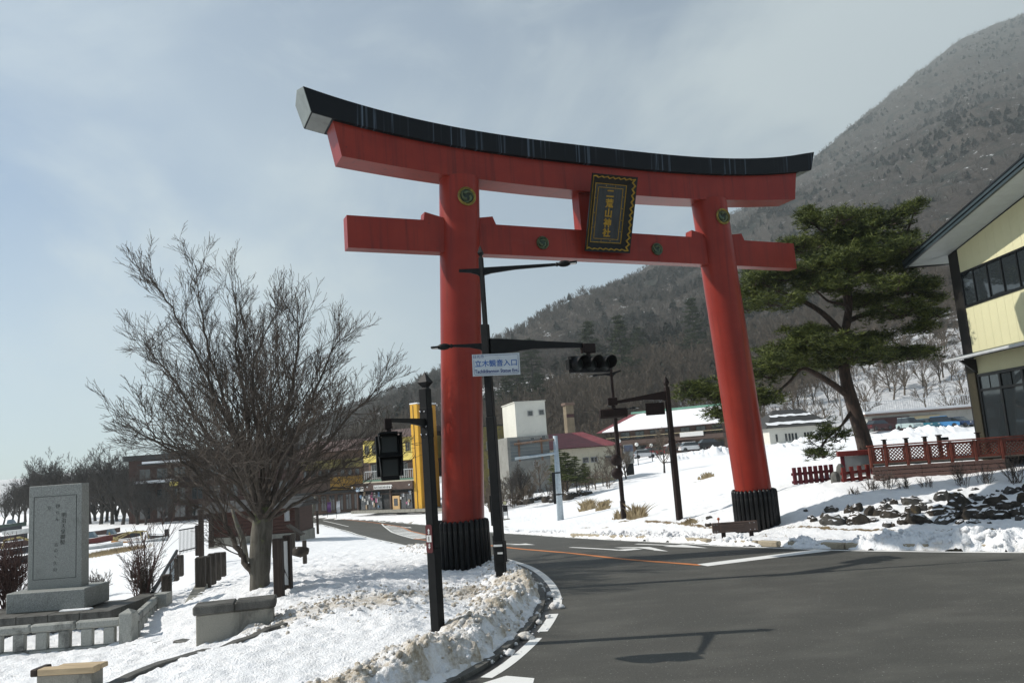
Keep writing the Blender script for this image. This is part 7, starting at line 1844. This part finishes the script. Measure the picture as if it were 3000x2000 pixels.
# ------------------------------------------------------------------ boats drawn up on the shore
def boat(label, px, py, Y, L, rz_, hull, deck=None, extra=None):
    p_ = at(px, py, Y); r_ = thing('moored_boat', label, 'boat', p_, rz_, 'boats laid up on the snowy shore'); n = 12; b_ = MB(); H_ = .62
    secs = []
    for k in range(n + 1):
        t = k / n; w = .75 * (1 - max(0, (t - .45) / .55) ** 2.2) * (.86 + .14 * min(1, t * 4)) + .01; zk = .02 + .28 * max(0, t - .6) ** 1.4 * 2; zg_ = H_ * (.85 + .35 * t ** 2)
        x = (t - .5) * L; secs.append([(x, -w, zg_), (x, -w * .78, zk + .12), (x, 0, zk), (x, w * .78, zk + .12), (x, w, zg_), (x, w * .86, zg_ - .03), (x, 0, zg_ - .16), (x, -w * .86, zg_ - .03)])
    for s_ in secs: b_.v += s_
    for k in range(n):
        for j in range(5 - 1): b_.f.append((k * 8 + j, k * 8 + j + 1, (k + 1) * 8 + j + 1, (k + 1) * 8 + j))
        for j in ((4, 5), (0, 7)): b_.f.append((k * 8 + j[0], k * 8 + j[1], (k + 1) * 8 + j[1], (k + 1) * 8 + j[0]))
    b_.f.append((0, 1, 2, 3, 4)); b_.build('hull', hull, r_, auto=40)
    d_ = MB()
    for k in range(n): d_.add([secs[k][7], secs[k][6], secs[k][5], secs[k + 1][5], secs[k + 1][6], secs[k + 1][7]], [(0, 1, 4, 5), (1, 2, 3, 4)])
    d_.build('deck', deck or SNOW, r_)
    if extra == 'cabin':
        c_ = MB(); c_.add([(-.1 * L, -.5, .6), (.12 * L, -.45, .62), (.12 * L, .45, .62), (-.1 * L, .5, .6), (-.08 * L, -.42, 1.15), (.03 * L, -.38, 1.15), (.03 * L, .38, 1.15), (-.08 * L, .42, 1.15)], [(0, 1, 5, 4), (1, 2, 6, 5), (2, 3, 7, 6), (3, 0, 4, 7), (4, 5, 6, 7)]); c_.build('windscreen', m_glass('boat_glass', (.10, .14, .16), .1), r_)
    if extra == 'canopy':
        c_ = MB()
        pts = [(-.35 * L, .62), (-.3 * L, 1.3), (.0, 1.42), (.22 * L, 1.1), (.4 * L, .75)]
        for s_ in (-.6, .6): c_.tube([(x, s_, z_) for x, z_ in pts], .06, 6)
        c_.build('canopy_hoop', DULL_YELLOW, r_); c_ = MB(); c_.tube([(.35 * L, 0, .7), (.52 * L, 0, 1.0), (.55 * L, 0, 1.5)], [.22, .14, .05], 8); c_.build('prow', DULL_YELLOW, r_)
    if extra == 'motor': MB().bbox(-.5 * L - .25, -.5 * L + .1, -.18, .18, .5, 1.1, .06).build('outboard_motor', FRAME_BLACK, r_)
    return r_
for i, (px, py, Y, L_, lb) in enumerate(((30, 1258, 76, 3.4, 'dark covered boat between the bush and the left frame edge'), (8, 1222, 100, 4.0, 'dark low boat far at the left frame edge'), (238, 1228, 98, 3.6, 'dark covered boat behind the brown boat right of the monument'), (292, 1236, 92, 3.4, 'dark covered boat behind the yellow boat'))):
    BOATS_LATE = globals().setdefault('BOATS_LATE', []); BOATS_LATE.append((lb, px, py, Y, L_, rad(8 + 9 * i)))
DULL_YELLOW = mat('dull_yellow_paint', (.32, .26, .11), .6, .15, 2)
HWHITE = mat('white_boat_hull', (.50, .51, .50), .5, .08, 2, dirt=(.3, .3, .28), dirt_amt=.4); HRED = mat('red_boat_hull', (.11, .025, .022), .5, .15, 2); HBROWN = mat('brown_boat_hull', (.06, .035, .03), .6, .2, 2); HYEL = mat('orange_boat_hull', (.34, .17, .05), .6, .15, 2); HDARK = mat('dark_boat_hull', (.03, .035, .04), .6, .2, 2)
boat('red boat with snow inside, close right of the granite monument', 212, 1249, 78, 3.6, rad(15), HRED, extra='cabin'); boat('long white rowing boat in front of the red boat', 222, 1267, 72, 4.2, rad(24), HWHITE); boat('brown boat with pale windscreen between the red and the yellow boats', 256, 1240, 84, 3.6, rad(10), HBROWN, extra='cabin')
boat('yellow pleasure boat with hooped canopy frame and orange hull', 302, 1254, 80, 4.2, rad(175), HYEL, extra='canopy'); boat('upturned low white boat nearest the tan grass strip', 342, 1253, 76, 3.4, rad(12), HWHITE); boat('small dark boat with black outboard motor, rightmost on the shore', 360, 1240, 86, 2.2, rad(170), HDARK, extra='motor')
boat('dark boat with yellow edge left of the monument behind the bush', 44, 1272, 70, 3.6, rad(30), HDARK, extra='canopy'); boat('black flat boat at the left frame edge', 12, 1244, 82, 4.2, rad(8), HDARK); boat('far dark green boat with cover under the shore trees at left', 26, 1212, 112, 4.0, rad(5), mat('green_boat_hull', (.03, .05, .04), .6, .2, 2), extra='cabin')
[boat(a[0], a[1], a[2], a[3], a[4], a[5], HDARK if k % 2 else HBROWN, mat('dark_boat_cover', (.03, .035, .05), .7, .2, 2)) for k, a in enumerate(BOATS_LATE)]
boat('second black flat boat below the first at the left frame edge', 16, 1300, 62, 3.6, rad(12), HDARK); boat('white boat peeking out left of the monument slab', 50, 1226, 96, 3.8, rad(10), HWHITE)

# ------------------------------------------------------------------ small street things
def bus_stop(label, px, y0, y1, Y):
    p_ = hit(px, y1, 20, 120) if Y is None else at(px, y1, Y); Y = p_[1]; h_ = float(at(px, y0, Y)[2] - p_[2]); r_ = thing('bus_stop_sign', label, 'bus stop', p_); R_ = h_ * .115
    mb = MB()
    for s_ in (-1, 1): mb.tube([(s_ * R_, 0, 0), (s_ * R_, 0, h_ - 2 * R_)], .03, 6)
    mb.build('leg', STREET_BLACK, r_); MB().bbox(-.35, .35, -.25, .25, -.1, .10, .03).build('foot_block', CONCRETE, r_)
    MB().bbox(-R_ * .95, R_ * .95, -.03, .03, h_ * .42, h_ * .76, .01).build('timetable_panel', STREET_BLACK, r_); MB().box(-R_ * .8, R_ * .8, -.036, -.031, h_ * .22, h_ * .41).build('notice_panel', WHITE_PRINT, r_)
    mb = MB(); mb.lathe([(R_, -.03), (R_, .03)], 24, Matrix.Translation((0, 0, h_ - R_)) @ UPRIGHT); d_ = mb.build('round_plate', STREET_BLACK, r_); mb = MB(); mb.lathe([(R_ * .80, -.045), (R_ * .80, .045)], 24, Matrix.Translation((0, 0, h_ - R_)) @ UPRIGHT); mb.build('plate_face', mat('pale_yellow_plate', (.45, .42, .25), .5, .1, 3), d_)
bus_stop('round-topped bus stop sign on the snowy verge right of the red-brown hut', 714, 1183, 1240, 62); bus_stop('round-topped bus stop sign across the road right of the sign pole', 1162, 1149, 1193, 72)
p_ = at(713, 1246, 60); o = MB().lathe([(.22, 0), (.30, .35), (.26, .38)], 12).build('flower_pot', mat('red_clay_pot', (.16, .05, .04), .7, .2, 4), auto=40); o.location = tuple(p_); tag(o, 'small red plant pot at the foot of the left bus stop', 'pot')
post_at(730, 1172, 1219, 72, .22, WOOD_DARK, 'timber_pole', 'dark brown wooden pole at the road edge right of the left bus stop', 'pole')
p_ = at(1277, 1148, 68); o = MB().bbox(-.2, .2, -.2, .2, -.3, float(at(1274, 1084, 68)[2] - p_[2]), .03).build('black_post', STREET_BLACK); o.location = tuple(p_); tag(o, 'plain black square post among the boulders beside the galvanised sign post', 'post')
p_ = at(1447, 1075, 104); root = thing('grey_signboard', 'upright pale grey sign board before the car park', 'sign', p_); h_ = float(at(1447, 1020, 104)[2] - p_[2]); MB().bbox(-.62, .62, -.1, .1, .6, h_, .03).build('sign_panel', GREYW, root); MB().box(-.6, .6, -.115, -.102, h_ - .9, h_ - .1).build('sign_head', mat('blue_grey_sign', (.12, .14, .20), .6, .1, 2), root); MB().bbox(-.5, .5, -.08, .08, -1, .6, .02).build('stand', STREET_BLACK, root)
for i, (px, py, y1, Y) in enumerate(((1425, 1012, 1050, 112), (1465, 1020, 1052, 118), (1498, 1022, 1050, 122))):
    p_ = at(px, y1, Y); h_ = float(at(px, py, Y)[2] - p_[2]); r_ = thing('globe_lamp', ['white globe lamp post just right of the slim dark lamp pole', 'white globe lamp post above the grey sign board', 'white globe lamp post nearest the bare field tree'][i], 'lamp post', p_, 0, 'globe lamps by the car park'); MB().tube([(0, 0, -1), (0, 0, h_ - .2)], .06, 6).build('post', STREET_BLACK, r_); MB().sphere((0, 0, h_), .28, 2).build('globe', mat('white_globe', (.65, .65, .62), .3, .03, 3), r_, smooth=True)
for i, (px, y0, y1, c_, lb) in enumerate(((773, 1150, 1186, (.55, .55, .57), 'white upright banner flag in front of the brown inn'), (752, 1152, 1184, (.12, .05, .16), 'purple upright banner flag in front of the brown inn'))):
    p_ = at(px, y1, 104); h_ = float(at(px, y0, 104)[2] - p_[2]); r_ = thing('banner_flag', lb, 'flag', p_); MB().tube([(0, 0, -.2), (0, 0, h_)], .025, 6).build('pole', STREET_BLACK, r_); mb = MB(); n_ = 8
    for k in range(n_): mb.add([(.03, .08 * math.sin(k), h_ - .05 - k * h_ * .09), (.5, .1 * math.sin(k + 1), h_ - .05 - k * h_ * .09), (.5, .1 * math.sin(k + 2), h_ - .05 - (k + 1) * h_ * .09), (.03, .08 * math.sin(k + 1), h_ - .05 - (k + 1) * h_ * .09)], [(0, 1, 2, 3)])
    mb.build('cloth', mat('flag_cloth_%d' % i if False else ('white_flag_cloth' if i == 0 else 'purple_flag_cloth'), c_, .8, .1, 3), r_)

# boulders, tufts of dry grass
def boulder(px, py, w, h, label, m=None, lo=15, hi=120, group=None, seed=0):
    p_ = snow_hit(px, py, lo, hi); s_ = p_[1] / FOC; W_, H_ = w * s_, h * s_; bm = bmesh.new(); bmesh.ops.create_icosphere(bm, subdivisions=3, radius=1)
    for v in bm.verts:
        k = 1 + .28 * float(fbm(np.array([v.co.x * 1.4 + seed * 3.1]), np.array([v.co.y * 1.4 + v.co.z * 1.6]), 5, 3)[0]); v.co = Vector((v.co.x * k * W_ * .5, v.co.y * k * max(W_ * .45, H_ * .6), v.co.z * k * H_ * .6))
    mb = MB(); mb.bm(bm); o = mb.build('boulder', m or ROCK, auto=35); o.location = (float(p_[0]), float(p_[1]), float(p_[2]) + H_ * .15); o.rotation_euler.z = seed; return tag(o, label, 'rock', group)
BL = [(440, 1455, 100, 55), (300, 1430, 90, 60), (345, 1465, 80, 40), (685, 1432, 100, 60), (795, 1422, 80, 70), (965, 1398, 95, 65), (905, 1372, 70, 40), (1030, 1368, 80, 45), (1125, 1335, 80, 45), (1180, 1345, 60, 40), (1240, 1325, 55, 28), (560, 1405, 70, 30), (625, 1392, 60, 28), (500, 1412, 50, 24), (860, 1400, 60, 45), (1075, 1360, 60, 34), (740, 1440, 50, 30), (260, 1455, 60, 34)]
BLL = ['rounded grey boulder near the left end of the row', 'brown boulder at the left end of the row behind the bus stop', 'flat boulder low at the left end of the row', 'large dark boulder left of the black post', 'dark boulder hugging the black post', 'large dark boulder just right of the galvanised sign post', 'boulder behind the large one right of the sign post', 'mid-sized boulder in the right half of the row', 'dark peaked boulder near the right end of the row', 'small boulder second from the right end of the row', 'smallest boulder at the far right end of the row', 'flat snow-topped stone in the middle of the left half', 'small stone just left of the black post', 'tiny stone between the two left boulders and the middle', 'stone wedged directly right of the galvanised post', 'stone between the two peaked boulders at right', 'stone at the foot of the large dark boulder by the black post', 'low stone nearest the bus stop sign']
for i, (zx, zy, w, h) in enumerate(BL): boulder((1450 + zx / 4.48) * .784, (1150 + zy / 4.48) * .784, w / 4.48 * .784 * 1.5, h / 4.48 * .784 * 1.9, BLL[i], ROCK_GREY if i % 4 == 0 else ROCK, 20, 120, 'boulders in a row across the snowfield', i)
boulder(1629, 1191, 16, 9, 'small grey stone in the snow left of the right gate column', ROCK_GREY, seed=3); boulder(1627, 1206, 17, 9, 'dark stone directly above the left end of the guard rail', ROCK, seed=5); boulder(311, 1326, 12, 12, 'dark stone on the snowy shore slope right of the monument', ROCK, seed=6); boulder(312, 1290, 12, 7, 'flat dark stone below the tan grass strip', ROCK, seed=8)
STRAW = mat('dry_straw_grass', (.40, .31, .18), .8, .3, 5); 
def tuft(px, py, w, h, n, label, seed):
    p_ = snow_hit(px, py, 12, 120); s_ = p_[1] / FOC; rr = random.Random(seed); mb = MB()
    for k in range(n):
        x, y = rr.gauss(0, .26) * w * s_, rr.gauss(0, .2) * w * s_; hh = h * s_ * (.4 + .7 * rr.random()); hh *= .45 + .75 * math.exp(-(x * x) / (.28 * w * s_) ** 2 * .7); lx = rr.gauss(.2, .6) * hh; b_ = Vector((x, y, -.1)); t_ = Vector((x + lx, y + rr.gauss(0, .25) * hh, hh)); md = b_.lerp(t_, .55) + Vector((0, 0, .18 * hh)); wd = .014 + .0006 * p_[1]
        mb.add([b_ - Vector((wd, 0, 0)), b_ + Vector((wd, 0, 0)), md + Vector((wd * .8, 0, 0)), md - Vector((wd * .8, 0, 0)), t_], [(0, 1, 2, 3), (3, 2, 4)])
    o = fast(mb, 'dry_grass_tuft', STRAW); o.location = tuple(p_); return tag(o, label, 'grass', 'tufts of dry grass in the snowfield')
tuft(1350, 1171, 30, 22, 260, 'broad dry grass tuft in the middle of the snowfield', 1); tuft(1385, 1170, 26, 18, 200, 'right half clump beside the broad dry grass tuft', 2); tuft(1462, 1190, 32, 28, 240, 'tall dry grass tuft immediately right of the slim lamp pole', 3); tuft(1424, 1192, 22, 18, 140, 'smaller dry grass tuft left of the slim lamp pole base', 4)
tuft(1625, 1097, 30, 12, 120, 'pale dry tuft high on the snowfield left of the right gate column', 5); tuft(1586, 1201, 32, 9, 120, 'low brown tuft beside the far signal pole base', 6); tuft(1395, 1155, 20, 8, 60, 'thin straw above the broad dry grass tuft', 7)
g = MB(); rr = random.Random(5)
ga = snow_hit(200, 1280, 20, 150); gb = snow_hit(292, 1262, 20, 150)
for k in range(2600):
    t = rr.random(); c = ga + (gb - ga) * t; x, y = c[0] + rr.gauss(0, .5), c[1] + rr.gauss(0, 1.3); zq = .12 + .22 * rr.random(); lx = rr.gauss(0, .15); z0_ = c[2] - .12
    g.add([(x - .04, y, z0_), (x + .04, y, z0_), (x + lx, y + rr.gauss(0, .1), z0_ + zq + .1)], [(0, 1, 2)])
tag(fast(g, 'dry_grass_strip', STRAW), 'strip of flattened tan grass between boats and snowy slope', kind='stuff')
# fallen leaves and twigs on the snow
g = MB()
for k in range(700):
    x, y = -5 + 6 * rr.random(), 13 + 9 * rr.random()
    if sdist(np.array([x]), np.array([y]))[0] < .5: continue
    z_ = top(x, y) + .02; a = rr.random() * 6.28; s_ = .008 + .012 * rr.random(); g.add([(x - s_ * math.cos(a), y - s_ * math.sin(a), z_), (x + s_ * math.sin(a) * .5, y - s_ * .5 * math.cos(a), z_ + .004), (x + s_ * math.cos(a), y + s_ * math.sin(a), z_ + .004)], [(0, 1, 2)])
tag(fast(g, 'leaf_litter', WOOD_DARK), 'dark specks of leaf and twig litter on the snow', kind='stuff')

# ------------------------------------------------------------------ trees one can tell apart
def tree_proto(seed, H, twig, **kw):
    tk, c_ = bare_tree_meshes(seed, H, **kw); me1 = tk.mesh('trunk', TRUNK_FAR, True); me2 = bpy.data.meshes.new('crown'); me2.from_pydata(c_.v, [], c_.f); me2.materials.append(twig); return me1, me2
TRUNK_FAR = m_bark('dark_trunk_bark', (.020, .017, .015), (.055, .046, .040), None, 3)
protos = [tree_proto(100 + k, 10.0, TWIG_DARK, kids=(7, 6, 5), lev=3, minr=.016, limbs=12, spread=.62, fork=.20) for k in range(3)]
protos2 = [tree_proto(200 + k, 8.0, TWIG_FAR, kids=(7, 6, 4), lev=3, minr=.018, limbs=7, spread=.5, fork=.3) for k in range(3)]
def plant(pr, label, px, ybase, ytop, Y, turn, group, H0, sx=1.0):
    p_ = at(px, ybase, Y); h_ = float(at(px, ytop, Y)[2] - p_[2]); k = h_ / H0 * .93
    r_ = thing('bare_tree', label, 'tree', p_, turn, group); r_.scale = (k * sx, k * sx, k)
    link('trunk', pr[0], r_); link('crown', pr[1], r_); return r_
SHORE = [(28, 1196, 1102, 150, 'low leafless shore tree at the left frame edge'), (58, 1192, 1072, 158, 'leafless shore tree above the left edge of the monument'), (92, 1190, 1060, 160, 'leafless shore tree directly behind the monument, left of centre'), (122, 1190, 1038, 150, 'tallest leafless shore tree behind the monument'), (150, 1190, 1032, 156, 'leafless shore tree behind the middle of the monument top'), (178, 1192, 1045, 152, 'leafless shore tree behind the right part of the monument top'), (206, 1195, 1042, 146, 'leafless shore tree just right of the monument'), (232, 1199, 1028, 142, 'second leafless shore tree right of the monument'),
         (258, 1202, 1022, 138, 'dark leafless shore tree with tall crown above the boats'), (282, 1204, 1035, 134, 'leafless shore tree above the yellow boat'), (316, 1206, 1060, 130, 'thick-trunked shore tree at the left end of the brown lodge'), (352, 1204, 1090, 136, 'leafless tree in front of the brown lodge, left of its yellow sign'), (396, 1200, 1085, 142, 'leafless tree in front of the brown lodge by its yellow sign'), (444, 1200, 1075, 144, 'leafless tree in front of the brown lodge behind the big tree limbs'), (8, 1202, 1120, 165, 'small far shore tree cut by the left frame edge'), (42, 1198, 1095, 172, 'slim shore tree between the two leftmost larger ones'), (75, 1196, 1070, 176, 'shore tree hidden behind the left edge of the monument top'), (108, 1196, 1050, 170, 'shore tree behind the monument left of the tallest one'), (164, 1196, 1050, 174, 'shore tree behind the monument right of the middle one'), (219, 1200, 1050, 160, 'slender shore tree in the gap right of the monument'), (245, 1203, 1040, 152, 'slender shore tree left of the tall dark one above the boats'), (270, 1205, 1050, 150, 'slender shore tree right of the tall dark one above the boats'), (298, 1207, 1058, 146, 'slender shore tree beside the left corner of the brown lodge'), (334, 1206, 1095, 128, 'low tree before the left windows of the brown lodge'), (374, 1204, 1095, 126, 'low tree before the yellow sign of the brown lodge')]
for i, (px, yb, yt, Y, lb) in enumerate(SHORE): plant(protos[i % 3], lb, px, yb + 2, yt, Y, i * 1.3, 'leafless trees along the lake shore', 10.0, 1.05)
far_shore = [(-75 + 100 * rr.random() - 25, 185 + 70 * rr.random()) for k in range(150)]
fsp = np.array([(x * (y / 200), y, land1(x * (y / 200), y) - .2) for x, y in far_shore]); scatter('far_shore_wood', fsp, .85 + .5 * np.random.RandomState(2).rand(len(fsp)), [tuft_tree(60 + k, 10.0, 'shore_tuft_tree', TWIG_DARK, 9, 2, .03) for k in range(3)], 'dark line of leafless wood along the far shore')
FIELD = [(1526, 1082, 985, 92, 'leafless tree on the crest of the snowfield before the inn', protos2), (1176, 1140, 1075, 80, 'dark leafless tree left in front of the white block', protos), (1197, 1138, 1062, 84, 'dark leafless tree right beside it in front of the white block', protos), (1240, 1128, 1055, 80, 'pale-barked leafless tree between the sign back and the galvanised post', protos2), (1425, 1108, 1010, 88, 'leafless tree at the right end of the cream hall', protos2), (1440, 1106, 1018, 92, 'second leafless tree at the right end of the cream hall by the grey sign board', protos2)]
for i, (px, yb, yt, Y, lb, pr) in enumerate(FIELD): plant(pr[i % 3], lb, px, yb, yt, Y, i * 2.1, 'leafless trees round the snowfield', 10.0 if pr is protos else 8.0, 1.0)
rr = random.Random(41)
def hill_hit(px, py):
    d = ray(px, py); Y = np.linspace(100, 1500, 1400); X = d[0] * Y; a = np.arctan2(X, Y); r = np.hypot(X, Y); b_ = (CAM_H + d[2] * Y) < np.where(r > foot_r(a), mountain_z(a, r), -99); i = int(np.argmax(b_)); return (X[i], Y[i], CAM_H + d[2] * Y[i]) if b_.any() else (d[0] * 200, 200., mz(d[0] * 200, 200.))
SLOPE = [(1270, 975, 'leafless hillside tree just above the left end of the maroon roof'), (1295, 968, 'leafless hillside tree left of the tan tower'), (1338, 966, 'leafless hillside tree right of the tan tower'), (1365, 960, 'leafless hillside tree above the right part of the maroon roof'), (1395, 970, 'leafless hillside tree behind the slim lamp pole'), (1455, 935, 'leafless hillside tree left of the dark signal back panel'), (1480, 945, 'leafless hillside tree behind the signal back panel'), (1345, 925, 'leafless tree higher on the slope above the tan tower'), (1285, 930, 'leafless tree higher on the slope right of the white tower'), (1570, 930, 'leafless hillside tree right of the far signal pole top'),
         (1600, 920, 'leafless hillside tree left of the low pine branch'), (1795, 930, 'leafless hillside tree behind the white house roof'), (1835, 935, 'leafless hillside tree above the right end of the white house'), (1870, 930, 'leafless hillside tree between white house and pine trunk'), (1905, 925, 'leafless hillside tree just left of the pine trunk'), (2010, 905, 'leafless hillside tree just right of the pine trunk'), (2045, 900, 'leafless hillside tree above the maroon shutter'), (2080, 895, 'leafless hillside tree above the beige garage wall'), (2120, 890, 'leafless hillside tree above the middle of the white railing'), (2160, 880, 'leafless hillside tree left of the house pillar'), (2190, 860, 'leafless hillside tree touching the house pillar'), (2060, 850, 'leafless tree higher on the right slope above the garage'), (2130, 835, 'leafless tree higher on the right slope under the pine branch tips')]
for i, (px, py, lb) in enumerate(SLOPE):
    p_ = hill_hit(px, py); r_ = thing('bare_tree', lb, 'tree', (p_[0], p_[1], p_[2] - .3), i * 1.7, 'leafless trees on the snowy lower slope'); k = (.75 + .5 * rr.random()) * 1.0; r_.scale = (k, k, k); pr = protos2[i % 3]; link('trunk', pr[0], r_); link('crown', pr[1], r_)
_b = np.random.RandomState(9); a_ = _b.uniform(.02, .60, 4200); s_ = _b.rand(4200) ** 1.5 * .13; r_ = foot_r(a_) + s_ * (ridge_r(a_) - foot_r(a_)); x_, y_ = np.sin(a_) * r_, np.cos(a_) * r_
bp = np.stack([x_, y_, mountain_z(a_, r_) - .2], 1)[fbm(x_ / 25, y_ / 25, 55, 3) > -.12][:1500]
scatter('slope_brush', bp, .22 + .5 * np.random.RandomState(4).rand(len(bp)), bt, 'tangled brown brush and saplings on the snowy foot of the slope')
# conifers standing out on the slope
def layered_conifer(seed, H, m=FIR_LEAF, w=.34):
    rr = random.Random(seed); q0 = H / 12; t_ = MB(); t_.tube([(0, 0, -1), (0, 0, H * .5), (0, 0, H)], [H * .02, H * .013, H * .003], 6); f_ = MB()
    nl = 15
    for i in range(nl):
        z_ = H * (.22 + .76 * (i / nl)); R_ = w * H * (1 - (i / nl)) ** .75 * (.75 + .5 * rr.random())
        for k in range(6):
            a = rr.random() * 6.283; l = R_ * (.6 + .5 * rr.random()); tp_ = Vector((math.cos(a) * l, math.sin(a) * l, z_ + l * rr.gauss(.02, .12))); s_ = Vector((0, 0, z_)); t_.tube([s_, tp_], [.03, .012], 3, cap=False)
            for j in range(16): q_ = s_.lerp(tp_, .35 + .7 * rr.random()); needle_tuft(f_, q_ + Vector((rr.gauss(0, .32) * q0, rr.gauss(0, .32) * q0, rr.gauss(0, .08) * q0)), 5, .55 * q0, .055 * q0, rr, .25)
    me = bpy.data.meshes.new('crown'); me.from_pydata(f_.v, [], f_.f); me.materials.append(m); return t_.mesh('trunk', TRUNK_FAR), me
cp_ = [layered_conifer(k, 12.0) for k in (1, 2)]
for i, (px, yb, yt, Y, lb) in enumerate(((1358, 850, 728, 250, 'dark conifer on the slope above the traffic signal, left of the pair'), (1432, 875, 712, 235, 'taller dark conifer on the slope, right of the pair above the traffic signal'), (1222, 850, 770, 260, 'dark conifer on the slope directly above the place-name sign arm'), (1188, 880, 795, 250, 'dark conifer on the slope touching the sign pole'), (1598, 800, 675, 270, 'dark conifer on the slope left of the right gate column'), (1470, 830, 745, 280, 'dark conifer behind the taller one of the pair on the slope'), (1240, 920, 850, 215, 'dark conifer above the white tower'), (1165, 940, 860, 225, 'dark conifer on the slope left of the white tower'))):
    p_ = at(px, yb, Y); a_ = math.atan2(p_[0], p_[1]); r0 = math.hypot(p_[0], p_[1]); gzz = mz(p_[0], p_[1]); h_ = float(at(px, yt, Y)[2]) - gzz
    r_ = thing('conifer', lb, 'tree', (p_[0], p_[1], gzz - .3), i * 1.1, 'dark conifers on the slope'); k = max(h_, 6) / 12; r_.scale = (min(k, 1.5), min(k, 1.5), k); link('trunk', cp_[i % 2][0], r_); link('crown', cp_[i % 2][1], r_)
hb_ = np.random.RandomState(12); n_ = 46; hx_ = np.concatenate([-3.5 + 4.5 * hb_.rand(26), 1 + 8 * hb_.rand(20)]); hy_ = 82 + 5 * hb_.rand(46)
scatter('wall_brush', np.stack([hx_, hy_, land(hx_, hy_) - .1], 1), .16 + .22 * hb_.rand(46), bt, 'brown brush growing along the foot of the white block and cream hall')
# small pines planted before the cream hall
sp_ = [layered_conifer(k, 4.0, PINE_LEAF, .42) for k in (5, 6)]
for me_ in sp_: pass
for i, (px, yb, yt, lb) in enumerate(((1288, 1126, 1048, 'small pine left of the planted row before the cream hall'), (1304, 1125, 1052, 'small pine second from the left before the cream hall'), (1325, 1123, 1060, 'small pine third from the left before the cream hall'), (1346, 1120, 1072, 'small spreading pine at the right end of the row before the cream hall'))):
    p_ = at(px, yb, 82); h_ = float(at(px, yt, 82)[2] - p_[2]); r_ = thing('small_pine', lb, 'tree', p_, i * 1.9, 'small pines before the cream hall'); k = h_ / 4 * 1.25; r_.scale = (k, k, k); link('trunk', sp_[i % 2][0], r_); link('crown', sp_[i % 2][1], r_)
# leaning thin trunks near the hut
for x0, y0, x1, y1, Y, r, lb in ((566, 1272, 545, 1206, 30, .10, 'thin pale leaning trunk behind the big tree base'), (700, 1242, 716, 1178, 60, .22, 'leaning mossy trunk left of the left bus stop')):
    a, b_ = Vector(at(x0, y0, Y)), Vector(at(x1, y1, Y)); o = MB().tube([(0, 0, -.3), (b_ - a) * .5 + Vector((.05, 0, 0)), b_ - a, (b_ - a) * 1.6], [r * 1.15, r, r * .85, r * .5], 8).build('leaning_trunk', BARK_GREY, smooth=True); o.location = a; tag(o, lb, 'tree')

# ------------------------------------------------------------------ haze
m, nt, b = newmat('haze'); nt.nodes.remove(b); vp = nt.nodes.new('ShaderNodeVolumePrincipled'); vp.inputs['Color'].default_value = (.84, .92, .93, 1); vp.inputs['Density'].default_value = HAZE
vp.inputs['Anisotropy'].default_value = 0.2
nt.links.new(vp.outputs[0], nt.nodes['Material Output'].inputs['Volume'])
hb = MB().box(-970, 2300, -120, 3000, -60, 1190).build('haze', m); tag(hb, kind='stuff'); hb['label'] = 'thin pale mountain haze filling the air'
